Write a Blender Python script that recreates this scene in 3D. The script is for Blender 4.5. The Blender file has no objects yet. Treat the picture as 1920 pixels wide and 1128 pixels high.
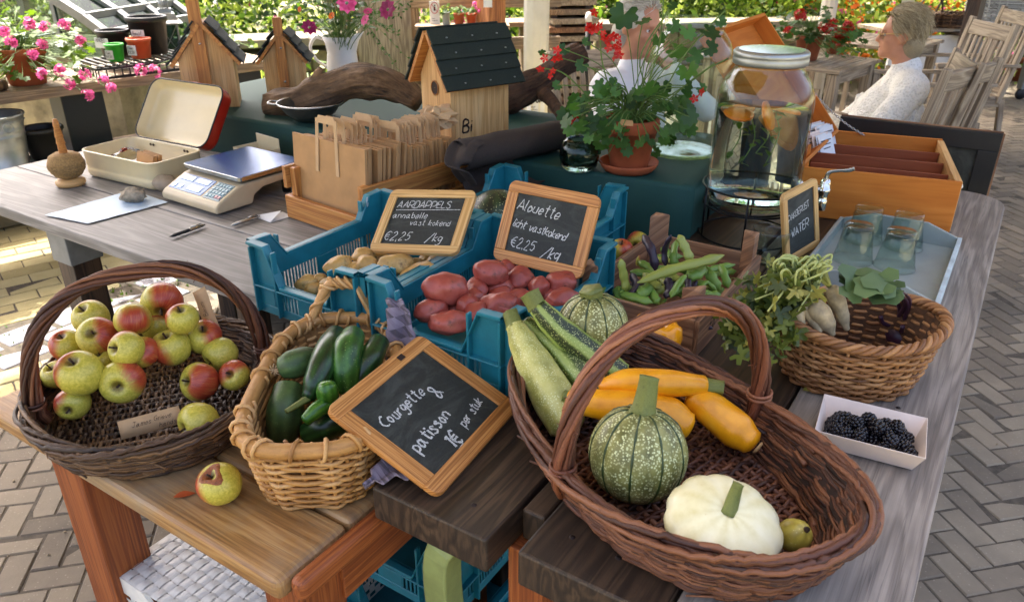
import bpy, bmesh, math, random
import numpy as np
from mathutils import Vector, Matrix, Quaternion, noise as mnoise
R = math.radians; PI = math.pi
sc = bpy.context.scene
# ------------------------------------------------------------------ camera, sky, sun, exposure
CAM_H, PITCH, FPX = 1.5, R(26), 1450.0
cd = bpy.data.cameras.new('camera'); cam = bpy.data.objects.new('camera', cd); sc.collection.objects.link(cam)
cam.location = (0, 0, CAM_H); cam.rotation_euler = (PI/2 - PITCH, 0, 0)
cd.sensor_width = 36; cd.lens = 36*FPX/1920; cd.clip_start = 0.02; cd.clip_end = 400
cd.dof.use_dof = True; cd.dof.focus_distance = 1.5; cd.dof.aperture_fstop = 9
sc.camera = cam
SUN_EL = R(56); SUN_H = Vector((-0.62, 0.785, 0)).normalized()
w = bpy.data.worlds.new('World'); sc.world = w; w.use_nodes = True
nt = w.node_tree; bg = nt.nodes['Background']
sky = nt.nodes.new('ShaderNodeTexSky'); sky.sky_type = 'NISHITA'; sky.sun_disc = False
sky.sun_elevation = SUN_EL; sky.sun_rotation = math.atan2(SUN_H.x, SUN_H.y)
nt.links.new(sky.outputs[0], bg.inputs[0]); bg.inputs[1].default_value = 0.15; sky.air_density = 0.55; sky.dust_density = 7; sky.ozone_density = 0.0
sl = bpy.data.lights.new('sun', 'SUN'); sl.energy = 2.1; sl.angle = R(0.5); sl.color = (1, 0.95, 0.86)
so = bpy.data.objects.new('sun', sl); sc.collection.objects.link(so)
so.rotation_euler = (-(SUN_H*math.cos(SUN_EL) + Vector((0, 0, math.sin(SUN_EL))))).to_track_quat('-Z', 'Y').to_euler()
sc.view_settings.view_transform = 'Standard'; sc.view_settings.look = 'None'
sc.view_settings.gamma = 1; sc.view_settings.exposure = 2.7
sc.cycles.use_denoising = True; sc.cycles.max_bounces = 10; sc.cycles.transmission_bounces = 10
sc.cycles.transparent_max_bounces = 8; sc.cycles.sample_clamp_indirect = 6; sc.cycles.caustics_reflective = False

# ------------------------------------------------------------------ frames of reference
CT, ST = math.cos(PITCH), math.sin(PITCH)
TA = R(57); CA, SA = math.cos(TA), math.sin(TA)
def at(px, py, z):                      # a photo pixel on the level plane at height z
    u = (px-960)/FPX; v = (564-py)/FPX; t = (CAM_H-z)/(ST - v*CT)
    return Vector((u*t, (CT+v*ST)*t, z))
def aty(px, py, y):
    u = (px-960)/FPX; v = (564-py)/FPX; t = y/(CT+v*ST)
    return Vector((u*t, y, CAM_H + t*(v*CT-ST)))
def dist(p): return p[1]*CT + (CAM_H-p[2])*ST
def AB(a, b, z=0): return Vector((a*CA - b*SA, a*SA + b*CA, z))     # table axes: a along the planks, b to the left
rnd = random.Random(7)
def U(a, b): return rnd.uniform(a, b)

# ------------------------------------------------------------------ things and parts
def link(o): sc.collection.objects.link(o); return o
def tag(o, label=None, cat=None, group=None, kind=None):
    if label: o['label'] = label
    if cat: o['category'] = cat
    if group: o['group'] = group
    if kind: o['kind'] = kind
    return o
def thing(name, label, cat, loc=(0, 0, 0), rz=0, group=None, rot=None):
    o = bpy.data.objects.new(name, None); o.empty_display_size = 0.05; link(o)
    o.location = loc
    if rot is not None: o.rotation_euler = rot
    else: o.rotation_euler = (0, 0, rz)
    return tag(o, label, cat, group)

class G:
    """collects geometry for one mesh"""
    def __init__(s): s.v = []; s.f = []; s.uv = []; s.mi = []; s.M = Matrix(); s.k = 0
    def add(s, vs, fs, uvs=None, mi=None):
        n = len(s.v); M = s.M
        s.v += [tuple(M @ Vector(p)) for p in vs]
        for i, f in enumerate(fs):
            s.f.append(tuple(j+n for j in f)); s.uv.append(uvs[i] if uvs else None); s.mi.append(s.k if mi is None else mi)
    def box(s, c, d, rot=None, grain=None, taper=None):
        hx, hy, hz = d[0]/2, d[1]/2, d[2]/2
        P = [Vector((x*hx, y*hy, z*hz)) for z in (-1, 1) for y in (-1, 1) for x in (-1, 1)]
        if taper:
            for p in P:
                if p.z > 0: p.x *= taper; p.y *= taper
        if rot is not None: Rm = rot if isinstance(rot, Matrix) else Matrix.Rotation(rot, 3, 'Z')
        else: Rm = Matrix.Identity(3)
        fs = [(0, 2, 3, 1), (4, 5, 7, 6), (0, 1, 5, 4), (2, 6, 7, 3), (0, 4, 6, 2), (1, 3, 7, 5)]
        g = grain if grain is not None else max(range(3), key=lambda i: d[i])
        o1, o2 = U(0, 50), U(0, 50); us = []
        for f in fs:
            q = []
            for j in f:
                p = P[j]; rest = [k for k in range(3) if k != g]
                vals = [p[k] for k in rest]
                same = [k for k in rest if all(abs(P[m][k]-p[k]) < 1e-9 for m in f)]
                w_ = p[rest[1]] if same and same[0] == rest[0] else p[rest[0]]
                if not same: w_ = p[rest[0]]; q.append((p[rest[1]]*6+o1, w_*1+o2)); continue
                q.append((p[g]+o1, w_+o2+0.37*p[same[0]]))
            us.append(q)
        s.add([Rm @ p + Vector(c) for p in P], fs, us); return s
    def tube(s, pts, r, n=7, closed=False, caps=True, uvx=None, flat=1.0):
        pts = [Vector(p) for p in pts]; m = len(pts)
        if m < 2: return s
        rr = r if isinstance(r, (list, tuple)) else [r]*m
        tg = []
        for i in range(m):
            a = pts[(i-1) % m] if closed or i > 0 else pts[i]; b = pts[(i+1) % m] if closed or i < m-1 else pts[i]
            t = b-a; tg.append(t.normalized() if t.length > 1e-9 else Vector((0, 0, 1)))
        nrm = tg[0].orthogonal().normalized(); ns = [nrm]
        for i in range(1, m):
            q = tg[i-1].rotation_difference(tg[i]); nrm = (q @ nrm); nrm = (nrm - tg[i]*nrm.dot(tg[i])).normalized(); ns.append(nrm)
        if closed:
            q = tg[-1].rotation_difference(tg[0]); e = q @ ns[-1]
            an = math.atan2(e.cross(ns[0]).dot(tg[0]), e.dot(ns[0]))
            ns = [Quaternion(tg[i], an*i/m) @ ns[i] for i in range(m)]
        vs = []; L = [0]
        for i in range(m):
            bi = tg[i].cross(ns[i])
            for j in range(n):
                th = 2*PI*j/n; vs.append(pts[i] + ns[i]*(math.cos(th)*rr[i]) + bi*(math.sin(th)*rr[i]*flat))
            if i: L.append(L[-1]+(pts[i]-pts[i-1]).length)
        fs = []; us = []; ux = U(0, 50) if uvx is None else uvx
        for i in range(m if closed else m-1):
            i2 = (i+1) % m; l1 = L[i]; l2 = L[i2] if i2 else L[-1]+0.01
            for j in range(n):
                j2 = (j+1) % n
                fs.append((i*n+j, i*n+j2, i2*n+j2, i2*n+j))
                us.append([(l1+ux, j/n*0.1+ux), (l1+ux, (j+1)/n*0.1+ux), (l2+ux, (j+1)/n*0.1+ux), (l2+ux, j/n*0.1+ux)])
        if caps and not closed:
            fs.append(tuple(range(n-1, -1, -1))); us.append([(ux, ux)]*n)
            fs.append(tuple((m-1)*n+j for j in range(n))); us.append([(ux, ux)]*n)
        s.add(vs, fs, us); return s
    def loft(s, rings, caps=True, v0=0, v1=1, closed_u=True):
        m = len(rings); n = len(rings[0]); vs = [p for r in rings for p in r]; fs = []; us = []
        nn = n if closed_u else n-1
        for i in range(m-1):
            for j in range(nn):
                j2 = (j+1) % n; a, b = v0+(v1-v0)*i/(m-1), v0+(v1-v0)*(i+1)/(m-1)
                fs.append((i*n+j, i*n+j2, (i+1)*n+j2, (i+1)*n+j)); us.append([(j/n, a), ((j+1)/n, a), ((j+1)/n, b), (j/n, b)])
        if caps:
            fs.append(tuple(range(n-1, -1, -1))); us.append([(0.5, v0)]*n)
            fs.append(tuple((m-1)*n+j for j in range(n))); us.append([(0.5, v1)]*n)
        s.add(vs, fs, us); return s
    def lathe(s, prof, n=32, mod=None, caps=False):
        rings = []
        for i, (r, z) in enumerate(prof):
            ring = []
            for j in range(n):
                th = 2*PI*j/n
                if mod: r2, z2 = mod(th, i, r, z)
                else: r2, z2 = r, z
                ring.append((math.cos(th)*r2, math.sin(th)*r2, z2))
            rings.append(ring)
        return s.loft(rings, caps=caps)
    def blob(s, rx, ry, rz, n=16, seed=0, amp=0.08, freq=1.6, c=(0, 0, 0), rot=None):
        vs = []; fs = []; us = []; m = n//2+1; o = Vector((seed*3.7, seed*1.3, seed*2.1)); c = Vector(c)
        Rm = rot or Matrix.Identity(3)
        for i in range(m+1):
            ph = PI*i/m
            for j in range(n):
                th = 2*PI*j/n; d = Vector((math.sin(ph)*math.cos(th), math.sin(ph)*math.sin(th), math.cos(ph)))
                k = 1+amp*mnoise.noise(d*freq+o)*2
                vs.append(Rm @ Vector((d.x*rx*k, d.y*ry*k, d.z*rz*k)) + c)
        for i in range(m):
            for j in range(n):
                j2 = (j+1) % n; fs.append((i*n+j, (i+1)*n+j, (i+1)*n+j2, i*n+j2))
                us.append([(j/n, 1-i/m), (j/n, 1-(i+1)/m), ((j+1)/n, 1-(i+1)/m), ((j+1)/n, 1-i/m)])
        s.add(vs, fs, us); return s
    def poly(s, pts, th, axis=None):        # polygon outline in xy given thickness th along -z
        n = len(pts); vs = [(p[0], p[1], 0) for p in pts]+[(p[0], p[1], -th) for p in pts]
        o1 = U(0, 50)
        fs = [tuple(range(n)), tuple(range(2*n-1, n-1, -1))]+[(i, i+n, (i+1) % n+n, (i+1) % n) for i in range(n)]
        us = [[(vs[j][0]+o1, vs[j][1]) for j in f] for f in fs[:2]]
        for i in range(n): us.append([(vs[j][0]+o1, vs[j][1]+vs[j][2]) for j in fs[2+i]])
        s.add(vs, fs, us); return s

def obj(name, g, mat, parent=None, smooth=True, bevel=0, sub=0, loc=None, rot=None, weld=False, solid=0, seg=2):
    me = bpy.data.meshes.new(name); me.from_pydata(g.v, [], g.f)
    uvl = me.uv_layers.new(name='UVMap'); data = np.zeros(len(me.loops)*2, np.float32); k = 0
    for f, u in zip(g.f, g.uv):
        if u:
            for q in u: data[2*k] = q[0]; data[2*k+1] = q[1]; k += 1
        else: k += len(f)
    uvl.data.foreach_set('uv', data)
    for m in (mat if isinstance(mat, (list, tuple)) else [mat]): me.materials.append(m)
    me.polygons.foreach_set('material_index', g.mi)
    me.polygons.foreach_set('use_smooth', [bool(smooth)]*len(g.f)); me.update()
    o = bpy.data.objects.new(name, me); link(o)
    if parent: o.parent = parent
    if loc is not None: o.location = loc
    if rot is not None: o.rotation_euler = rot
    if weld: o.modifiers.new('weld', 'WELD').merge_threshold = 1e-4
    if solid: mm = o.modifiers.new('solid', 'SOLIDIFY'); mm.thickness = solid; mm.offset = 0
    if bevel:
        mm = o.modifiers.new('bevel', 'BEVEL'); mm.width = bevel; mm.segments = seg; mm.limit_method = 'ANGLE'; mm.angle_limit = R(40)
        if smooth: o.modifiers.new('wn', 'WEIGHTED_NORMAL')
    if sub: mm = o.modifiers.new('sub', 'SUBSURF'); mm.levels = sub; mm.render_levels = sub
    return o
def struct(o): return tag(o, kind='structure')

def bez(pts, n=12):                         # Catmull-Rom through points
    P = [Vector(p) for p in pts]; P = [P[0]*2-P[1]]+P+[P[-1]*2-P[-2]]; out = []
    for i in range(1, len(P)-2):
        for k in range(n):
            t = k/n; a, b, c, d = P[i-1:i+3]
            out.append(0.5*((2*b)+(c-a)*t+(2*a-5*b+4*c-d)*t*t+(3*b-a-3*c+d)*t**3))
    out.append(P[-2]); return out
def rotm(x=0, y=0, z=0): return Matrix.Rotation(z, 3, 'Z') @ Matrix.Rotation(y, 3, 'Y') @ Matrix.Rotation(x, 3, 'X')

# ------------------------------------------------------------------ materials
def lin(h):
    h = h.lstrip('#'); c = [int(h[i:i+2], 16)/255 for i in (0, 2, 4)]
    return tuple(x/12.92 if x <= 0.04045 else ((x+0.055)/1.055)**2.4 for x in c)+(1,)
def col(c): return lin(c) if isinstance(c, str) else (tuple(c)+(1,))[:4]
class NT:
    def __init__(s, name):
        s.m = bpy.data.materials.new(name); s.m.use_nodes = True; s.t = s.m.node_tree; s.b = s.t.nodes['Principled BSDF']
    def n(s, ty, **kw):
        x = s.t.nodes.new(ty)
        for k, v in kw.items(): setattr(x, k, v)
        return x
    def l(s, a, b): s.t.links.new(a, b)
    def set(s, **kw):
        for k, v in kw.items(): s.b.inputs[k.replace('_', ' ')].default_value = v
        return s
    def coord(s, kind='Object', scale=(1, 1, 1), rot=(0, 0, 0)):
        tc = s.n('ShaderNodeTexCoord'); mp = s.n('ShaderNodeMapping'); s.l(tc.outputs[kind], mp.inputs[0])
        mp.inputs['Scale'].default_value = scale; mp.inputs['Rotation'].default_value = rot; return mp.outputs[0]
    def noise(s, vec, scale, detail=4, rough=0.6, dist=0):
        x = s.n('ShaderNodeTexNoise'); s.l(vec, x.inputs['Vector']); x.inputs['Scale'].default_value = scale
        x.inputs['Detail'].default_value = detail; x.inputs['Roughness'].default_value = rough; x.inputs['Distortion'].default_value = dist
        return x.outputs['Fac']
    def ramp(s, fac, stops):
        x = s.n('ShaderNodeValToRGB'); e = x.color_ramp.elements
        e[0].position = stops[0][0]; e[0].color = col(stops[0][1]); e[1].position = stops[-1][0]; e[1].color = col(stops[-1][1])
        for p, c in stops[1:-1]: q = e.new(p); q.color = col(c)
        s.l(fac, x.inputs[0]); return x.outputs[0]
    def mix(s, fac, a, b, mode='MIX'):
        x = s.n('ShaderNodeMix', data_type='RGBA', blend_type=mode)
        if isinstance(fac, (int, float)): x.inputs[0].default_value = fac
        else: s.l(fac, x.inputs[0])
        for v, i in ((a, 6), (b, 7)):
            if isinstance(v, (str, tuple)): x.inputs[i].default_value = col(v)
            else: s.l(v, x.inputs[i])
        return x.outputs[2]
    def math(s, op, a, b=0.5):
        x = s.n('ShaderNodeMath', operation=op)
        for v, i in ((a, 0), (b, 1)):
            if isinstance(v, (int, float)): x.inputs[i].default_value = v
            else: s.l(v, x.inputs[i])
        return x.outputs[0]
    def bump(s, h, strength=0.3, d=0.002):
        x = s.n('ShaderNodeBump'); x.inputs['Strength'].default_value = strength; x.inputs['Distance'].default_value = d
        s.l(h, x.inputs['Height']); s.l(x.outputs[0], s.b.inputs['Normal'])
    def base(s, c):
        if isinstance(c, (str, tuple)): s.b.inputs['Base Color'].default_value = col(c)
        else: s.l(c, s.b.inputs['Base Color'])
        return s

def plain(name, c, rough=0.6, metal=0, var=0.12, scale=30, bump=0.15, spec=0.5, bd=0.001):
    t = NT(name); v = t.coord('Object'); f = t.noise(v, scale, 5)
    c1 = col(c); lo = tuple(x*(1-var*1.6) for x in c1[:3])+(1,); hi = tuple(min(1, x*(1+var)) for x in c1[:3])+(1,)
    t.base(t.ramp(f, [(0.3, lo[:3]), (0.7, hi[:3])])); t.set(Roughness=rough, Metallic=metal); t.b.inputs['Specular IOR Level'].default_value = spec
    if bump: t.bump(f, bump, bd)
    return t.m
def wood(name, dark, mid, light, rough=0.6, along=5, across=200, bump=0.3, stain=None, knots=True, stain_amt=0.6, stain_scale=5, ring=16, ringamt=0.3, crack=0.45):
    t = NT(name); f = t.noise(t.coord('UV', (along, across, 1)), 1.0, 5, 0.65, 0.2)
    n2 = t.noise(t.coord('UV', (1.3, ring, 1)), 1.0, 3, 0.5, 0.5); rg = t.math('MULTIPLY_ADD', t.math('SINE', t.math('MULTIPLY', n2, 46)), 0.5)
    t.t.nodes[-1].inputs[2].default_value = 0.5
    h = t.math('ADD', t.math('MULTIPLY', f, 0.5), t.math('ADD', t.math('MULTIPLY', n2, 0.5-ringamt), t.math('MULTIPLY', rg, ringamt)))
    c = t.ramp(h, [(0.25, dark), (0.5, mid), (0.75, light)])
    if knots:
        vo = t.n('ShaderNodeTexVoronoi'); t.l(t.coord('UV', (5, 12, 1)), vo.inputs['Vector']); vo.inputs['Scale'].default_value = 0.8
        c = t.mix(t.ramp(vo.outputs['Distance'], [(0.03, (0.7, 0.7, 0.7)), (0.10, (0, 0, 0))]), c, dark)
    ck = t.noise(t.coord('UV', (0.9, 46, 1)), 1.0, 4, 0.6, 0.3)
    c = t.mix(t.math('MULTIPLY', t.ramp(ck, [(0.485, (0, 0, 0)), (0.5, (1, 1, 1)), (0.515, (0, 0, 0))]), crack), c, tuple(0.45*x for x in col(dark)[:3]))
    if stain:
        n4 = t.noise(t.coord('Object'), stain_scale, 6, 0.65)
        c = t.mix(t.math('MULTIPLY', t.ramp(n4, [(0.42, (0, 0, 0)), (0.62, (1, 1, 1))]), stain_amt), c, stain)
    t.base(c); t.set(Roughness=rough); t.bump(t.math('ADD', f, t.math('MULTIPLY', rg, 0.25)), bump, 0.0012); return t.m
def bark(name, dark, mid, light, rough=0.75):
    t = NT(name); f = t.noise(t.coord('UV', (26, 5, 1)), 1.0, 7, 0.7, 1.2); v = t.coord('Object'); f2 = t.noise(v, 14, 6, 0.7)
    t.base(t.ramp(t.math('ADD', t.math('MULTIPLY', f, 0.55), t.math('MULTIPLY', f2, 0.45)), [(0.38, dark), (0.5, mid), (0.62, light)])); t.set(Roughness=rough)
    t.bump(t.math('ADD', f, f2), 1.0, 0.014); return t.m
def glass(name, tint=(1, 1, 1), rough=0.0, ior=1.38):
    t = NT(name); t.base(tint); t.set(Roughness=rough, IOR=ior); t.b.inputs['Transmission Weight'].default_value = 1
    v = t.coord('Object'); t.bump(t.noise(v, 25, 2), 0.03, 0.002); return t.m
def leafmat(name, dark, light, trans=0.35, scale=9, rough=0.5):
    t = NT(name); v = t.coord('Object'); f = t.noise(v, scale, 3); oi = t.n('ShaderNodeNewGeometry')
    f2 = t.math('ADD', t.math('MULTIPLY', f, 0.5), t.math('MULTIPLY', oi.outputs['Random Per Island'], 0.5))
    c = t.ramp(f2, [(0.2, dark), (0.8, light)]); t.base(c); t.set(Roughness=rough)
    tr = t.n('ShaderNodeBsdfTranslucent'); t.l(t.mix(0.5, c, light), tr.inputs[0])
    mx = t.n('ShaderNodeMixShader'); mx.inputs[0].default_value = trans
    out = t.t.nodes['Material Output']; t.l(t.b.outputs[0], mx.inputs[1]); t.l(tr.outputs[0], mx.inputs[2]); t.l(mx.outputs[0], out.inputs[0])
    return t.m
def wickermat(name, dark, mid, light, rough=0.55):
    t = NT(name); v = t.coord('UV', (25, 90, 1)); f = t.noise(v, 1, 4, 0.6)
    g = t.n('ShaderNodeNewGeometry'); h = t.math('ADD', t.math('MULTIPLY', f, 0.5), t.math('MULTIPLY', g.outputs['Random Per Island'], 0.5))
    c = t.ramp(h, [(0.2, dark), (0.5, mid), (0.82, light)]); sp = t.noise(t.coord('Object'), 160, 4, 0.7); c = t.mix(t.ramp(sp, [(0.56, (0, 0, 0)), (0.72, (0.55, 0.55, 0.55))]), c, dark); t.base(c); t.set(Roughness=rough); t.bump(t.math('ADD', f, sp), 0.6, 0.0014); return t.m

M = {}
M['table_dark'] = wood('dark_wet_planks', '#1c140d', '#3b2c1f', '#594532', 0.5, stain='#2a2018', stain_amt=0.5, ring=22)
M['table_grey'] = wood('weathered_grey_planks', '#55534f', '#807c77', '#a29e98', 0.6, stain='#625e59', stain_amt=0.45, stain_scale=3, ringamt=0.2)
M['table_right'] = wood('silvered_right_plank', '#57504a', '#867c71', '#a89d90', 0.6, stain='#665d53', stain_amt=0.4, stain_scale=3, ringamt=0.2)
M['table_mid'] = wood('half_weathered_planks', '#3a322b', '#6a5f55', '#8f8478', 0.6, stain='#463c33', stain_amt=0.6, stain_scale=4)
M['bench'] = wood('worn_pine_bench_top', '#6f4a26', '#a0743f', '#c09a62', 0.5, stain='#92866f', stain_amt=0.6, stain_scale=4, ringamt=0.16, ring=22)
M['bench_leg'] = wood('orange_brown_pine', '#5a260e', '#8c481c', '#a8622e', 0.55, ring=40, ringamt=0.2)
M['pine'] = wood('pale_pine', '#b08048', '#cfa368', '#deb982', 0.55, ring=26, ringamt=0.22)
M['pine_o'] = wood('orange_pine', '#95592a', '#b87a3c', '#cb944f', 0.5, ring=30, ringamt=0.25)
M['frame_wood'] = wood('slate_frame_wood', '#8a5423', '#bb7d3d', '#d29a59', 0.5, along=4, across=300, knots=False, ring=80)
M['frame_pale'] = wood('pale_slate_frame_wood', '#a87b42', '#cda263', '#deb97d', 0.5, along=4, across=300, knots=False, ring=80)
M['crate_wood'] = wood('weathered_crate_wood', '#5c3a24', '#8f6443', '#ad8460', 0.65, stain='#6e5a4a', stain_amt=0.45)
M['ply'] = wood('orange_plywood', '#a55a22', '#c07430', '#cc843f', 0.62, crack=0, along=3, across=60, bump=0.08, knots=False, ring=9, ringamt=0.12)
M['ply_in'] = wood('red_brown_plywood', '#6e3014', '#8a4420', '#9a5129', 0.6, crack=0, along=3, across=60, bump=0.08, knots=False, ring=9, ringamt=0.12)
M['teak'] = wood('silvered_teak', '#6b5c4d', '#96866f', '#b3a48d', 0.6, knots=False)
M['post_wood'] = wood('post_timber', '#6e3c1c', '#9c6234', '#b67c4a', 0.6)
M['dark_wood'] = wood('dark_post_timber', '#1a120c', '#3b2b20', '#54402f', 0.6)
M['shelf_wood'] = wood('sunbleached_planks', '#5f4c36', '#92785a', '#b39b7c', 0.65, stain='#6b6154')
M['drift'] = bark('driftwood', '#3d2c1c', '#6f5438', '#957655')
M['drift_dark'] = bark('dark_driftwood', '#2b1c12', '#513724', '#6e4e34')
M['felt'] = plain('black_roof_felt', '#1d2a22', 0.85, 0, 0.5, 400, 0.8, bd=0.002)
M['felt_blue'] = plain('blue_black_roof_felt', '#1b2428', 0.8, 0, 0.6, 400, 0.8, bd=0.002)
t = NT('chalkboard_slate'); v = t.coord('Object'); f = t.noise(t.coord('Object', (9, 22, 9), (0, 0, 0.5)), 1, 6, 0.7, 1.5); f2 = t.noise(v, 300, 2)
t.base(t.mix(t.math('MULTIPLY', t.ramp(f, [(0.46, (0, 0, 0)), (0.72, (1, 1, 1))]), 0.5), t.ramp(f2, [(0.3, '#1c201b'), (0.7, '#272b26')]), '#565a54')); t.set(Roughness=0.7); M['slate'] = t.m
t = NT('white_chalk'); f = t.noise(t.coord('Object'), 900, 3, 0.7); t.base(t.ramp(f, [(0.40, '#5d615b'), (0.50, '#c9cbc6'), (0.62, '#efefea')])); t.set(Roughness=0.95); M['chalk'] = t.m
M['ink'] = plain('dark_ink', '#1a1613', 0.8, 0, 0.05, 50, 0)
M['ink_brown'] = plain('brown_burnt_letter', '#2c1a0d', 0.8, 0, 0.05, 50, 0)
M['blue'] = plain('teal_blue_crate_plastic', '#1f7482', 0.38, 0, 0.14, 18, 0.06)
M['green_cloth'] = plain('dark_green_tablecloth', '#0f4039', 0.75, 0, 0.1, 300, 0.2)
M['cream'] = plain('cream_enamel', '#d9c9a0', 0.28, 0, 0.05, 8, 0.02)
M['red_enamel'] = plain('red_enamel', '#a3220f', 0.3, 0, 0.08, 8, 0.02)
M['beige'] = plain('beige_scale_plastic', '#c3b391', 0.45, 0, 0.06, 12, 0.03)
M['blackp'] = plain('black_plastic', '#121314', 0.5, 0, 0.2, 30, 0.05)
M['steel'] = plain('brushed_steel', '#b8b8b4', 0.25, 1, 0.08, 60, 0.03)
M['steel_blue'] = plain('blue_filmed_steel_plate', '#1f5490', 0.22, 0.3, 0.1, 6, 0.03)
M['zinc'] = plain('galvanised_zinc', '#a9adac', 0.42, 0.8, 0.15, 14, 0.08)
M['wire'] = plain('black_wire', '#16181a', 0.4, 0.6, 0.1, 30, 0)
M['white_metal'] = plain('white_painted_metal', '#d8d6cd', 0.4, 0, 0.05, 12, 0.03)
M['white'] = plain('white_plastic', '#e4e2dc', 0.45, 0, 0.04, 12, 0.02)
M['ivory'] = plain('ivory_woven_plastic', '#e4e1d6', 0.45, 0, 0.05, 40, 0.03)
M['kraft'] = plain('brown_kraft_paper', '#b58a58', 0.75, 0, 0.09, 16, 0.12)
M['kraft_pale'] = plain('pale_kraft_paper', '#c6a478', 0.75, 0, 0.09, 16, 0.12)
M['paper_sky'] = plain('sky_tinted_paper', '#bdd3e6', 0.6, 0, 0.05, 9, 0.15)  # sky reflection painted into white paper as a pale blue tint
M['paper'] = plain('white_paper', '#dfe1e0', 0.7, 0, 0.05, 9, 0.15)
M['card'] = plain('pinkish_white_card', '#e6d3c4', 0.65, 0, 0.04, 20, 0.05)
M['terra'] = plain('terracotta', '#a4522c', 0.8, 0, 0.16, 14, 0.15)
M['terra_dark'] = plain('weathered_terracotta', '#8a4a2c', 0.8, 0, 0.2, 14, 0.15)
M['soil'] = plain('potting_soil', '#2a1e15', 0.95, 0, 0.4, 90, 0.8, bd=0.004)
M['grey_cloth'] = plain('charcoal_brown_felt', '#3b322c', 0.95, 0, 0.15, 350, 0.3)
M['tray'] = plain('grey_blue_painted_tray', '#8f9894', 0.35, 0, 0.08, 10, 0.05)
M['lime_metal'] = plain('pale_green_painted_metal', '#8f9a5c', 0.45, 0, 0.16, 18, 0.08)
M['stone'] = plain('pitted_limestone', '#9a8f7c', 0.9, 0, 0.35, 60, 0.9, bd=0.004)
M['wallstone'] = plain('old_stone_wall', '#8f8468', 0.95, 0, 0.35, 7, 0.8, bd=0.01)
M['coping'] = plain('pale_coping_stone', '#938a76', 0.9, 0, 0.15, 12, 0.4)
M['string'] = plain('jute_string', '#9a7b4e', 0.9, 0, 0.25, 200, 0.5)
M['alu'] = plain('grey_aluminium', '#7d807f', 0.5, 0.2, 0.1, 30, 0.05)
def thinglass(name, tint, gl=1.0, ior=1.45):
    t = NT(name); tr = t.n('ShaderNodeBsdfTransparent'); tr.inputs[0].default_value = col(tint); gs = t.n('ShaderNodeBsdfGlossy'); gs.inputs['Roughness'].default_value = 0.02
    fr = t.n('ShaderNodeLayerWeight'); fr.inputs[0].default_value = 0.5; mx = t.n('ShaderNodeMixShader'); t.l(t.math('ADD', t.math('MULTIPLY', t.math('POWER', fr.outputs['Facing'], 4.0), 0.75*gl), 0.035), mx.inputs[0]); t.l(tr.outputs[0], mx.inputs[1]); t.l(gs.outputs[0], mx.inputs[2])
    v = t.coord('Object'); bp = t.n('ShaderNodeBump'); bp.inputs['Strength'].default_value = 0.12; bp.inputs['Distance'].default_value = 0.003; t.l(t.noise(v, 22, 3), bp.inputs['Height']); t.l(bp.outputs[0], gs.inputs['Normal']); t.l(bp.outputs[0], fr.inputs['Normal'])
    t.l(mx.outputs[0], t.t.nodes['Material Output'].inputs[0]); return t.m
M['glass'] = thinglass('clear_glass', (0.90, 0.95, 0.925))
M['glass_dark'] = glass('dark_green_glass', (0.30, 0.43, 0.39))
M['water'] = glass('clear_water', (0.985, 0.995, 0.985), 0, 1.12)
M['pane'] = thinglass('window_pane', (0.52, 0.6, 0.57), 0.14)  # grey-green tint stands in for reflections in the glass
M['wick_brown'] = wickermat('brown_willow', '#2a1308', '#58301b', '#875636')
M['wick_dark'] = wickermat('dark_weathered_willow', '#24160d', '#50361f', '#866543')
M['wick_handle'] = wickermat('reddish_willow', '#40200f', '#743f26', '#a06844')
M['wick_tan'] = wickermat('tan_willow', '#5f3a1b', '#99683a', '#b98a56')
M['wick_light'] = wickermat('honey_willow', '#8a5c2a', '#c08e4f', '#d9b078')
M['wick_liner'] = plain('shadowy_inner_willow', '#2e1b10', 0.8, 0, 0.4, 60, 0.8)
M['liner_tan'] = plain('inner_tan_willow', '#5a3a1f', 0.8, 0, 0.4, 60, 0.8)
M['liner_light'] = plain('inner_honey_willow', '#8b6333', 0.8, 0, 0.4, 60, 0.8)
M['leaf'] = leafmat('geranium_leaf', '#1a3a12', '#4d7a2b', 0.3)
M['leaf_sun'] = leafmat('sunny_leaf', '#284a0c', '#6a8a16', 0.38)
M['stem'] = plain('green_stem', '#5f7a35', 0.6, 0, 0.15, 40, 0.05)
M['red_petal'] = leafmat('red_petal', '#a00d0a', '#d5231a', 0.3)
M['pink_petal'] = leafmat('pink_petal', '#c02a72', '#e36aa8', 0.4)
M['mauve_petal'] = leafmat('magenta_petal', '#6e0f3f', '#a8286a', 0.3)
M['orange_petal'] = leafmat('orange_petal', '#d0540c', '#f08a1c', 0.35)
M['skin'] = plain('skin', '#c98d6c', 0.5, 0, 0.06, 30, 0.03)
M['ply'].node_tree.nodes['Principled BSDF'].inputs['Specular IOR Level'].default_value = 0.15
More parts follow.
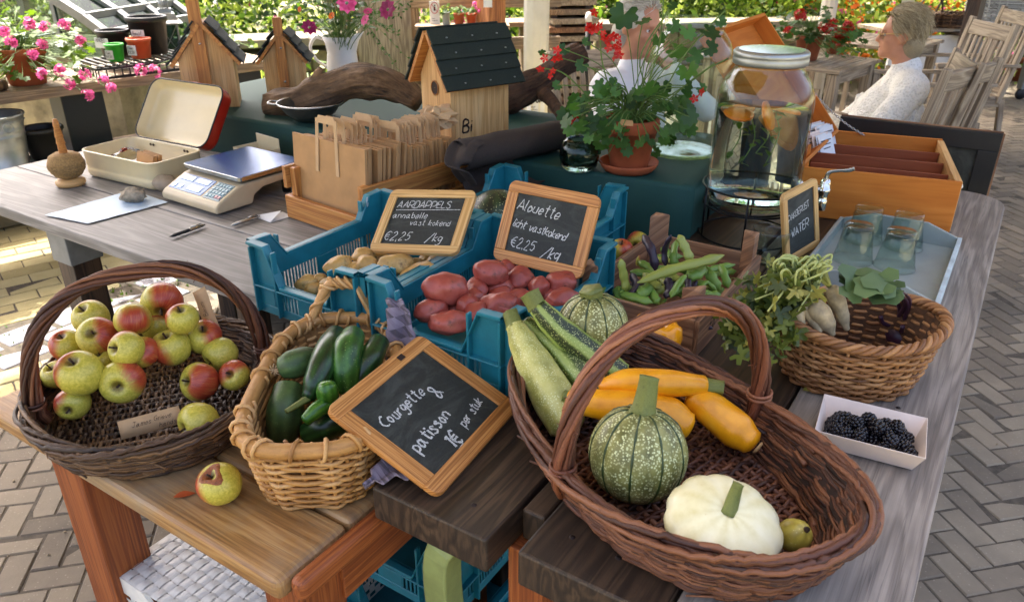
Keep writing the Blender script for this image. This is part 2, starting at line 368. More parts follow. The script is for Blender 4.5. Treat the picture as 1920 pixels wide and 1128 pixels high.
# ================================================================== SETTING
def leafmass(name, pts, size, mats, wts=None, seed=1, aspect=0.55, up=0.3, szvar=0.9, parent=None):
    rg = np.random.default_rng(seed); P = np.asarray(pts, np.float64); n = len(P)
    d = rg.normal(size=(n, 3)); d[:, 2] = d[:, 2]*0.7 + up; d /= np.linalg.norm(d, axis=1)[:, None]
    q = rg.normal(size=(n, 3)); sd = np.cross(d, q); sd /= np.linalg.norm(sd, axis=1)[:, None]; nn = np.cross(sd, d)
    s = (size*(1-szvar/2+szvar*rg.random(n)))[:, None]
    V = np.stack([P-d*s*0.5, P+sd*s*aspect*0.5+nn*s*0.12, P+d*s*0.5, P-sd*s*aspect*0.5+nn*s*0.12], 1).reshape(-1, 3)
    me = bpy.data.meshes.new(name); me.vertices.add(4*n); me.vertices.foreach_set('co', V.ravel())
    me.loops.add(4*n); me.loops.foreach_set('vertex_index', np.arange(4*n)); me.polygons.add(n)
    me.polygons.foreach_set('loop_start', np.arange(0, 4*n, 4)); me.polygons.foreach_set('loop_total', np.full(n, 4))
    mats = mats if isinstance(mats, (list, tuple)) else [mats]
    for m in mats: me.materials.append(m)
    if len(mats) > 1: me.polygons.foreach_set('material_index', rg.choice(len(mats), n, p=wts))
    me.update(calc_edges=True); o = bpy.data.objects.new(name, me); link(o)
    if parent: o.parent = parent
    return o
def cloudpts(n, lo, hi, clumps, seed, spread=0.28, flat=1.0):
    rg = np.random.default_rng(seed); lo = np.array(lo); hi = np.array(hi)
    c = lo+(hi-lo)*rg.random((clumps, 3)); k = rg.integers(0, clumps, n)
    p = c[k]+rg.normal(size=(n, 3))*spread*np.array([1, 1, flat]); return p[p[:, 2] > 0.0]

# ground and paving
t = NT('dry_soil_and_grass'); v = t.coord('Object'); f = t.noise(v, 0.6, 8, 0.65)
t.base(t.ramp(f, [(0.35, '#5b5a34'), (0.5, '#8b8560'), (0.65, '#b5aa8c')])); t.set(Roughness=0.95); t.bump(t.noise(v, 40, 4), 0.5, 0.01); M['ground'] = t.m
g = G(); N_ = 8
for i in range(N_):
    for j in range(N_):
        x0, y0 = -120+30*i, -60+30*j
        g.add([(x0, y0, 0), (x0+30, y0, 0), (x0+30, y0+30, 0), (x0, y0+30, 0)], [(0, 1, 2, 3)])
struct(obj('ground', g, M['ground'], smooth=False, loc=(0, 0, -0.012)))
M['joint'] = plain('dark_joint_sand', '#544c40', 0.95, 0, 0.3, 40, 0.4)
g = G(); g.add([(-7, -1, 0), (9.5, -1, 0), (9.5, 10.5, 0), (-7, 10.5, 0)], [(0, 1, 2, 3)]); struct(obj('paving_bed', g, M['joint'], smooth=False, loc=(0, 0, -0.0025)))
def brickmat(name, c, speck, mortar=None):
    t = NT(name); gm = t.n('ShaderNodeNewGeometry'); v = t.coord('Object')
    h = t.math('ADD', t.math('MULTIPLY', gm.outputs['Random Per Island'], 0.34), t.math('MULTIPLY', t.noise(v, 3.5, 5, 0.65), 0.66))
    b = t.ramp(h, [(0.25, c[0]), (0.5, c[1]), (0.75, c[2])])
    s = t.n('ShaderNodeTexVoronoi'); t.l(v, s.inputs['Vector']); s.inputs['Scale'].default_value = 75; s.inputs['Randomness'].default_value = 1
    b = t.mix(t.ramp(s.outputs['Distance'], [(0.08, (0.45, 0.45, 0.45)), (0.2, (0, 0, 0))]), b, speck)
    b = t.mix(t.math('MULTIPLY', t.ramp(t.noise(v, 1.3, 7, 0.7), [(0.5, (0, 0, 0)), (0.68, (1, 1, 1))]), 0.35), b, c[0])
    t.base(b); t.set(Roughness=0.88); t.bump(t.noise(v, 130, 3), 0.6, 0.002); return t.m
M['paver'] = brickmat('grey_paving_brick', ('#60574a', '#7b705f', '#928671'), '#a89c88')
M['paver_y'] = brickmat('sunlit_yellow_brick', ('#85794f', '#a4986c', '#b9ae86'), '#c4bc9f')  # sunlit tone in the brick colour, laid on the sunny side of the roof's shadow
M['cobble'] = brickmat('blue_grey_cobble', ('#6d6b72', '#8d8b92', '#a8a5a6'), '#b8b5b4')
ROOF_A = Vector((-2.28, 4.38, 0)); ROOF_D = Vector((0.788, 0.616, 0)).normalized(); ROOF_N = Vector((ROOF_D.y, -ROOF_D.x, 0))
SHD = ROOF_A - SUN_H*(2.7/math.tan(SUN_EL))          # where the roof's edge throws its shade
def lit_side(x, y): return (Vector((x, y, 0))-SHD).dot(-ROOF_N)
def bricks(name, cells, mat, unit, rz, org, keep, hgt=0.03, gap=0.004, jit=0.0012):
    V = []; F = []; c, s_ = math.cos(rz), math.sin(rz)
    for (x, y, w_, h_) in cells:
        cx, cy = (x+w_/2)*unit, (y+h_/2)*unit; wx, wy = org[0]+c*cx-s_*cy, org[1]+s_*cx+c*cy
        if not keep(wx, wy): continue
        hw, hh = w_*unit/2-gap/2, h_*unit/2-gap/2; dz = rnd.gauss(0, jit); tx, ty = rnd.gauss(0, jit*.7), rnd.gauss(0, jit*.7); n = len(V); ch = 0.0035
        for (z, e) in ((-hgt, 0), (-ch, 0), (0, ch)):
            for sx, sy in ((-1, -1), (1, -1), (1, 1), (-1, 1)):
                px, py = cx+sx*(hw-e), cy+sy*(hh-e)
                V.append((org[0]+c*px-s_*py, org[1]+s_*px+c*py, z+dz+tx*sx+ty*sy))
        for k in range(2):
            for j in range(4): j2 = (j+1) % 4; F.append((n+4*k+j, n+4*k+j2, n+4*k+4+j2, n+4*k+4+j))
        F.append((n+8, n+9, n+10, n+11))
    g = G(); g.v = V; g.f = F; g.uv = [None]*len(F); g.mi = [0]*len(F)
    return struct(obj(name, g, mat, smooth=False))
cells = []
for i in range(-190, 190):
    for k in range(-95, 95):
        x, y = i+4*k, i
        if abs(x) < 185 and abs(y) < 185: cells += [(x, y, 2, 1), (x, y+1, 1, 2)]
def fr(x, y, m=1.15): return 0.2 < y < 10.5 and abs(x) < 0.68*(y+0.9)*m
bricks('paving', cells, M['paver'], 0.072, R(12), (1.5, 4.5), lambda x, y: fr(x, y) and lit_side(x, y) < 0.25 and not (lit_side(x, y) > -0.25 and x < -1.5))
cells = [(2*i+(j % 2), j, 2, 1) for i in range(-40, 40) for j in range(-50, 50)]
lt = lambda x, y: not (lit_side(x, y) < 0.25 and not (lit_side(x, y) > -0.25 and x < -1.5))
cob = lambda x, y: abs((Vector((x, y, 0))-Vector((-1.75, 3.0, 0))).dot(Vector((0.84, -0.545, 0)))) < 0.21
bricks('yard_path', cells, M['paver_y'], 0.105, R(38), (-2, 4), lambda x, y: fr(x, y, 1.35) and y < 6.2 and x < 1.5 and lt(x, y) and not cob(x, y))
cells = [(1.6*i+0.8*(j % 2), 1.25*j, 1.6, 1.25) for i in range(-30, 30) for j in range(-8, 8)]
bricks('cobble_strip', cells, M['cobble'], 0.13, R(57), (-1.75, 3.0), lambda x, y: fr(x, y, 1.35) and y < 5 and lt(x, y) and cob(x, y), gap=0.02, jit=0.003)
pts = []
for i in range(2600):
    x, y = U(-2.6, -0.6), U(2.4, 5.0)
    if lt(x, y) and cob(x, y) and U(0, 1) < 0.5+0.8*mnoise.noise(Vector((x*3, y*3, 0))): pts.append((x, y, 0.002))
tag(leafmass('moss', pts, 0.018, M['leaf_sun'], seed=3, up=0.6), 'thin yellow green moss and weeds growing between the sunny cobbles', 'moss', kind='stuff')
g = G(); rn2 = random.Random(4)
for i in range(240):
    x, y = rn2.uniform(0.5, 3.6), rn2.uniform(0.5, 6)
    if i % 3 == 0: x, y = rn2.uniform(-2.2, -0.6), rn2.uniform(0.9, 2.4)
    if lit_side(x, y) < 0.2: g.blob(rn2.uniform(0.003, 0.011), rn2.uniform(0.002, 0.006), 0.002, n=6, seed=i, amp=0.3, c=(x, y, 0.004), rot=rotm(z=rn2.uniform(0, 6)))
tag(obj('litter', g, plain('dry_crumbs', '#8d7d62', 0.9, 0, 0.5, 200)), 'dry leaf crumbs and grit scattered over the grey paving', 'litter', kind='stuff')

# pavilion roof, out of the picture but shading it, and its posts
th = thing('pavilion_roof', 'flat pale roof over the market tables, carried by posts', 'roof')
g = G(); DEP = 4.3
def rp(s, d, z): return ROOF_A+ROOF_D*s+ROOF_N*d+Vector((0, 0, z))
def slab(g, s0, s1, d0, d1, z0, z1):
    vs = [rp(s, d, z) for z in (z0, z1) for (s, d) in ((s0, d0), (s1, d0), (s1, d1), (s0, d1))]
    g.add(vs, [(0, 3, 2, 1), (4, 5, 6, 7), (0, 1, 5, 4), (1, 2, 6, 5), (2, 3, 7, 6), (3, 0, 4, 7)])
slab(g, -2.6, 11.5, 0, DEP, 2.76, 2.8); obj('roof_panel', g, plain('white_ceiling_boards', '#d8d2c4', 0.8), th, smooth=False)
for k in range(10):
    g = G(); slab(g, -2.4+k*1.5, -2.32+k*1.5, 0.03, DEP-0.03, 2.62, 2.757); obj('rafter', g, M['post_wood'], th, smooth=False)
def post(x, y, r, label, mat='white_metal', square=False, h=2.62):
    t = thing('roof_post', label, 'post', (x, y, 0)); g = G()
    if square: g.box((0, 0, h/2), (2*r, 2*r, h), rot=R(38)); obj('shaft', g, M[mat], t, smooth=False, bevel=0.006)
    else:
        fl = lambda th_, i, rr, z: (rr*(1+0.05*math.cos(10*th_)), z)
        g.lathe([(r, 0.12), (r, h)], 40, mod=fl, caps=True); obj('shaft', g, M[mat], t)
        g = G(); g.lathe([(r*1.5, 0), (r*1.5, 0.06), (r*1.15, 0.12)], 32, caps=True); obj('base', g, M[mat], t)
    return t
p = aty(1005, 120, 5.6); pt = post(p.x, p.y, 0.083, 'fluted white round post beside the stack of old boards')
p = aty(1547, 60, 6.6); post(p.x, p.y, 0.06, 'slim white post standing behind the potted red geraniums')
p = aty(1702, 6, 8.2); post(p.x, p.y, 0.055, 'white post rising just behind the seated woman\'s blond hair')
p = aty(921, 25, 5.9); wp = post(p.x, p.y, 0.075, 'reddish brown square timber post with a white paper note', 'post_wood', True)
g = G(); g.box((-0.02, -0.114, 1.03), (0.06, 0.004, 0.12)); obj('paper_note', g, M['paper'], wp, smooth=False)
p = aty(1815, 70, 6.3); post(p.x, p.y, 0.05, 'dark brown square timber post beside the silver basket trolley', 'dark_wood', True)

# low stone walls
def wall(name, p0, p1, h, th_, label, coping=True):
    d = Vector(p1)-Vector(p0); L = d.length; t = thing(name, label, 'wall', (p0[0], p0[1], 0), math.atan2(d.y, d.x)); g = G()
    nx = int(L/0.3)
    for row in range(int(h/0.16)):
        for i in range(nx):
            g.box(((i+0.5+(row % 2)*0.4)*L/nx, th_/2+U(-0.008, 0.008), 0.08+row*0.16), (L/nx-0.012, th_, 0.152))
    g.box((L/2, th_/2, h/2-0.03), (L*0.99, th_*0.86, h-0.08)); obj('masonry', g, M['wallstone'], t, smooth=False, bevel=0.012)
    if coping:
        g = G(); n = max(1, int(L/0.7))
        for i in range(n): g.box(((i+0.5)*L/n, th_/2, h+0.028), (L/n-0.01, th_+0.1, 0.06))
        obj('coping', g, M['coping'], t, smooth=False, bevel=0.01)
    return t
wall('stone_wall', (-4.6, 4.95), (-0.75, 6.35), 0.68, 0.3, 'low mossy stone wall with pale coping below the bright hedge')
wall('stone_wall', (0.75, 7.3), (3.0, 7.6), 0.64, 0.25, 'low tan wall with white coping behind the person in white shirt')

# garden beyond
M['hedge_k'] = leafmat('shaded_hedge_leaf', '#0d2006', '#2c4a10', 0.25); M['hedge_d'] = leafmat('hedge_leaf', '#1c3a0c', '#668a22', 0.4); M['hedge_l'] = leafmat('bright_hedge_leaf', '#7c9a22', '#b9c95a', 0.5)  # darkest leaves paint shaded depth into the hedges
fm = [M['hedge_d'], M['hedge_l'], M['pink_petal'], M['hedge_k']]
def mass(name, n, lo, hi, clumps, size, mats, wts, seed, label, cat='plants', spread=0.23):
    return tag(leafmass(name, cloudpts(n, lo, hi, clumps, seed, spread), size, mats, wts, seed), label, cat, kind='stuff')
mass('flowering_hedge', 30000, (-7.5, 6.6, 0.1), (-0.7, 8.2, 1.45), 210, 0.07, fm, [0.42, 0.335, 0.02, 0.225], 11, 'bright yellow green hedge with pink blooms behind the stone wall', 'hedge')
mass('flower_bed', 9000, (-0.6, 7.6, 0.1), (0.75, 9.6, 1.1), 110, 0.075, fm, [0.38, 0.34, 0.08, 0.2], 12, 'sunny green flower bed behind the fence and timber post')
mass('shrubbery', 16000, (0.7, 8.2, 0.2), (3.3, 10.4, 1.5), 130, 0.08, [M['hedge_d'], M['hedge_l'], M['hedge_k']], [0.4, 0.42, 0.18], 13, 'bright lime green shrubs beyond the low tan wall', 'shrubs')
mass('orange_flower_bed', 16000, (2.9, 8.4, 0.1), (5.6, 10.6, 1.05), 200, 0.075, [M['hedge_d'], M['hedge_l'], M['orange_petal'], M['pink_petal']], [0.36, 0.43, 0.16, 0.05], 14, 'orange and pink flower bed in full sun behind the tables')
mass('far_border', 26000, (-16, 12, 0.0), (16, 17, 2.2), 480, 0.16, [M['hedge_d'], M['hedge_l']], [0.6, 0.4], 15, 'far green border of shrubs closing the garden', 'shrubs', 0.5)
mass('wall_foot_plants', 5000, (-1.95, 4.95, 0.05), (-0.9, 5.7, 0.4), 60, 0.06, [M['hedge_d'], M['hedge_l']], [0.5, 0.5], 16, 'yellow green weeds growing along the foot of the stone wall', 'plants', 0.12)
# trees behind the garden
def tree(x, y, h, r, label, seed):
    t = thing('tree', label, 'tree', (x, y, 0), group='trees behind the garden'); rr = random.Random(seed); g = G()
    g.tube([(0, 0, 0), (0.1, 0.05, h*0.25), (0.02, 0.1, h*0.5), (0.1, 0, h*0.8)], [0.16, 0.13, 0.1, 0.04], 9); tips = []
    for k in range(9):
        a = rr.uniform(0, 6.3); z = h*rr.uniform(0.35, 0.7); e = Vector((math.cos(a)*r*0.7, math.sin(a)*r*0.7, z+h*0.2)); tips.append(e)
        g.tube([(0.05, 0.05, z), tuple((Vector((0.05, 0.05, z))+e)/2+Vector((0, 0, 0.15))), tuple(e)], [0.06, 0.04, 0.015], 6)
    obj('trunk', g, M['drift_dark'], t); P = []
    for e in tips+[Vector((0, 0, h*0.85))]:
        for k in range(380): P.append((e.x+rr.gauss(0, r*0.3), e.y+rr.gauss(0, r*0.3), e.z+rr.gauss(0, h*0.1)))
    leafmass('crown', P, 0.16, [M['leaf'], M['hedge_d']], [0.5, 0.5], seed, parent=t)
for i, (x, y) in enumerate(((-9, 17), (-3.5, 19), (2, 18), (8, 18.5), (13, 16))): tree(x, y, 5+i % 3, 1.9, ['leafy tree far left behind the garden', 'tall leafy tree left of the centre post', 'leafy tree behind the lime green shrubs', 'leafy tree behind the orange flower bed', 'leafy tree far right behind the garden'][i], 40+i)

# ------------------------------------------------------------------ left background: potting shelf, cold frame
SH = R(45); shp = Vector((-2.52, 3.42, 0)); ex = Vector((math.cos(SH), math.sin(SH), 0)); ey = Vector((-ex.y, ex.x, 0))
th = thing('potting_shelf', 'two tier plank shelf with a black post, loaded with flower pots', 'shelf', tuple(shp), SH)
g = G()
for k in range(2): g.box((0.5, 0.13+k*0.27, 0.775), (2.3, 0.255, 0.05))
obj('upper_plank', g, M['shelf_wood'], th, smooth=False, bevel=0.004)
g = G(); g.box((0.3, 0.12, 0.425), (1.8, 0.36, 0.05)); obj('lower_plank', g, M['shelf_wood'], th, smooth=False, bevel=0.004)
for x, m in ((0.62, 'blackp'), (1.5, 'blackp')):
    g = G(); g.box((x, 0.2, 0.375), (0.2, 0.2, 0.75), taper=1.0); obj('post', g, M[m], th, smooth=False, bevel=0.005)
g = G(); g.box((-0.35, 0.12, 0.2), (0.14, 0.3, 0.4)); obj('post', g, M['stone'], th, smooth=False, bevel=0.02)
wall('stone_wall', tuple(shp+ey*0.56-ex*0.9), tuple(shp+ey*0.56+ex*0.85), 0.55, 0.2, 'rough shadowed stone wall under the potting shelf', False)
def shl(x, y, z=0.8): return shp+ex*x+ey*y+Vector((0, 0, z))
def near(px, py, z): return at(px, py, z)
def pot(name, label, loc, r, h, mat, cat='flower pot', taper=0.72, rim=0.2, group=None, soil=True, rz=0):
    t = thing(name, label, cat, tuple(loc), rz, group); g = G(); rr = r*0.06+0.004
    g.lathe([(0.001, 0), (r*taper*0.96, 0), (r*taper, 0.004), (r*0.93, h*(1-rim)), (r*0.94, h*(1-rim)), (r, h*(1-rim)+0.003), (r, h-0.003), (r-0.002, h), (r-rr, h), (r-rr-0.002, h-0.01), (r*0.85, h*0.8)], 32)
    obj('pot_body', g, M[mat], t)
    g = G(); g.lathe([(r*0.9, h*0.82), (r*0.5, h*0.84), (0.001, h*0.83)], 20); obj('soil' if soil else 'inside', g, M['soil'] if soil else M[mat], t)
    return t
def leafshape(g, c, d, nrm, size, lobes=7, cup=0.18, depth=0.2):
    """one lobed geranium leaf: c stalk point, d direction to the tip, nrm face"""
    d = Vector(d).normalized(); nrm = Vector(nrm); nrm = (nrm-d*nrm.dot(d)).normalized(); s_ = d.cross(nrm); vs = [Vector(c)]; n = lobes*3
    for i in range(n+1):
        a = -2.72+5.44*i/n; rr = size*0.5*(1+depth*math.cos(lobes*(a)*PI*2/5.44*1.0))*(1-0.06*abs(a))
        q = d*math.cos(a)*rr+s_*math.sin(a)*rr; vs.append(Vector(c)+q+nrm*(cup*rr*(0.55+0.45*math.cos(3.5*a))))
    g.add(vs, [(0, i+1, i+2) for i in range(n)])
def oval_leaf(g, base, tip, w_, nrm, bend=0.1):
    b = Vector(base); t_ = Vector(tip); d = t_-b; nrm = Vector(nrm); s_ = d.cross(nrm); s_ = s_.normalized() if s_.length > 1e-6 else d.orthogonal().normalized(); n2 = s_.cross(d).normalized(); vs = []; L = d.length
    pr = [0.12, 0.6, 0.95, 1, 0.8, 0.45, 0.03]
    for i, w1 in enumerate(pr):
        k = i/6; c = b+d*k-n2*bend*L*(k*k); vs += [c-s_*w_*w1/2+n2*w_*0.12*w1, c, c+s_*w_*w1/2+n2*w_*0.12*w1]
    fs = []
    for i in range(6): fs += [(3*i, 3*i+1, 3*i+4, 3*i+3), (3*i+1, 3*i+2, 3*i+5, 3*i+4)]
    g.add(vs, fs)
def petals(g, c, nrm, size, n=5, rr=rnd):
    nrm = Vector(nrm).normalized(); a0 = rr.uniform(0, 6); u = nrm.orthogonal().normalized(); v_ = nrm.cross(u)
    for k in range(n):
        a = a0+2*PI*k/n; d = u*math.cos(a)+v_*math.sin(a); s_ = nrm.cross(d); c = Vector(c)
        g.add([c, c+d*size*0.55+s_*size*0.32+nrm*size*0.15, c+d*size+nrm*size*0.2, c+d*size*0.55-s_*size*0.32+nrm*size*0.15], [(0, 1, 2, 3)])
def geranium(t, rr, H, nleaf, lsize, nstem, flowers, leafm, petal, spread, base_z, fsize=0.02, nf=14, downbias=0.0, foll='foliage', aim=None):
    """foliage, stems and blooms rising from a pot; flowers = list of bloom centres (local) or a count"""
    gl = G(); gs = G()
    for i in range(nleaf):
        a = rr.uniform(0, 2*PI); k = math.sqrt(rr.random()); rad = spread*k; z = base_z+H*(rr.random()**1.2)*(1.05-0.55*k)-downbias*k*rr.random()
        e = Vector((math.cos(a)*rad, math.sin(a)*rad, z)); out = Vector((math.cos(a), math.sin(a), 0.1))
        gs.tube(bez([(rr.uniform(-.02, .02), rr.uniform(-.02, .02), base_z-0.01), (e.x*0.35, e.y*0.35, base_z+(z-base_z)*0.6+0.02), tuple(e)], 4), 0.0016, 4)
        nrm = Vector((math.cos(a)*0.8*k+rr.gauss(0, .35), math.sin(a)*0.8*k-0.3+rr.gauss(0, .35), 0.75))
        leafshape(gl, e, out+Vector((rr.gauss(0, .4), rr.gauss(0, .4), rr.gauss(0, .25)-0.25*k)), nrm, lsize*rr.uniform(0.6, 1.15), cup=rr.uniform(-0.1, 0.25))
    for e in flowers:
        e = Vector(e); mid = Vector((e.x*0.45, e.y*0.45, base_z+(e.z-base_z)*0.62+0.03))
        gs.tube(bez([(rr.uniform(-.02, .02), rr.uniform(-.02, .02), base_z), tuple(mid), tuple(e)], 6), 0.0018, 5)
        gf = G()
        for k in range(nf):
            d = Vector((rr.gauss(0, 1), rr.gauss(0, 1), rr.gauss(0.3, 1))).normalized(); c = e+d*fsize*rr.uniform(0.5, 1.3)
            gs.tube([tuple(e), tuple(c)], 0.0008, 3, caps=False); petals(gf, c, d, fsize*0.75, 5, rr)
        obj('bloom', gf, M[petal], t)
    obj(foll, gl, M[leafm], t); obj('stems', gs, M['stem'], t)
rr = random.Random(21)
def loc_of(t, w_): return Matrix.Rotation(-t.rotation_euler[2], 3, 'Z') @ (Vector(w_)-t.location)
def blooms(t, plist, dy=0.0):
    out = []
    for (px, py, y) in plist: out.append(tuple(loc_of(t, aty(px, py, y))))
    return out
p1 = pot('flower_pot', 'terracotta pot of pink geranium at the left edge of the shelf', shl(-0.02, 0.24), 0.13, 0.2, 'terra', 'potted plant')
geranium(p1, rr, 0.28, 190, 0.07, 0, blooms(p1, [(8, 60, 3.5), (22, 80, 3.45), (55, 45, 3.55)]), 'leaf_sun', 'pink_petal', 0.24, 0.17, 0.02, 16)
p2 = pot('flower_pot', 'terracotta pot of trailing pink geranium in the shelf\'s middle', shl(0.42, 0.18), 0.11, 0.17, 'terra', 'potted plant')
geranium(p2, rr, 0.28, 230, 0.068, 0, blooms(p2, [(82, 50, 3.75), (120, 48, 3.8), (78, 85, 3.7), (64, 102, 3.65), (113, 132, 3.6), (150, 76, 3.85), (78, 138, 3.55), (165, 178, 3.6), (160, 140, 3.65), (130, 158, 3.6), (195, 152, 3.7), (207, 165, 3.75)]), 'leaf_sun', 'pink_petal', 0.3, 0.14, 0.02, 16, 0.2)
p3 = pot('flower_pot', 'small pot of pink geranium hidden behind the open tin lid', shl(1.4, 0.02), 0.05, 0.1, 'blackp', 'potted plant')
geranium(p3, rr, 0.1, 26, 0.05, 0, blooms(p3, [(265, 133, 4.0), (290, 134, 4.05)]), 'leaf_sun', 'pink_petal', 0.12, 0.09, 0.024, 16)
t = thing('driftwood_piece', 'short sunlit driftwood log lying before the left pot', 'driftwood', tuple(shl(0.02, 0.05, 0.835)), SH)
g = G(); g.tube(bez([(-0.3, 0, 0), (-0.1, 0.01, 0.01), (0.1, -0.01, 0), (0.28, 0.03, -0.012)], 6), [0.034, 0.036, 0.036, 0.037, 0.038, 0.036]+[0.034]*6+[0.03]*6+[0.022], 10); obj('log', g, M['drift'], t)
# black lattice tray with pots on it
tr = shl(1.0, 0.2, 0.8)
t = thing('plant_tray', 'black plastic lattice tray carrying small price-tagged pots', 'tray', tuple(tr), SH)
g = G()
for s_ in (-1, 1):
    g.box((0, s_*0.17, 0.05), (0.62, 0.006, 0.012)); g.box((0, s_*0.17, 0.006), (0.62, 0.006, 0.012)); g.box((s_*0.307, 0, 0.05), (0.006, 0.334, 0.012))
    for k in range(17): g.box((-0.3+k*0.0375, s_*0.17, 0.028), (0.006, 0.005, 0.032))
    for k in range(9): g.box((s_*0.307, -0.15+k*0.0375, 0.028), (0.005, 0.006, 0.032))
for k in range(15): g.box((-0.28+k*0.04, 0, 0.0605), (0.012, 0.334, 0.008))
obj('lattice', g, M['blackp'], t, smooth=False)
# stroke lettering -----------------------------------------------------------
GL = {'A': '!00 3T 60/!13 53', 'R': '!00 0T/0T 4T 68 66 44 04/!34 60', 'D': '!00 0T/0T 4T 67 63 40 00', 'P': '!00 0T/0T 4T 68 65 43 03', 'E': '!5T 0T 00 50/!05 45', 'L': '!0T 00 50', 'S': '59 3T 09 07 35 53 51 30 01', 'K': '!00 0T/!5T 05 50', 'G': '58 3T 07 03 30 53 55 35', 'U': '!0T 02 20 40 52 5T', 'T': '!0T 6T/!3T 30', 'W': '!0T 20 37 50 7T', 'C': '59 3T 07 03 30 51', 'J': '!1T 6T/4T 42 20 02', 'B': '00 0T 4T 57 05/05 45 63 50 00', 'F': '!00 0T 5T/!05 45', 'N': '!00 0T 60 6T', 'H': '!00 0T/!60 6T/!05 65', 'V': '!0T 30 6T',
      'a': '45 26 03 10 31 45/!46 41 60', 'b': '0T 00/04 26 44 41 10 01', 'c': '45 26 03 10 41', 'd': '4T 40/44 16 03 10 42', 'e': '03 43 45 26 03 10 41', 'f': '4T 29 20/06 46', 'g': '45 16 03 21 43/46 4b 2d 0c', 'h': '0T 00/04 26 44 40', 'i': '06 00/08 09', 'k': '0T 00/!46 03 40', 'l': '0T 01 10', 'm': '06 00/04 26 30/34 56 64 60', 'n': '06 00/04 26 44 40', 'o': '26 03 20 43 26', 'p': '06 0d/04 26 44 41 10 01', 'r': '06 00/04 26 36', 's': '45 26 15 33 41 20 01', 't': '2T 21 40/!07 47', 'u': '06 01 20 40/46 40', 'v': '06 20 46', 'x': '!06 40/!46 00', 'y': '06 20/46 0d', 'j': '26 2c 0d', 'w': '06 10 25 30 46', 'z': '!06 46 00 40',
      '0': '2T 05 20 45 2T', '1': '!08 2T 20', '2': '08 2T 47 00 40', '4': '!3T 04 54/!37 30', '5': '!5T 1T 06/06 36 43 20 01', '7': '!0T 5T 20', ',': '!01 0b', '.': '!00 01', '/': '!0b 6T', '€': '59 3T 07 03 30 51/!a6 46/!a4 44', '&': '61 08 2T 37 02 20 54', '-': '!05 45', '|': '!0T 00'}
def _pt(c):
    d = {'T': 10, 'a': -1, 'b': -2, 'c': -3, 'd': -4}
    return (d[c[0]] if c[0] in d else int(c[0]), d[c[1]] if c[1] in d else int(c[1]))
def letters(g, text, x, y, size, mat=None, w_=None, slant=0.15, jit=0.25, seed=1, z=0.0008, space=2.4, dirv=(1, 0), heavy=1.0):
    """stroke letters lying in the local xy plane, growing along +x; size = cap height"""
    rr = random.Random(seed); k = size/10; w_ = w_ or size*0.095; cx = 0; ux, uy = dirv
    for ch in text:
        if ch == ' ': cx += 5.0; continue
        st = GL.get(ch, GL.get(ch.lower(), '')); mx = 0; dyb = rr.gauss(0, jit*0.8)
        for s in st.split('/'):
            strt = s.startswith('!'); P = [_pt(q) for q in s.lstrip('!').split()]; mx = max([mx]+[p[0] for p in P])
            P = [(p[0]+rr.gauss(0, jit), p[1]+rr.gauss(0, jit)+dyb) for p in P]
            Q = [Vector((p[0], p[1], 0)) for p in P]
            if not strt and len(Q) > 2: Q = bez(Q, 5)
            elif len(Q) > 1:
                q2 = []
                for i in range(len(Q)-1): q2 += [Q[i].lerp(Q[i+1], tt/3) for tt in range(3)]
                Q = q2+[Q[-1]]
            W = []; n = len(Q)
            for i, q in enumerate(Q):
                lx, ly = (cx+q.x+slant*q.y)*k, q.y*k; W.append(Vector((x+lx*ux-ly*uy, y+lx*uy+ly*ux, z)))
            vs = []
            for i in range(n):
                a = W[max(0, i-1)]; b = W[min(n-1, i+1)]; d = b-a; d = d.normalized() if d.length > 1e-9 else Vector((1, 0, 0)); nr = Vector((-d.y, d.x, 0))*w_*0.5*heavy*rr.uniform(0.6, 1.35)
                vs += [W[i]+nr, W[i]-nr]
            g.add(vs, [(2*i, 2*i+1, 2*i+3, 2*i+2) for i in range(n-1)])
        cx += mx+space
    return cx*k
def standtext(parent, lines, size, loc, mat, rot=(PI/2, 0, 0), name='lettering', jit=0.3, heavy=1.3, lead=1.5, seed=3):
    g = G()
    for i, s in enumerate(lines): letters(g, s, 0, -i*size*lead, size, seed=seed+i, jit=jit, heavy=heavy)
    return obj(name, g, M[mat], parent, smooth=False, loc=loc, rot=rot)
def pricetag(t, r, zc, w_, h_, lines, ang=0, sz=0.016):
    gg = G(); gg.box((0, 0, 0), (w_, 0.002, h_)); a = ang-PI/2
    o = obj('price_label', gg, M['paper'], t, smooth=False, loc=(math.cos(a)*r, math.sin(a)*r, zc), rot=(0, 0, ang))
    standtext(o, lines, sz, (-w_*0.4, -0.0022, h_*0.1), 'ink', name='price_text')
fa = -SH-R(25)
t = pot('plastic_pot', 'large black plastic pot with a white handwritten price label', shl(1.075, 0.28, 0.866), 0.105, 0.19, 'blackp', 'plant pot', 0.75, 0.15, rz=SH); pricetag(t, 0.094, 0.1, 0.075, 0.06, ['Gaust', '€4,50'], fa+0.25)
t = pot('plastic_pot', 'smaller black plastic pot with a grey label behind the green cup', shl(0.91, 0.34, 0.866), 0.085, 0.13, 'blackp', 'plant pot', 0.8, 0.15, rz=SH); pricetag(t, 0.078, 0.07, 0.1, 0.05, ['ANGEL'], fa, 0.02)
t = pot('plastic_pot', 'small translucent green plastic pot with a white price label', shl(0.835, 0.14, 0.866), 0.048, 0.085, 'white', 'plant pot', 0.75, 0.12, rz=SH); pricetag(t, 0.045, 0.035, 0.044, 0.044, ['Tuin', '€0,50'], fa+0.2, 0.012)
M['green_p'] = plain('bright_green_plastic', '#2fae2c', 0.35, 0, 0.08, 20, 0.02)
for c in t.children:
    if c.name.startswith('pot_body'): c.data.materials[0] = M['green_p']
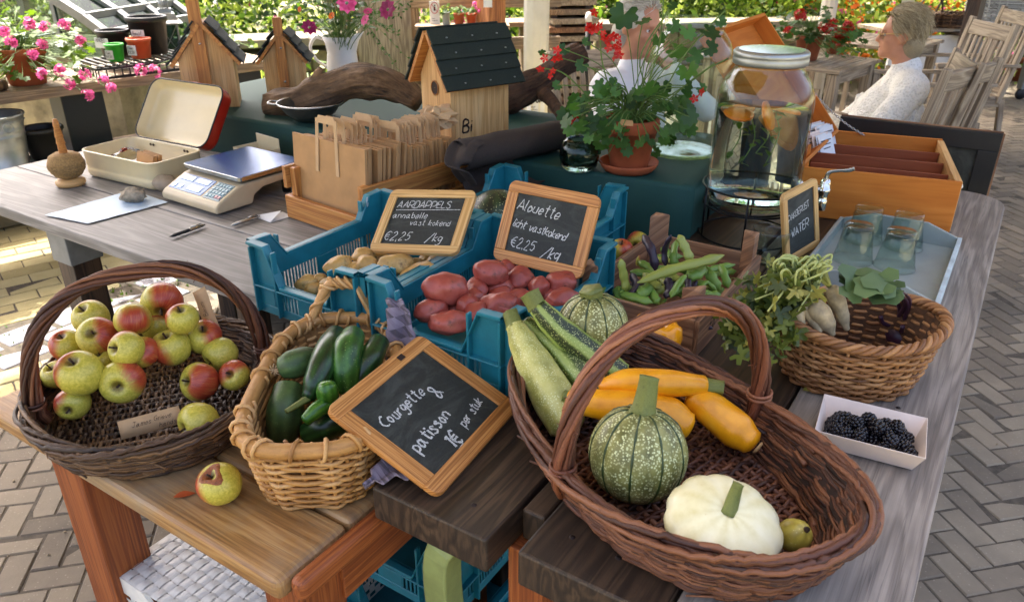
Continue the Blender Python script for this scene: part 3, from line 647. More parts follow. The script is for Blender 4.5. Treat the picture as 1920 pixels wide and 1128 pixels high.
t = pot('plastic_pot', 'orange plastic pot with a torn white price label', shl(0.965, 0.15, 0.866), 0.062, 0.1, 'terra', 'plant pot', 0.75, 0.15, rz=SH); pricetag(t, 0.058, 0.045, 0.056, 0.05, ['Klein', '€2,50'], fa+0.1, 0.014)
M['orange_p'] = plain('orange_plastic', '#c4532b', 0.45, 0, 0.08, 20, 0.02)
for c in t.children:
    if c.name.startswith('pot_body'): c.data.materials[0] = M['orange_p']
# lantern
t = thing('garden_lantern', 'weathered silver metal lantern with a pierced chimney', 'lantern', tuple(shl(1.27, 0.5, 0.8)), SH-R(20)); t.scale = (.68, .68, .62)
g = G()
for sx in (-1, 1):
    for sy in (-1, 1): g.box((sx*0.075, sy*0.075, 0.15), (0.014, 0.014, 0.3))
g.box((0, 0, 0.012), (0.19, 0.19, 0.024)); g.box((0, 0, 0.3), (0.165, 0.165, 0.012))
for s_ in (-1, 1):
    for (ax, sg) in ((0, 1), (1, 1)):
        for q in (-1, 1):
            pa, pb = ((-0.07*q, s_*0.078, 0.03), (0.07*q, s_*0.078, 0.29)) if ax == 0 else ((s_*0.078, -0.07*q, 0.03), (s_*0.078, 0.07*q, 0.29)); g.tube([pa, pb], 0.002, 5)
obj('frame', g, M['alu'], t, smooth=False)
for k in range(4):
    g = G(); g.box((0, 0, 0), (0.136, 0.002, 0.25)); a = k*PI/2; obj('pane', g, M['pane'], t, smooth=False, loc=(math.cos(a-PI/2)*0.073, math.sin(a-PI/2)*0.073, 0.16), rot=(0, 0, a))
g = G(); g.loft([[(x*s_, y*s_, z) for x, y in ((-1, -1), (1, -1), (1, 1), (-1, 1))] for s_, z in ((0.12, 0.305), (0.12, 0.312), (0.092, 0.335), (0.07, 0.39), (0.052, 0.4), (0.052, 0.43))]); obj('roof', g, M['zinc'], t, smooth=False)
g = G()
for k in range(14):
    a = 2*PI*k/14; g.tube([(math.cos(a)*0.036, math.sin(a)*0.036, 0.43), (math.cos(a+0.5)*0.036, math.sin(a+0.5)*0.036, 0.51)], 0.004, 5); g.tube([(math.cos(a)*0.036, math.sin(a)*0.036, 0.43), (math.cos(a-0.5)*0.036, math.sin(a-0.5)*0.036, 0.51)], 0.004, 5)
g.lathe([(0.045, 0.51), (0.03, 0.54), (0.001, 0.555)], 20); obj('chimney', g, M['zinc'], t)
# galvanised bucket and black pot on the lower plank
bk = at(15, 318, 0.45)
t = thing('zinc_bucket', 'galvanised zinc bucket with a wire handle ear', 'bucket', tuple(bk), R(20)); g = G(); r = 0.125
g.lathe([(0.001, 0.01), (r*0.72, 0.01), (r*0.76, 0), (r*0.79, 0.02), (r*0.77, 0.022), (r*0.9, 0.16), (r*0.925, 0.165), (r*0.9, 0.17), (r*0.91, 0.185), (r*0.935, 0.19), (r*0.91, 0.195), (r, 0.25), (r+0.006, 0.255), (r+0.004, 0.262), (r-0.004, 0.257), (r*0.75, 0.03)], 40); obj('bucket_body', g, M['zinc'], t)
g = G(); g.lathe([(r*0.86, 0.2), (0.001, 0.2)], 24); obj('inside_shade', g, M['blackp'], t)  # black disc stands in for the shade inside the bucket
g = G(); g.tube([(math.cos(a)*0.022+0.0, -r-0.004, 0.215+math.sin(a)*0.022) for a in [2*PI*k/16 for k in range(16)]], 0.0025, 6, closed=True); g.tube([(0.12, 0.03, 0.25), (0.1, -0.08, 0.235), (0.0, -0.133, 0.236)], 0.003, 6); obj('handle', g, M['zinc'], t, rot=(0, 0, R(35)))
pb = at(92, 302, 0.45)
t = pot('plastic_pot', 'empty black plastic pot standing in a black saucer on the lower plank', tuple(pb+Vector((0, 0, 0.018))), 0.1, 0.15, 'blackp', 'plant pot', 0.68, 0.12, soil=False)
g = G(); g.lathe([(0.001, -0.016), (0.085, -0.016), (0.1, 0.006), (0.097, 0.007), (0.08, -0.008), (0.001, -0.008)], 30); obj('saucer', g, M['blackp'], t)
# cold frame of glass and aluminium
t = thing('cold_frame', 'sloping glass and aluminium cold frame greenhouse by the shelf', 'greenhouse', (-2.33, 4.66, 0), R(80)); g = G()
W_, D_ = 0.9, 1.0
prof = [(0, 0.80), (0, 0.93), (0.12, 1.02), (0.5, 1.25), (D_, 1.38), (D_, 0.80)]
for x in (0, W_*0.33, W_*0.66, W_):
    for i in range(len(prof)-1): g.tube([(x, prof[i][0], prof[i][1]), (x, prof[i+1][0], prof[i+1][1])], 0.034, 4)
for (y, z) in prof: g.tube([(0, y, z), (W_, y, z)], 0.03, 4)
g.tube([(0, 0.3, 0.8), (0, 0.3, 1.12)], 0.015, 4); g.tube([(W_*.33, 0.05, 0.95), (W_*.66, 0.5, 1.2)], 0.012, 5)
obj('frame', g, M['alu'], t, smooth=False)
for i in range(3):
    for k in range(1, 4):
        (y0, z0), (y1, z1) = prof[k], prof[k+1]; x0, x1 = W_*0.33*i+0.03, W_*0.33*(i+1)-0.03
        g = G(); g.add([(x0, y0, z0), (x1, y0, z0), (x1, y1, z1), (x0, y1, z1)], [(0, 1, 2, 3)]); obj('pane', g, M['pane'], t, smooth=False, solid=0.003)
for x in (0, W_):
    g = G(); g.add([(x, y, z) for y, z in prof], [tuple(range(6))]); obj('pane', g, M['pane'], t, smooth=False, solid=0.003)
g = G(); g.box((W_/2, D_/2, 0.4), (W_+0.05, D_+0.04, 0.79)); obj('base', g, M['wallstone'], t, smooth=False)
# ================================================================== TABLES
t = thing('market_table', 'heavy dark plank table with stepped board ends under the big willow basket', 'table', (0, 0, 0), TA)
def board(parent, x0, x1, y0, y1, z1, th_, mat, name='tabletop_board', bev=0.004, rc=None):
    g = G()
    if rc:
        P = [(x0, y0)]+[(x1-rc+rc*math.sin(k*PI/12), y0+rc-rc*math.cos(k*PI/12)) for k in range(7)]+[(x1, y1), (x0, y1)]
        g.poly([(p[0], p[1]) for p in P], th_); return obj(name, g, M[mat], parent, smooth=False, bevel=bev, loc=(0, 0, z1))
    g.box(((x0+x1)/2, (y0+y1)/2, z1-th_/2), (x1-x0, y1-y0, th_), grain=0); return obj(name, g, M[mat], parent, smooth=False, bevel=bev)
board(t, 0.650, 2.72, 0.464, 0.671, 0.75, 0.06, 'table_dark')
board(t, 0.735, 2.72, 0.4225, 0.4600, 0.746, 0.055, 'table_dark')
board(t, 0.657, 2.72, 0.214, 0.4185, 0.75, 0.06, 'table_dark')
board(t, 0.690, 2.72, -0.037, 0.2085, 0.75, 0.05, 'table_right', rc=0.11)
for (x, y, m, w_) in ((0.745, 0.442, 'bench_leg', 0.06), (0.86, 0.28, 'bench_leg', 0.06), (2.5, 0.1, 'dark_wood', 0.08), (2.5, 0.58, 'dark_wood', 0.08)):
    g = G(); g.box((x, y, 0.3435), (w_, w_, 0.687)); obj('leg', g, M[m], t, smooth=False, bevel=0.003)
g = G(); g.box((1.6, 0.3, 0.66), (1.6, 0.05, 0.055)); obj('rail', g, M['dark_wood'], t, smooth=False)
t = thing('trestle_leg', 'pale green bent metal trestle leg holding up the dark planks', 'trestle', tuple(AB(0.70, 0.585)), TA)
g = G(); g.tube(bez([(0.03, 0, 0), (0.015, 0, 0.35), (0, 0, 0.6), (0.02, -0.02, 0.655), (0.07, -0.05, 0.675)], 5), [0.032]*16+[0.03]*5, 4); obj('leg', g, M['lime_metal'], t, smooth=False, bevel=0.004)
g = G(); g.box((0.1, -0.05, 0.68), (0.16, 0.14, 0.012)); obj('top_plate', g, M['lime_metal'], t, smooth=False)
t = thing('market_table', 'weathered grey plank table carrying the shop scale and cream tin', 'table', (0, 0, 0), TA)
for (a0, a1) in ((1.0, 1.245), (1.249, 1.5), (1.504, 1.76)):
    g = G(); g.box(((a0+a1)/2, 1.76, 0.733), (a1-a0, 2.17, 0.034), grain=1); obj('tabletop_board', g, M['table_grey'], t, smooth=False, bevel=0.004)
for b, b2 in ((2.26, 0), (0.75, 0)):
    for a in (1.09, 1.67):
        g = G(); g.box((a, b, 0.3), (0.085, 0.085, 0.6)); obj('leg', g, M['dark_wood'], t, smooth=False, bevel=0.003)
        g = G(); g.box((a, b, 0.655), (0.1, 0.1, 0.115)); o = obj('bracket', g, M['alu'], t, smooth=False, bevel=0.003)
        g = G(); g.M = Matrix.Translation((a, b, 0.65)) @ Matrix.Rotation(-PI/2, 4, 'X') @ Matrix.Translation((0, 0, 0.05)); g.lathe([(0.016, 0), (0.016, 0.004), (0.008, 0.004), (0.008, 0.01), (0.001, 0.01)], 16); obj('bolt', g, M['steel'], o)
g = G(); g.box((1.38, 1.5, 0.69), (0.05, 1.9, 0.045)); obj('rail', g, M['dark_wood'], t, smooth=False)
M['nailhead'] = plain('rusty_nail_head', '#3a3230', .5, .7)
for (x, y) in ((.70, .52), (.70, .62), (.72, .30), (.72, .37), (1.3, .05), (1.3, .16), (1.9, .05), (1.9, .16)):
    g = G(); g.lathe([(.001, .0012), (.0032, .001), (.0045, 0)], 12); obj('nail_head', g, M['nailhead'], bpy.data.objects['market_table'], loc=(x, y, .7502))
# low pine bench table
t = thing('pine_bench', 'low worn pine table with orange legs under the apple basket', 'table', (0, 0, 0), TA)
zt = 0.68
def lbd(x0, x1, y0, y1, grain, mat='bench', n='tabletop_board'):
    g = G(); g.box(((x0+x1)/2, (y0+y1)/2, zt-0.02), (x1-x0, y1-y0, 0.04), grain=grain); return obj(n, g, M[mat], t, smooth=False, bevel=0.012, seg=3)
lbd(0.485, 0.625, 0.703, 1.52, 1); lbd(0.628, 0.80, 0.703, 1.52, 1); lbd(0.803, 0.985, 0.703, 1.52, 1)
lbd(0.500, 0.985, 0.672, 0.700, 0, 'bench_leg', 'end_board')
for (a, b) in ((0.555, 0.735), (0.545, 1.29), (0.93, 0.735), (0.93, 1.44)):
    g = G(); g.box((a, b, 0.3195), (0.085, 0.085 if b < 1 else 0.1, 0.639)); obj('leg', g, M['bench_leg'], t, smooth=False, bevel=0.004)
g = G(); g.box((0.7375, 0.70, 0.604), (0.299, 0.03, 0.07)); obj('apron', g, M['bench_leg'], t, smooth=False, bevel=0.002)
g = G(); g.box((0.545, 1.0, 0.604), (0.03, 0.44, 0.07)); obj('apron', g, M['bench_leg'], t, smooth=False, bevel=0.002)
# green draped table
t = thing('draped_table', 'raised table draped in a dark green cloth behind the crates', 'table')
A0, A1, A2, A3 = AB(1.86, 0.655), AB(1.72, 2.79), AB(2.36, 2.82), AB(2.44, 0.69)
def corner_drape():
    g = G(); P = []; n = 26; C4 = [A0, A1, A2, A3]; ring0 = []
    for k in range(4):
        for i in range(n): ring0.append(C4[k].lerp(C4[(k+1) % 4], i/n))
    cen = (A0+A1+A2+A3)/4; rings = []
    rings.append([(cen+(p-cen)*0.97)+Vector((0, 0, 0.89)) for p in ring0])
    rings.append([(cen+(p-cen)*0.995)+Vector((0, 0, 0.889)) for p in ring0])
    for (z, o) in ((0.878, 0.008), (0.80, 0.012), (0.6, 0.02), (0.35, 0.03), (0.15, 0.035)):
        r = []
        for i, p in enumerate(ring0):
            d = (p-cen).normalized(); w_ = math.sin(i*0.9)*0.5+math.sin(i*0.37+1)*0.5; r.append(p+d*(o*0.4+o*0.35*w_)+Vector((0, 0, z)))
        rings.append(r)
    g.loft(rings, caps=False); g.add([tuple(p) for p in rings[0]], [tuple(range(len(ring0)))]); return g
obj('cloth', corner_drape(), M['green_cloth'], t)
for q in (A0, A1, A2, A3):
    c = (A0+A1+A2+A3)/4; g = G(); q2 = c+(q-c)*0.8; g.box((q2.x, q2.y, 0.43), (0.06, 0.06, 0.86)); obj('leg', g, M['dark_wood'], t, smooth=False)

# ================================================================== BASKETS
def wicker(name, label, loc, rz, a, b, Hh, mats, p=2.0, bot=0.8, rows=14, nst=28, rad=0.004, lift=0.0, messy=0, rim=(3, 0.008, 0.006), rimwrap=0, floor=True, liner='wick_liner', cat='basket', handle=None, seed=1, flat=1.0, frontdip=0, staker=None):
    t = thing(name, label, cat, tuple(loc), rz); rr = random.Random(seed); mat, rimmat, hmat = [M[m] for m in mats]
    def P(th_, tt, off=0.0):
        c, s_ = math.cos(th_), math.sin(th_); sc_ = bot+(1-bot)*max(tt, 0)**0.75
        x = a*sc_*math.copysign(abs(c)**(2/p), c); y = b*sc_*math.copysign(abs(s_)**(2/p), s_)
        n = Vector((c/a, s_/b, 0)).normalized(); z = Hh*tt+lift*(c*c)*max(tt, 0)**1.3
        return Vector((x, y, z))+n*off
    g = G()
    if not messy:
        m = nst*4
        for k in range(rows):
            tt = (k+0.5)/rows*0.97; ph = rr.uniform(0, 6)
            for sub in range(1):
                r_ = rad*rr.uniform(0.85, 1.2)
                pts = [P(2*PI*i/m, tt+0.012*math.sin(2*PI*i/m*3+ph)+rr.gauss(0, 0.004), rad*1.15*math.cos(nst/2*2*PI*i/m)*(1 if k % 2 else -1)) for i in range(m)]
                g.tube(pts, r_, 5, closed=True)
    else:
        N = rows
        for k in range(N):
            th0 = rr.uniform(0, 2*PI); L = rr.uniform(0.9, 2.2); t0 = (k+rr.random())/N*0.95; dt = rr.uniform(-0.10, 0.14); m = int(L*15); off0 = rr.uniform(-1, 1)*rad*1.1; ph = rr.uniform(0, 6)
            r_ = rad*rr.uniform(0.6, 1.25)
            pts = [P(th0+L*i/m, min(0.99, max(0.03, t0+dt*i/m+0.02*math.sin(i*0.5+ph))), off0+rad*1.1*math.sin(nst/2*(th0+L*i/m)+(k % 2)*PI)+rr.gauss(0, rad*0.2)) for i in range(m+1)]
            g.tube(pts, [r_*(1-0.45*i/m)*rr.uniform(0.86, 1.14) for i in range(m+1)], 5)
    if messy:
        for k in range(60):
            th_ = rr.uniform(0, 2*PI); q = P(th_, rr.uniform(.1, 1.0), rad*rr.choice((-1.5, 1.5))); dv = Vector((-math.sin(th_)*a, math.cos(th_)*b, 0)).normalized()*rr.choice((-1, 1))+Vector((rr.gauss(0, .35), rr.gauss(0, .35), rr.gauss(0, .35)))
            g.tube([q, q+dv*rr.uniform(.012, .035)], [rad*.6, rad*rr.uniform(.2, .5)], 5)
    sr = staker or rad*0.9
    for i in range(nst):
        th_ = 2*PI*(i+0.0)/nst; g.tube([P(th_, tt, 0) for tt in (0, 0.25, 0.5, 0.75, 1.0)], sr, 5)
    obj('woven_wall', g, mat, t)
    # added liner closes the weave; its darker tone reads as shade in the gaps
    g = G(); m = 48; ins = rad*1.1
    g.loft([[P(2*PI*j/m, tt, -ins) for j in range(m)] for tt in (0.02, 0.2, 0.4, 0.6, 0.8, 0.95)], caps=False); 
    g.loft([[P(2*PI*j/m, 0.02, -ins)*f_+Vector((0, 0, 0.004)) for j in range(m)] for f_ in (1, 0.6, 0.2, 0.01)], caps=False); obj('shade_liner', g, M[liner], t)
    # floor weave
    if floor:
        g = G(); z0 = Hh*0.03+0.007; nl = int(2*b*bot/(rad*5.2)); 
        for i in range(nl):
            y = -b*bot+2*b*bot*(i+0.5)/nl; 
            hx = a*bot*(max(0, 1-abs(y/(b*bot))**p))**(1/p)*0.97
            if hx > 0.02: g.tube([(-hx, y, z0), (0, y+rr.gauss(0, .001), z0), (hx, y, z0)], rad*1.1, 5)
        nr_ = int(2*a*bot/(rad*2.1)); 
        for i in range(nr_):
            x = -a*bot+2*a*bot*(i+0.5)/nr_; hy = b*bot*(max(0, 1-abs(x/(a*bot))**p))**(1/p)*0.98
            if hy < 0.02: continue
            mm = max(6, int(2*hy/(rad*1.8))); f_ = 2*PI/(2*2*b*bot/nl)
            jx = rr.uniform(-1, 1)*rad*0.6
            g.tube([(x+jx*math.sin(q*0.6)+rr.gauss(0, rad*0.12*(3 if messy else 1)), -hy+2*hy*q/mm, z0+rad*0.95*math.cos(f_*(-hy+2*hy*q/mm)+(i % 2)*PI)) for q in range(mm+1)], rad*rr.uniform(0.75, 1.05), 5)
        obj('woven_floor', g, mat, t)
    # rim
    n, RR, r_ = rim; g = G(); m = 90; tw = (3 if messy else 14) if n > 1 else 0
    for k in range(n):
        pts = []; jq = rr.uniform(0.55, 1.25) if messy else 1; jp = rr.uniform(0, 6) if messy else 0; j2 = rr.choice((1, 2, 3))
        for i in range(m*2):
            th_ = 2*PI*i/(m*2); q = P(th_, 1.0); nv = Vector((math.cos(th_)/a, math.sin(th_)/b, 0)).normalized(); ph = tw*th_+2*PI*k/n+(0.7*math.sin(j2*th_+jp) if messy else 0)
            pts.append(q+nv*RR*jq*math.cos(ph)*(n > 1)+Vector((0, 0, RR*jq*math.sin(ph)*(n > 1)*0.8+(rr.gauss(0, RR*0.12) if messy else 0))))
        g.tube(pts, r_*(rr.uniform(0.8, 1.25) if messy else 1), 7, closed=True)
    for k in range(rimwrap):
        th_ = 2*PI*(k+rr.uniform(-.2, .2))/rimwrap; q = P(th_, 1.0); nv = Vector((math.cos(th_)/a, math.sin(th_)/b, 0)).normalized(); tv = Vector((-nv.y, nv.x, 0)); RW = r_+0.003; sl_ = rr.choice((-1, 1))*0.022
        g.tube([q+nv*RW*math.cos(u)+Vector((0, 0, RW*math.sin(u)))+tv*sl_*(u/(2*PI)-0.4) for u in [(-0.6+j/12*1.25)*2*PI for j in range(13)]], 0.0032, 5)
    obj('rim', g, rimmat, t)
    if handle:
        hh, ha, R0, ns, rs, tws, half = handle       # peak above rim, angle, bundle radius, strands, strand radius, twists, half span scale
        g = G(); d = Vector((math.cos(ha), math.sin(ha), 0)); pn = Vector((-d.y, d.x, 0)); q0 = P(ha, 1.0, 0.004)*half; q1 = P(ha+PI, 1.0, 0.004)*half; z0 = q0.z; S_ = []
        mm = 64
        for i in range(mm+1):
            u = PI*i/mm; c = math.cos(u); x = math.copysign(abs(c)**0.82, c); mid = (q0+q1)/2; hx = (q0-q1).length/2
            S_.append(mid+d*hx*x+Vector((0, 0, (hh)*math.sin(u)**0.9)))
        S_ = [S_[0]+Vector((0, 0, -Hh*0.42))-d*0.010, S_[0]+Vector((0, 0, -Hh*0.2))]+S_+[S_[-1]+Vector((0, 0, -Hh*0.2)), S_[-1]+Vector((0, 0, -Hh*0.42))+d*0.010]
        L = len(S_)
        for k in range(ns):
            pts = []; inner = 0.35 if k % 3 == 0 else 1.0; jr = rr.uniform(0.85, 1.15)
            for i in range(L):
                a_ = S_[max(0, i-1)]; b_ = S_[min(L-1, i+1)]; tg = (b_-a_).normalized(); e = tg.cross(pn).normalized(); ph = tws*2*PI*i/L+2*PI*k/ns; ff = 1.0+0.25*abs(2*i/L-1)**3
                pts.append(S_[i]+(pn*math.cos(ph)*0.85+e*math.sin(ph))*R0*inner*ff*jr+Vector((rr.gauss(0, 1), rr.gauss(0, 1), rr.gauss(0, 1)))*rs*0.08)
            g.tube(pts, [rs*rr.uniform(0.85, 1.15)*(1-0.2*math.sin(i*0.11+k)) for i in range(L)], 7)
        for e_ in (3, L-4):
            c = S_[e_]; tg = (S_[e_+1]-S_[e_-1]).normalized(); e = tg.cross(pn).normalized()
            for q in range(2): g.tube([c+tg*(q*0.007+0.003*j/16)+(pn*math.cos(2*PI*j/16)+e*math.sin(2*PI*j/16))*(R0*1.25+rs) for j in range(17)], 0.0028, 5)
        for k in range(26):
            i = rr.randint(4, L-5); c = S_[i]; v_ = Vector((rr.gauss(0, 1), rr.gauss(0, 1), rr.gauss(0, 1))).normalized(); g.tube([c+v_*R0*0.9, c+v_*(R0*1.2+rs+0.004)], 0.0007, 3)
        obj('handle', g, hmat, t)
    return t, P
wicker('willow_basket', 'shallow dark willow basket with a tall twisted handle, full of apples', (-0.652, 1.212, 0.6825), R(20), 0.212, 0.228, 0.070, ('wick_dark', 'wick_dark', 'wick_brown'), bot=0.86, rows=330, nst=26, rad=0.0036, messy=1, rim=(9, 0.011, 0.0036), handle=(0.218, R(8), 0.010, 14, 0.0038, 1.7, 0.9), seed=3)
BIGC = Vector((0.226, 0.928, 0.7525)); BIGR = R(-62)
wicker('willow_basket', 'large oval brown willow basket with hooped handle, full of squashes', tuple(BIGC), BIGR, 0.305, 0.183, 0.080, ('wick_brown', 'wick_brown', 'wick_handle'), p=2.15, bot=0.80, rows=430, nst=30, rad=0.0037, lift=0.035, messy=1, rim=(9, 0.0105, 0.004), handle=(0.205, PI/2, 0.0105, 15, 0.0042, 1.5, 0.95), seed=5)
wicker('round_basket', 'small oval tan wicker basket holding white radishes and a purple kohlrabi', (0.614, 1.222, 0.7525), R(-6), 0.142, 0.116, 0.115, ('wick_tan', 'wick_tan', 'wick_tan'), bot=0.74, rows=17, nst=30, rad=0.0036, lift=0.018, rim=(4, 0.007, 0.0045), liner='liner_tan', seed=8)
CUC = Vector((-0.316, 1.118, 0.6825))
tc_, PC = wicker('bread_basket', 'long honey coloured wicker basket holding green cucumbers', tuple(CUC), R(92), 0.21, 0.112, 0.122, ('wick_light', 'wick_light', 'wick_light'), p=3.2, bot=0.84, rows=18, nst=28, rad=0.0036, lift=0.012, rim=(1, 0, 0.0125), rimwrap=24, liner='liner_light', seed=9)
g = G(); base = [PC(0.42, 0.98), PC(-0.42, 0.98)]; top = (base[0]+base[1])/2+Vector((0.02, 0, 0.075))
arc = bez([base[0], base[0].lerp(top, 0.75)+Vector((0, 0.012, 0.012)), top, base[1].lerp(top, 0.75)+Vector((0, -0.012, 0.012)), base[1]], 7)
g.tube(arc, 0.009, 8)
for k in range(2):
    g.tube([p+Vector((0.011*math.cos(i*0.8+k*PI), 0.006*math.sin(i*.8+k*PI), 0.011*math.sin(i*0.8+k*PI))) for i, p in enumerate(arc)], 0.0034, 5)
obj('handle', g, M['wick_light'], tc_)

# ================================================================== PRODUCE
def uvmat(name): return NT(name)
# apples: one material, the blush differs per apple
t_ = NT('apple_skin'); at_ = t_.n('ShaderNodeAttribute', attribute_type='OBJECT', attribute_name='blush'); v = t_.coord('Object'); uvc = t_.coord('UV', (34, 1.6, 1))
gn = t_.ramp(t_.noise(v, 18, 4), [(0.3, '#a39a2c'), (0.7, '#cfc155')]); rd = t_.ramp(t_.noise(uvc, 1, 5, 0.7), [(0.3, '#8a2418'), (0.52, '#ad4429'), (0.75, '#bf8a45')])
side = t_.n('ShaderNodeSeparateXYZ'); t_.l(t_.coord('Object', (13, 13, 13)), side.inputs[0])
msk = t_.math('ADD', t_.math('MULTIPLY', side.outputs[0], 0.19), t_.math('ADD', t_.math('MULTIPLY', at_.outputs['Fac'], 1.0), t_.math('MULTIPLY', t_.math('SUBTRACT', t_.noise(uvc, 1, 4, 0.7), 0.5), 0.9)))
c = t_.mix(t_.ramp(msk, [(0.5, (0, 0, 0)), (1.15, (1, 1, 1))]), gn, rd)
vo = t_.n('ShaderNodeTexVoronoi'); t_.l(v, vo.inputs['Vector']); vo.inputs['Scale'].default_value = 130
c = t_.mix(t_.ramp(vo.outputs['Distance'], [(0.1, (0.5, 0.5, 0.5)), (0.2, (0, 0, 0))]), c, '#c9bd78')
rus = t_.n('ShaderNodeSeparateXYZ'); t_.l(t_.coord('UV'), rus.inputs[0])
c = t_.mix(t_.ramp(t_.math('ADD', rus.outputs[1], t_.math('MULTIPLY', t_.noise(v, 60, 3), 0.08)), [(0.955, (0, 0, 0)), (0.995, (0.8, 0.8, 0.8))]), c, '#5f4a1c')
t_.base(c); t_.set(Roughness=0.34); M['apple'] = t_.m
def applemesh(seed):
    rr = random.Random(seed); g = G(); n = 30; m = 20; rings = []; asy = rr.uniform(-0.04, 0.04); e = rr.uniform(0.84, 0.96); lob = rr.uniform(0, 6)
    for i in range(m+1):
        ph = PI*(1-i/m); ring = []
        for j in range(n):
            th_ = 2*PI*j/n; r = math.sin(ph); z = math.cos(ph)
            rad_ = 0.5*(r**0.86 if r > 0 else 0)*(1+0.025*math.cos(5*th_+lob)*(0.5-z*0.5)); dz = 0.5*e*z
            dz -= 0.17*math.exp(-(rad_/0.12)**2) if z > 0 else -0.10*math.exp(-(rad_/0.11)**2)
            wdt = 1+0.07*z; ring.append((rad_*wdt*math.cos(th_)+asy*z, rad_*wdt*math.sin(th_), dz))
        rings.append(ring)
    g.loft(rings, caps=False); return g
apm = [applemesh(k) for k in range(5)]
APP = [  # px, py, diameter px, z, blush, lean (toward viewer is +), yaw, words
 (171, 596, 66, .80, .10, 0.5, 2.0, 'yellow green apple at the left back edge of the pile'), (184, 630, 72, .815, .55, 0.9, 0.3, 'red striped apple with its hollow turned to the viewer'),
 (126, 648, 60, .785, .80, 0.3, 3.0, 'red cheeked apple behind the left handle foot'), (249, 598, 67, .845, .0, -1.3, 1.0, 'plain pale green apple on top of the pile'),
 (304, 564, 75, .845, .95, 1.9, 0.4, 'big dark red apple with a pale patch, rearmost in the basket'), (293, 610, 58, .80, .45, 1.2, 1.4, 'half red apple wedged behind the plain green one'),
 (342, 598, 60, .845, .50, 0.3, 2.6, 'red and yellow apple with its stalk up'), (383, 632, 64, .79, .70, 0.5, 0.5, 'red apple below the upright paper slip'),
 (238, 653, 67, .825, .12, 1.1, 1.9, 'green apple with a brown star hollow in the pile\'s centre'), (268, 660, 60, .80, .25, 0.7, 0.0, 'russet sided apple half hidden behind the star hollowed green one'),
 (321, 652, 72, .79, .05, 0.2, 4.0, 'large plain green apple right of the centre'), (414, 662, 65, .765, .05, 1.9, 3.9, 'small green apple by the right handle foot'),
 (150, 700, 84, .80, .38, 0.35, 2.9, 'big green apple with a red left cheek, stalk up'), (192, 678, 50, .775, .0, 0.2, 1, 'small green apple peeping from behind the big red cheeked one'),
 (230, 714, 82, .775, .10, 1.35, 0.7, 'large yellow apple with a split brown eye facing out'), (375, 715, 73, .75, .38, 1.1, 5.9, 'green apple with a red right side, alone near the basket\'s right'),
 (440, 703, 58, .75, .95, 0.9, 2.2, 'small all red apple beside the honey basket'), (137, 755, 62, .745, .05, 1.6, 2.8, 'small yellow apple nearest the left basket wall'),
 (374, 792, 80, .738, .36, 1.5, 3.6, 'green apple with red base beside the front paper slip'), (106, 702, 56, .755, .0, 0.4, 2, 'shaded green apple at the far left behind the others')]
def place_apple(px, py, dpx, z, blush, lean, yaw, label, k, group='apples in the dark basket'):
    p = at(px, py, z); D = dpx*dist(p)/FPX; g = apm[k % 5]
    o = obj('apple', g, M['apple']); o.location = p; o.scale = (D, D, D); o['blush'] = float(blush); tag(o, label, 'apple', group)
    if lean < 0: rot = Matrix.Rotation(PI-0.4, 3, 'X')
    else: rot = Matrix.Rotation(lean, 3, Vector((1, -0.3+0.6*math.sin(yaw*3), 0)).normalized())
    o.rotation_mode = 'QUATERNION'; o.rotation_quaternion = (rot @ Matrix.Rotation(yaw, 3, 'Z')).to_quaternion()
    gs = G(); gs.tube(bez([(0, 0, 0.24), (0.01, 0, 0.36), (0.04, 0.02, 0.52)], 3), [0.022]*3+[0.026]*3+[0.034], 5); obj('stalk', gs, M['drift_dark'], o)
    return o
for k, q in enumerate(APP): place_apple(*q, k)
o = place_apple(412, 907, 80, .68+.034, .12, 0.45, 3.3, 'yellow apple with a brown rotten hollow, lying on the bench', 2, None)
g = G()
g.lathe([(0.005, 0.30), (0.06, 0.335), (0.10, 0.385), (0.16, 0.438), (0.215, 0.445), (0.27, 0.415), (0.315, 0.36), (0.33, 0.33)], 22, mod=lambda th_, i, r, z: (r*(1+0.12*math.sin(3*th_+1)), z+0.004)); obj('rotten_patch', g, plain('rotten_brown_flesh', '#8a4a1d', 0.5, 0, 0.3, 20, 0.3), o)
g = G(); oval_leaf(g, (0, 0, 0.003), (0.03, 0.012, 0.004), 0.016, (0, 0, 1)); tag(obj('fallen_leaf', g, plain('rust_orange_leaf', '#b4501d', 0.7), loc=tuple(at(326, 934, .681))), 'small rust orange leaf lying on the pine bench', 'leaf')
def paperslip(corner, xv, yv, w_, h_, lines, label, sz, mat='kraft_pale', seed=2):
    x = Vector(xv).normalized(); n = x.cross(Vector(yv)).normalized(); y = n.cross(x); Mx = Matrix((x, y, n)).transposed().to_4x4(); Mx.translation = Vector(corner)
    t = bpy.data.objects.new('paper_slip', None); link(t); t.matrix_world = Mx; tag(t, label, 'label'); g = G()
    g.loft([[(w_*i/8, yy, 0.002*math.sin(i*0.7)) for i in range(9)] for yy in (0, h_)], caps=False, closed_u=False); obj('paper', g, M[mat], t, smooth=True, solid=0.0006)
    g = G()
    for i, (s, x_, y_) in enumerate(lines): letters(g, s, x_, y_, sz, seed=seed+i, z=0.0032, heavy=0.8, slant=0.3)
    obj('handwriting', g, M['ink'], t, smooth=False); return t
c0 = at(228, 824, .702); c1 = at(345, 792, .704); c2 = at(221, 797, .722)
paperslip(c0, c1-c0, Vector((-0.1, 0.5, 0.9)), 0.1, 0.032, [('James', 0.022, 0.015, 0.0095), ('Grieve', 0.058, 0.015, 0.0095), ('handsoft', 0.06, 0.003, 0.0095)][:0]+[('James', 0.02, 0.015), ('Grieve', 0.056, 0.017), ('handsof', 0.062, 0.004)], 'pale paper slip with thin handwriting leaning in the basket\'s front', 0.0085)
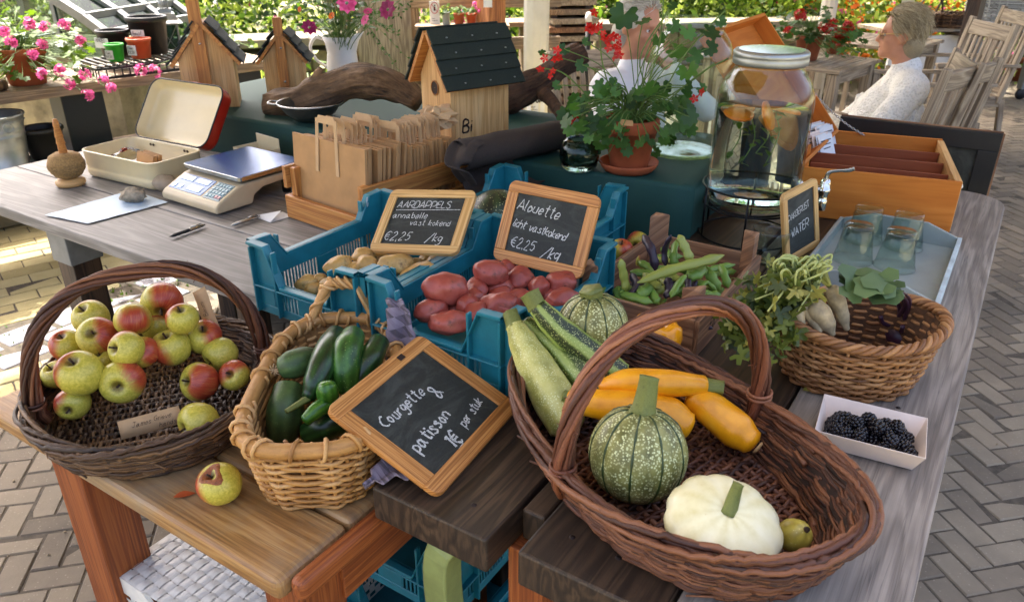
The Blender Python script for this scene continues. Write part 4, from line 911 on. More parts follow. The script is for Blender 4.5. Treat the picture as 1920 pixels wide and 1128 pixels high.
c0 = at(412, 612, .80); c1 = at(384, 540, .86)
paperslip(c0, c1-c0, Vector((-1, 0.3, 0.1)), 0.088, 0.028, [('Benoni', 0.03, 0.012)], 'pale paper slip standing upright between red apples and the handle', 0.0085, seed=7)
# ================================================================== CRATES
def wallpoly(g, frame, prof, z0, th_):
    """a crate wall: outline from profile top down to z0; frame = (origin, along, outward)"""
    o, d, n = frame; o = Vector(o); d = Vector(d); n = Vector(n)
    P = [(s, z0) for s in (prof[0][0], prof[-1][0])]; out = [prof[0][0]]
    poly = [(prof[0][0], z0)]+[(prof[-1][0], z0)]+[(s, z) for s, z in reversed(prof)]
    m = len(poly); vs = [o+d*s+Vector((0, 0, z)) for s, z in poly]+[o+d*s+Vector((0, 0, z))-n*th_ for s, z in poly]
    g.add(vs, [tuple(range(m)), tuple(range(2*m-1, m-1, -1))]+[(i, i+m, (i+1) % m+m, (i+1) % m) for i in range(m)])
def plastic_crate(label, loc, rz, LX=0.40, LY=0.30, Hc=0.163, dipx=0.108, dipy=0.078, group='teal blue vegetable crates'):
    t = thing('plastic_crate', label, 'crate', tuple(loc), rz, group)
    def prof(L, dip, c=0.048, sl=0.036): return [(0, Hc), (c, Hc-0.002), (c+sl, dip), (L-c-sl, dip), (L-c, Hc-0.002), (L, Hc)]
    sides = [((0, 0, 0), (1, 0, 0), (0, -1, 0), LX, dipx), ((LX, LY, 0), (-1, 0, 0), (0, 1, 0), LX, dipx), ((0, LY, 0), (0, -1, 0), (-1, 0, 0), LY, dipy), ((LX, 0, 0), (0, 1, 0), (1, 0, 0), LY, dipy)]
    for o, d, n, L, dip in sides:
        g = G(); zb = 0.066; O = Vector(o); D = Vector(d); N = Vector(n)
        wallpoly(g, (o, d, n), prof(L, dip), zb, 0.005)
        wallpoly(g, (O, d, n), [(0, 0.02), (L, 0.02)], 0.0, 0.005)
        def bar(s0, s1, z0, z1, off=0.0, th_=0.005):
            vs = []
            for dd in (off, off-th_):
                for s, z in ((s0, z0), (s1, z0), (s1, z1), (s0, z1)): vs.append(O+D*s+N*dd+Vector((0, 0, z)))
            g.add(vs, [(0, 1, 2, 3), (7, 6, 5, 4), (0, 4, 5, 1), (1, 5, 6, 2), (2, 6, 7, 3), (3, 7, 4, 0)])
        bar(0, 0.05, 0.02, zb); bar(L-0.05, L, 0.02, zb); bar(L/2-0.03, L/2+0.03, 0.02, zb)
        for s0 in (0.05, L/2+0.03):
            s1 = L/2-0.03 if s0 < 0.1 else L-0.05; k = int((s1-s0)/0.009)
            for i in range(k+1): bar(s0+(s1-s0)*i/k-0.0024, s0+(s1-s0)*i/k+0.0024, 0.02, zb, -0.001, 0.003)
        # outer ribs and lips
        for s in (0.004, 0.07, L-0.07, L-0.004): bar(s-0.0025, s+0.0025, 0.004, Hc-0.012 if (s < 0.08 or s > L-0.08) else dip, 0.012, 0.013)
        bar(0, L, zb-0.002, zb+0.002, 0.012, 0.013)
        pr = prof(L, dip)
        for i in range(len(pr)-1):
            (s0, z0), (s1, z1) = pr[i], pr[i+1]; vs = []
            for dd in (0.013, -0.007):
                for s, z in ((s0, z0), (s1, z1)):
                    vs += [O+D*s+N*dd+Vector((0, 0, z)), O+D*s+N*dd+Vector((0, 0, z-0.007))]
            g.add(vs, [(0, 2, 3, 1), (4, 5, 7, 6), (0, 4, 6, 2), (1, 3, 7, 5)])
        obj('side_panel', g, M['blue'], t, smooth=False, bevel=0.0012, seg=1)
    g = G(); g.box((LX/2, LY/2, 0.004), (LX-0.012, LY-0.012, 0.007)); obj('bottom', g, M['blue'], t, smooth=False)
    return t
c1 = plastic_crate('teal crate of yellow potatoes, left of the two front crates', AB(0.955, 0.964, 0.7515), TA)
c2 = plastic_crate('teal crate of red potatoes beside the round green squash', AB(0.955, 0.635, 0.7515), TA)
c3 = plastic_crate('teal crate behind the red potato sign, holding dark melons', AB(1.375, 0.775, 0.7515), TA, LX=0.33, LY=0.36)
for k in range(3): plastic_crate(['teal crate on the paving at the bottom of the stack under the table', 'middle teal crate of the stack under the table', 'top teal crate of the stack under the table'][k], AB(0.80, 0.65, 0.002+0.168*k), TA, group='teal crates stacked under the table')
g = G(); g.blob(0.006, 0.009, 0.0004, 10, 3, 0.5); obj('sticker_scrap', g, M['paper'], c1, loc=(0.345, 0.2945, 0.148), rot=(PI/2, 0, 0.3))
# potatoes
def potmat(name, c1_, c2_, c3_, rough):
    t = NT(name); v = t.coord('Object'); f = t.noise(v, 9, 6, 0.65); c = t.ramp(f, [(0.3, c1_), (0.52, c2_), (0.7, c3_)])
    vo = t.n('ShaderNodeTexVoronoi'); t.l(v, vo.inputs['Vector']); vo.inputs['Scale'].default_value = 42
    c = t.mix(t.ramp(vo.outputs['Distance'], [(0.08, (0.7, 0.7, 0.7)), (0.16, (0, 0, 0))]), c, c1_); c = t.mix(t.math('MULTIPLY', t.ramp(t.noise(v, 26, 6, 0.7), [(0.56, (0, 0, 0)), (0.66, (1, 1, 1))]), 0.6), c, '#4b3520')
    t.base(c); t.set(Roughness=rough); t.bump(t.noise(v, 55, 5), 0.25, 0.002); return t.m
M['potato_y'] = potmat('yellow_potato_skin', '#947039', '#c49b56', '#dab878', 0.5)
M['potato_r'] = potmat('red_potato_skin', '#752d24', '#9f4738', '#b56456', 0.42)
def potato(px, py, dpx, z, asp, ang, label, k, mat, group):
    p = at(px, py, z); D = dpx*dist(p)/FPX; g = G()
    g.blob(D/2*asp, D/2, D/2*0.92, 26, k+3, 0.11, 1.5)
    for q in range(2): pass
    o = obj('potato', g, M[mat]); o.location = p; o.rotation_euler = (rnd.uniform(-.3, .3), rnd.uniform(-.35, .35), R(ang)); tag(o, label, 'potato', group); return o
YP = [(634, 496, 33, .84, 1.75, 50, 'long yellow potato standing highest at the left of its crate'), (575, 530, 30, .81, 1.5, -15, 'brownish yellow potato in the crate\'s front left corner'), (600, 522, 22, .815, 1.2, 30, 'small yellow potato behind the front left one'),
 (592, 541, 30, .80, 1.4, 10, 'yellow potato touching the low front wall'), (618, 536, 34, .81, 1.2, 70, 'yellow potato beside the front notch of the crate'), (683, 480, 34, .835, 1.2, 20, 'round yellow potato beneath the left edge of the slate'), (686, 498, 38, .835, 1.15, 80, 'pale round yellow potato with a white sheen'),
 (660, 506, 32, .825, 1.7, -30, 'slender yellow potato sloping toward the pale round one'), (708, 484, 30, .82, 1.3, 0, 'yellow potato in the shadow under the slate'), (742, 495, 40, .845, 1.65, 20, 'large long yellow potato in front of the slate'), (784, 516, 42, .83, 1.7, 25, 'large brown speckled yellow potato by the right wall'),
 (779, 497, 26, .825, 1.3, 60, 'small yellow potato between the two large ones'), (800, 491, 28, .825, 1.2, 10, 'shaded yellow potato under the slate\'s lower edge'), (818, 495, 28, .83, 1.3, -40, 'yellow potato near the crate\'s right back end'), (842, 484, 34, .84, 1.3, 40, 'bright yellow potato below the slate\'s right corner'), (720, 512, 34, .81, 1.4, 0, 'low yellow potato behind the crate\'s front rim'), (640, 520, 32, .80, 1.4, 90, 'low yellow potato at the crate\'s left middle')]
for k, q in enumerate(YP): q = (q[0], q[1], q[2]*1.08, q[3]+.006)+q[4:]; potato(*q, k, 'potato_y', 'yellow potatoes in the left crate')
RP = [(834, 540, 66, .885, 1.35, 15, 'largest red potato, glossy and lying highest at the crate\'s left'), (920, 510, 52, .885, 1.4, 0, 'broad red potato at the back below the slate\'s left corner'), (894, 541, 40, .86, 1.35, 105, 'upright red potato between the two largest ones'), (973, 523, 50, .86, 1.15, 60, 'round red potato with a dented end under the slate'),
 (1011, 537, 40, .86, 1.25, 80, 'dark red potato beneath the middle of the slate'), (1052, 531, 50, .86, 1.2, 0, 'red potato under the slate\'s right corner'), (939, 541, 46, .85, 1.4, 10, 'red potato lying just behind the centre of the heap'), (807, 583, 48, .85, 1.4, 0, 'red potato in the crate\'s front left corner'), (843, 604, 52, .85, 1.6, -8, 'spotted red potato resting on the low front wall'),
 (884, 560, 42, .85, 1.3, 30, 'red potato deep behind the front notch'), (878, 572, 44, .86, 1.1, 60, 'shiny red potato with round eyes at the front centre'), (893, 584, 42, .86, 1.3, 80, 'red potato at the slanted edge of the front notch'), (934, 570, 52, .865, 1.5, 0, 'broad red potato behind the raised front corner'), (937, 553, 36, .85, 1.4, 0, 'small red potato at the middle of the heap'), (969, 562, 42, .85, 1.4, 20, 'red potato left of the striped courgette tip'),
 (946, 580, 34, .86, 1.3, 0, 'small red potato right behind the front corner'), (1056, 560, 44, .86, 1.7, 40, 'long red potato along the crate\'s right wall'), (1060, 578, 34, .84, 1.6, 40, 'red potato low at the right wall by the squash'), (951, 503, 34, .86, 1.2, 0, 'half hidden red potato between the two back ones'), (848, 581, 38, .84, 1.3, 0, 'shaded red potato among the front ones'), (1030, 555, 38, .84, 1.2, 0, 'shaded red potato behind the long one')]
for k, q in enumerate(RP): potato(*q, k+30, 'potato_r', 'red potatoes in the right crate')
# contents of the back crate and loose fruit behind the beans
def stripemat(name, dark, light, pale, n=10, spk=150, spkc='#d6d8a0', rough=0.4, stripe=0.5, spr=(0.13, 0.24), spamt=0.9, spstretch=1.0):
    t = NT(name); sp = t.n('ShaderNodeSeparateXYZ'); t.l(t.coord('UV'), sp.inputs[0]); v = t.coord('Object')
    w_ = t.math('SINE', t.math('ADD', t.math('MULTIPLY', sp.outputs[0], 2*PI*n), t.math('MULTIPLY', t.noise(v, 14, 4), 2.2)))
    h = t.math('ADD', t.math('MULTIPLY', w_, stripe*0.5), t.noise(v, 26, 5, 0.65)); c = t.ramp(h, [(0.28, dark), (0.55, light), (0.85, pale)])
    vo = t.n('ShaderNodeTexVoronoi'); t.l(v, vo.inputs['Vector']); vo.inputs['Scale'].default_value = spk
    m = t.ramp(vo.outputs['Distance'], [(spr[0], (spamt,)*3), (spr[1], (0, 0, 0))]); c = t.mix(t.math('MULTIPLY', m, t.ramp(t.noise(v, 40, 3), [(0.35, (0, 0, 0)), (0.55, (1, 1, 1))])), c, spkc)
    t.base(c); t.set(Roughness=rough); t.bump(t.noise(v, 60, 4), 0.12, 0.002); return t.m
M['melon'] = stripemat('dark_green_melon', '#0c1a0c', '#1b2f17', '#2c4423', 8)
M['cuc'] = stripemat('dark_cucumber_skin', '#0f230b', '#1e3f17', '#36602a', 9, 190, '#4f7a36', 0.3, 0.22, spamt=0.4)
M['cuc_pale'] = stripemat('dull_cucumber_skin', '#2a3d1c', '#415a2c', '#5c743c', 9, 190, '#7f9160', 0.5, 0.2, spamt=0.4)
M['cuc_fresh'] = stripemat('fresh_green_cucumber_skin', '#234710', '#386b1c', '#5f8a2a', 9, 190, '#9bbb5c', 0.3, 0.2, spamt=0.3)
M['cuc_fresh2'] = stripemat('frosted_cucumber_skin', '#1c3a12', '#35601f', '#5a8a34', 9, 190, '#8fb066', 0.35, 0.2, spamt=0.5)
M['zuc_pale'] = stripemat('pale_speckled_courgette', '#8f8d3e', '#bab564', '#cfca86', 5, 330, '#dde0a8', 0.4, 0.25, (0.2, 0.4), 0.85)
M['zuc_dark'] = stripemat('striped_dark_courgette', '#22300f', '#48591f', '#8f9f4c', 5, 330, '#bfc77c', 0.38, 1.1, (0.2, 0.38), 0.85)
M['zuc_mid'] = stripemat('mid_green_courgette', '#3a4a17', '#62732c', '#95a455', 5, 330, '#c3ca84', 0.38, 0.9, (0.2, 0.38), 0.85)
M['round_g'] = stripemat('speckled_round_squash', '#545427', '#838144', '#a6a15f', 10, 270, '#d3d69c', 0.42, 0.2, (0.28, 0.46), 1.0)
M['yellow'] = stripemat('yellow_courgette_skin', '#d88a0c', '#eda013', '#f4b330', 5, 110, '#c07a12', 0.34, 0.12, (0.05, 0.12), 0.55)
M['yellow2'] = plain('yellow_pepper_skin', '#ee9d16', 0.2, 0, 0.05, 14, 0.03)
M['cream_sq'] = stripemat('cream_white_squash_skin', '#d8cc94', '#e8dfb2', '#f0e9c6', 11, 60, '#cdb97c', 0.36, 0.16, (0.03, 0.09), 0.5)
M['sq_stem'] = wickermat('green_squash_stalk', '#3f4a1c', '#6b7230', '#9a9a52', 0.55)
M['bean'] = leafmat('green_bean_pod', '#4b7424', '#7f9f45', 0.08, 12, 0.42)
M['bean_purple'] = leafmat('purple_bean_pod', '#1c1420', '#3a2a3a', 0.03, 12, 0.4)
M['bean_yel'] = leafmat('yellowing_bean_pod', '#76812e', '#9ea64c', 0.08, 12, 0.42)
g = G(); g.blob(0.075, 0.075, 0.07, 24, 3, 0.03); o = obj('dark_melon', g, M['melon'], loc=tuple(AB(1.50, 1.02, 0.845))); tag(o, 'dark green round melon in the crate behind the slates', 'melon')
g = G(); g.blob(0.045, 0.045, 0.05, 20, 4, 0.05); o = obj('dark_melon', g, M['melon'], loc=tuple(AB(1.44, 1.09, 0.82))); tag(o, 'small dark green squash beside the round melon', 'squash')
place_apple(1165, 470, 46, .81, .95, 0.3, 0, 'dull red apple behind the bean crate wall', 1, 'fruit behind the bean crate')
place_apple(1196, 454, 42, .80, .0, 1.5, 2, 'pale green apple with a brown eye behind the bean crate', 3, 'fruit behind the bean crate')
place_apple(1180, 486, 40, .79, .5, .5, 1, 'half red apple low behind the bean crate wall', 2, 'fruit behind the bean crate')
# curved fruit body along a spine
def fruit(name, label, cat, spine, radii, mat, ribs=0, ribamt=0.0, n=28, group=None, squash=1.0, tipflat=True, parent=None, ribp=1):
    S_ = bez(spine, 7); m = len(S_); g = G(); rr_ = []
    for i in range(m):
        u = i/(m-1)*(len(radii)-1); k = min(int(u), len(radii)-2); f = u-k; f = f*f*(3-2*f); rr_.append(radii[k]*(1-f)+radii[k+1]*f)
    tg = [(S_[min(i+1, m-1)]-S_[max(i-1, 0)]).normalized() for i in range(m)]; nrm = tg[0].orthogonal().normalized(); rings = []
    pts = [(S_[0]-tg[0]*rr_[0]*0.32, rr_[0]*0.15, tg[0]), (S_[0]-tg[0]*rr_[0]*0.25, rr_[0]*0.6, tg[0])] if tipflat else []
    pts += [(S_[i], rr_[i], tg[i]) for i in range(m)]
    if tipflat: pts += [(S_[-1]+tg[-1]*rr_[-1]*0.25, rr_[-1]*0.6, tg[-1]), (S_[-1]+tg[-1]*rr_[-1]*0.32, rr_[-1]*0.15, tg[-1])]
    for i, (c, r, t_) in enumerate(pts):
        if i: q = pts[i-1][2].rotation_difference(t_); nrm = q @ nrm; nrm = (nrm-t_*nrm.dot(t_)).normalized()
        b = t_.cross(nrm); ring = []
        for j in range(n):
            th_ = 2*PI*j/n; rr2 = r*(1+ribamt*(math.cos(ribs*th_) if ribs else 0)+0.03*mnoise.noise(Vector((math.cos(th_)*1.5, math.sin(th_)*1.5, i*0.13+S_[0].x*20))))
            ring.append(c+nrm*math.cos(th_)*rr2+b*math.sin(th_)*rr2*squash)
        rings.append(ring)
    g.loft(rings, caps=True); o = obj(name, g, mat if not isinstance(mat, str) else M[mat], parent)
    if not parent: tag(o, label, cat, group)
    return o
def stalk(parent, base, tip, r0, r1, mat='sq_stem', bendv=(0, 0, 0), flare=1.3):
    b, t_ = Vector(base), Vector(tip); mid = (b+t_)/2+Vector(bendv); P = bez([b, mid, t_], 5); m = len(P); g = G(); rings = []
    tg = [(P[min(i+1, m-1)]-P[max(i-1, 0)]).normalized() for i in range(m)]; nrm = tg[0].orthogonal().normalized()
    for i in range(m):
        bi = tg[i].cross(nrm); u = i/(m-1); r = r0+(r1-r0)*u
        if u < 0.25: r *= 1+(flare-1)*(1-u/0.25)**2
        if i == m-1: r *= 1.08
        rings.append([P[i]+(nrm*math.cos(2*PI*j/15)+bi*math.sin(2*PI*j/15))*r*(1+0.13*math.cos(5*2*PI*j/15)) for j in range(15)])
    g.loft(rings); return obj('stalk', g, M[mat], parent)
# cucumbers in the honey basket
def pz(px, py, z): return at(px, py, z)
gp = 'cucumbers in the honey basket'
o = fruit('cucumber', 'dull cucumber with a yellow blossom end lying at the left', 'cucumber', [pz(528, 690, .815), pz(558, 680, .82), pz(592, 672, .80)], [.019, .025, .0255, .02], 'cuc_pale', group=gp)
g = G()
for k in range(9):
    a = k*0.7; c = pz(516, 690, .815); g.tube(bez([c, c+Vector((-0.006*math.cos(a), -0.006, 0.007*math.sin(a))), c+Vector((-0.012*math.cos(a)+.003, -0.004, 0.012*math.sin(a)))], 3), 0.0012, 4)
obj('dried_blossom', g, M['kraft_pale'], o)
o = fruit('cucumber', 'long glossy dark cucumber, stalk end pointing to the front left', 'cucumber', [pz(578, 745, .80), pz(597, 705, .825), pz(615, 660, .84), pz(630, 628, .835)], [.012, .021, .0245, .024, .019], 'cuc', group=gp); stalk(o, pz(577, 747, .80), pz(537, 771, .80), .006, .004)
o = fruit('cucumber', 'fat bent cucumber with a frosted skin leaning on the back', 'cucumber', [pz(650, 730, .79), pz(647, 690, .825), pz(652, 655, .845), pz(662, 630, .845)], [.021, .026, .0255, .021], 'cuc_fresh2', group=gp)
o = fruit('cucumber', 'dark cucumber tucked under the checked towel', 'cucumber', [pz(670, 720, .79), pz(690, 680, .82), pz(712, 640, .83)], [.02, .023, .018], 'cuc', group=gp)
o = fruit('cucumber', 'short bright green cucumber standing by the slate\'s corner', 'cucumber', [pz(618, 770, .77), pz(614, 735, .82), pz(612, 718, .835)], [.017, .018, .014], 'cuc_fresh', group=gp)
o = fruit('cucumber', 'small green cucumber peeking out beneath the slate', 'cucumber', [pz(572, 788, .79), pz(595, 768, .80), pz(620, 752, .80)], [.010, .0135, .0135], 'cuc_fresh', group=gp)
o = fruit('cucumber', 'large dark cucumber upright at the basket\'s front left', 'cucumber', [pz(530, 810, .725), pz(535, 770, .77), pz(542, 728, .79)], [.027, .031, .026], 'cuc_pale', group=gp)
o = fruit('cucumber', 'dark cucumber lying in the shade at the basket\'s front', 'cucumber', [pz(575, 815, .735), pz(610, 800, .75), pz(645, 790, .75)], [.02, .024, .02], 'cuc', group=gp)
# checked towel: a crumpled cloth hung over the basket's end
tt_ = NT('purple_checked_towel'); uv = tt_.coord('UV', (7, 7, 1), (0, 0, 0.5)); ck = tt_.n('ShaderNodeTexChecker'); tt_.l(uv, ck.inputs['Vector']); ck.inputs['Scale'].default_value = 1
fi = tt_.noise(tt_.coord('UV', (260, 260, 1)), 1, 2); wv = tt_.n('ShaderNodeTexWave'); tt_.l(uv, wv.inputs['Vector']); wv.inputs['Scale'].default_value = 0.55; wv.inputs['Distortion'].default_value = 2.5
cc = tt_.mix(ck.outputs['Fac'], '#33242f', '#7f727f'); cc = tt_.mix(tt_.math('MULTIPLY', tt_.ramp(wv.outputs['Fac'], [(0.45, (0, 0, 0)), (0.6, (1, 1, 1))]), 0.55), cc, '#6d5d6e'); cc = tt_.mix(tt_.math('MULTIPLY', fi, 0.2), cc, '#d8d2d6')
tt_.base(cc); tt_.set(Roughness=0.9); tt_.bump(fi, 0.5, 0.001); M['towel'] = tt_.m
def clothstrip(name, path, wid, mat, label=None, cat=None, fold=0.01, seed=1, parent=None, nu=14, th_=0.0025, wdir=None):
    S_ = bez(path, 8); g = G(); rows = []; m = len(S_)
    for i, c in enumerate(S_):
        tg = (S_[min(i+1, m-1)]-S_[max(0, i-1)]).normalized(); sd = Vector(wdir) if wdir else tg.cross(Vector((0, 0, 1))).normalized(); up = sd.cross(tg).normalized(); w_ = wid[0]+(wid[-1]-wid[0])*i/(m-1) if len(wid) == 2 else wid[min(len(wid)-1, int(i/(m-1)*len(wid)))]
        rows.append([c+sd*w_*(j/nu-0.5)+up*(fold*math.sin(j/nu*9+seed+i*0.06)+fold*1.2*mnoise.noise(Vector((j/nu*3.5+seed, i*0.07, seed)))) for j in range(nu+1)])
    g.loft(rows, caps=False, closed_u=False)
    g.uv = [[(u[0]*wid[0]/0.15, u[1]*1.6) for u in q] for q in g.uv]
    o = obj(name, g, M[mat], parent, solid=th_, sub=1)
    if label: tag(o, label, cat)
    return o
tw = thing('checked_towel', 'purple and white checked towel crumpled over the honey basket\'s end', 'towel')
clothstrip('hanging_end', [aty(738, 560, 1.262), aty(745, 580, 1.245), aty(752, 620, 1.232), aty(756, 660, 1.225), aty(760, 700, 1.215), aty(762, 730, 1.205)], [.035, .05, .06, .068, .075], 'towel', fold=0.005, seed=2, parent=tw, wdir=(.97, -.2, .05), nu=26)
clothstrip('lower_corner', [pz(682, 912, .752), pz(705, 895, .757), pz(735, 872, .765), pz(770, 840, .77)], [0.012, 0.05, 0.10], 'towel', fold=0.004, seed=5, parent=tw, wdir=(.55, -.83, 0))
# the big basket's squashes
gp = 'squashes and courgettes in the big basket'
o = fruit('courgette', 'pale speckled courgette standing at the big basket\'s left end', 'courgette', [pz(1065, 800, .80), pz(1030, 730, .835), pz(990, 660, .875), pz(966, 610, .905)], [.030, .0345, .031, .024, .016], 'zuc_pale', 5, 0.03, group=gp); stalk(o, pz(967, 612, .904), pz(957, 584, .922), .014, .012, flare=1.15)
o = fruit('courgette', 'dark striped courgette with a thick pale stub, leaning toward the red potatoes', 'courgette', [pz(1165, 705, .845), pz(1105, 665, .87), pz(1045, 615, .91), pz(1008, 575, .94)], [.022, .027, .025, .021, .016], 'zuc_dark', 5, 0.05, group=gp); stalk(o, pz(1009, 577, .938), pz(994, 549, .958), .0145, .0155, flare=1.1)
o = fruit('courgette', 'mid green courgette lying between the pale and the striped one', 'courgette', [pz(1130, 760, .81), pz(1085, 705, .845), pz(1030, 645, .875), pz(985, 605, .90)], [.024, .027, .024, .014], 'zuc_mid', 5, 0.05, group=gp)
o = fruit('courgette', 'slim yellow courgette with green stalk crossing behind the handle', 'courgette', [pz(1128, 725, .855), pz(1180, 715, .87), pz(1250, 718, .872), pz(1318, 722, .86)], [.013, .02, .021, .016], 'yellow', 0, 0, group=gp); stalk(o, pz(1316, 722, .86), pz(1357, 727, .86), .012, .010, flare=1.3)
o = fruit('courgette', 'thick yellow courgette in front of the slim one', 'courgette', [pz(1066, 745, .845), pz(1110, 755, .845), pz(1190, 768, .84), pz(1250, 780, .83), pz(1290, 800, .82)], [.012, .022, .029, .031, .022], 'yellow', 0, 0, group=gp); stalk(o, pz(1068, 745, .846), pz(1056, 740, .85), .010, .008)
o = fruit('courgette', 'plump yellow courgette pointing at the blackberries', 'courgette', [pz(1295, 745, .84), pz(1330, 765, .83), pz(1380, 805, .81), pz(1410, 830, .80)], [.02, .027, .029, .02], 'yellow', 0, 0, group=gp)
g = G(); g.lathe([(0.001, 0.004), (0.009, 0.003), (0.011, 0)], 12); q1, q2 = pz(1380, 805, .81), pz(1417, 836, .797)
oo = obj('blossom_scar', g, M['pine'], o, loc=tuple(pz(1414, 833, .799)+(q2-q1).normalized()*0.006)); oo.rotation_mode = 'QUATERNION'; oo.rotation_quaternion = Vector((0, 0, 1)).rotation_difference((q2-q1).normalized())
def roundsquash(name, label, px, py, z, D, hk, mat, ribs, ribamt, lean, stk, prof=None, cat='squash', group=gp, stkr=(0.016, 0.012), yaw=0):
    p = pz(px, py, z); g = G(); r = D/2; pr = []
    for i in range(25):
        ph = PI*(1-i/24); rr_ = r*math.sin(ph)**0.9 if 0 < i < 24 else 0.0005; zz = r*hk*math.cos(ph)
        if zz > 0: zz -= r*hk*0.10*math.exp(-(rr_/(r*0.3))**2)
        else: zz += r*hk*0.10*math.exp(-(rr_/(r*0.3))**2)
        pr.append((rr_, zz))
    if prof: pr = [(a*r, b*r) for a, b in prof]
    mod = lambda th_, i, rr_, zz: (rr_*(1-ribamt*(0.5+0.5*math.cos(ribs*th_))**3*min(1, rr_/(r*0.25))), zz)
    g.lathe(pr, ribs*8, mod=mod); o = obj(name, g, M[mat]); tag(o, label, cat, group); o.location = p
    o.rotation_euler = (lean[0], lean[1], yaw); topz = pr[-1][1] if not prof else pr[-1][1]
    if stk: stalk(o, (0, 0, topz-0.004), (stk[0], stk[1], topz+stk[2]), stkr[0], stkr[1], bendv=(stk[0]*0.15, stk[1]*.15, 0))
    return o
o = roundsquash('round_squash', 'large round green squash with dark ribs and thick stalk at the front', 1196, 850, .835, .138, .98, 'round_g', 10, .035, (R(-14), R(4)), (0.006, 0.008, 0.05))
M['rib'] = plain('dark_green_rib', '#33441c', 0.45)
# dark rib seams lying in the grooves
def seams(o, D, hk, ribs, ribamt):
    g = G(); r = D/2
    for k in range(ribs):
        th_ = 2*PI*k/ribs; P = []
        for i in range(2, 23):
            ph = PI*(1-i/24); rr_ = r*math.sin(ph)**0.9*(1-ribamt); zz = r*hk*math.cos(ph); rr_ += 0.0003
            zz -= math.copysign(1, zz)*r*hk*0.10*math.exp(-(rr_/(r*0.3))**2)
            P.append((math.cos(th_)*rr_, math.sin(th_)*rr_, zz))
        g.tube(P, [0.0016+0.0006*math.sin(i*1.7+k) for i in range(len(P))], 5)
    obj('rib_lines', g, M['rib'], o)
seams(o, .138, .98, 10, .035)
o = roundsquash('round_squash', 'round pale speckled squash perched by the red potato crate', 1112, 606, .895, .118, .9, 'round_g', 10, .045, (R(-6), R(-3)), (-0.002, -0.002, 0.014), stkr=(0.017, 0.018)); seams(o, .118, .9, 10, .045)
prof = [(0.001, -0.28), (0.3, -0.33), (0.62, -0.3), (0.88, -0.18), (1.0, -0.02), (0.985, 0.1), (0.86, 0.24), (0.66, 0.36), (0.42, 0.43), (0.2, 0.45), (0.08, 0.42), (0.001, 0.40)]
o = roundsquash('patty_pan_squash', 'flat cream white scalloped squash at the basket\'s front end', 1355, 985, .832, .146, 1, 'cream_sq', 11, .04, (R(16), R(4)), (0.008, 0.022, 0.03), prof, stkr=(0.009, 0.0065))
p = pz(1488, 1003, .81); g = G(); g.blob(0.021, 0.021, 0.025, 20, 8, 0.03); o = obj('small_squash', g, stripemat('mustard_green_fruit', '#8a7a2c', '#a8973c', '#b9ab55', 6, 250, '#c9be7c', 0.4, 0.2), loc=tuple(p), rot=(0.5, 0.4, 0)); tag(o, 'small mustard green fruit beside the white scalloped squash', 'squash', gp)
g = G(); g.lathe([(0.004, 0.0), (0.003, 0.004), (0.001, 0.005)], 10); obj('stalk_scar', g, M['drift_dark'], o, loc=(0, 0, 0.0245))
# yellow bell pepper by the bean crate
p = pz(1226, 646, .802); g = G(); prof = [(0.001, -0.5), (0.3, -0.62), (0.62, -0.6), (0.85, -0.35), (0.98, 0.1), (1.0, 0.35), (0.9, 0.58), (0.62, 0.68), (0.32, 0.6), (0.12, 0.5), (0.001, 0.46)]
g.lathe([(a*0.047, b*0.078) for a, b in prof], 48, mod=lambda th_, i, r, z: (r*(1-0.10*(0.5+0.5*math.cos(4*th_+0.6))**4*min(1, r/0.02)), z*(1+0.05*math.cos(4*th_+0.6+PI))))
o = obj('bell_pepper', g, M['yellow2'], loc=tuple(p), rot=(R(6), R(5), 0.4)); tag(o, 'yellow bell pepper standing between the bean crate and big basket', 'pepper'); stalk(o, (0, 0, 0.034), (-0.012, 0.0, 0.074), .006, .005, bendv=(0.004, 0, 0), flare=2)
# bean crate of thin boards with corner posts
def slat_crate(name, label, loc, rz, LX, LY, hs, mat, post, ph, th_=0.009, gap=None, cat='crate'):
    t = thing(name, label, cat, tuple(loc), rz)
    for (c, d, gr) in (((LX/2, th_/2, 0), (LX, th_), 0), ((LX/2, LY-th_/2, 0), (LX, th_), 0), ((th_/2, LY/2, 0), (th_, LY-2*th_-0.001), 1), ((LX-th_/2, LY/2, 0), (th_, LY-2*th_-0.001), 1)):
        g = G(); g.box((c[0], c[1], hs[0]+(hs[1]-hs[0])/2), (d[0], d[1], hs[1]-hs[0]), grain=gr); obj('side_board', g, M[mat], t, smooth=False, bevel=0.0015)
    for sx in (0, 1):
        for sy in (0, 1):
            x0, y0 = (th_ if not sx else LX-th_), (th_ if not sy else LY-th_); dx, dy = (post if not sx else -post), (post if not sy else -post)
            g = G(); g.poly([(x0, y0), (x0+dx, y0), (x0, y0+dy)] if (dx > 0) == (dy > 0) else [(x0, y0), (x0, y0+dy), (x0+dx, y0)], ph, ); o = obj('corner_post', g, M[mat], t, smooth=False, bevel=0.003, loc=(0, 0, ph))
    g = G(); g.box((LX/2, LY/2, 0.006), (LX-2*th_-.001, LY-2*th_-.001, 0.006)); obj('bottom', g, M[mat], t, smooth=False)
    return t
bc = slat_crate('bean_crate', 'weathered wooden crate with corner posts holding green and purple beans', AB(1.27, 0.405, 0.7515), TA, 0.385, 0.265, (0.0, 0.078), 'crate_wood', 0.036, 0.135)
standtext(bc, ['Fa.'], 0.022, (0.06, -0.0008, 0.035), 'ink')
standtext(bc, ['v'], 0.016, (0.115, -0.0008, 0.046), 'ink')
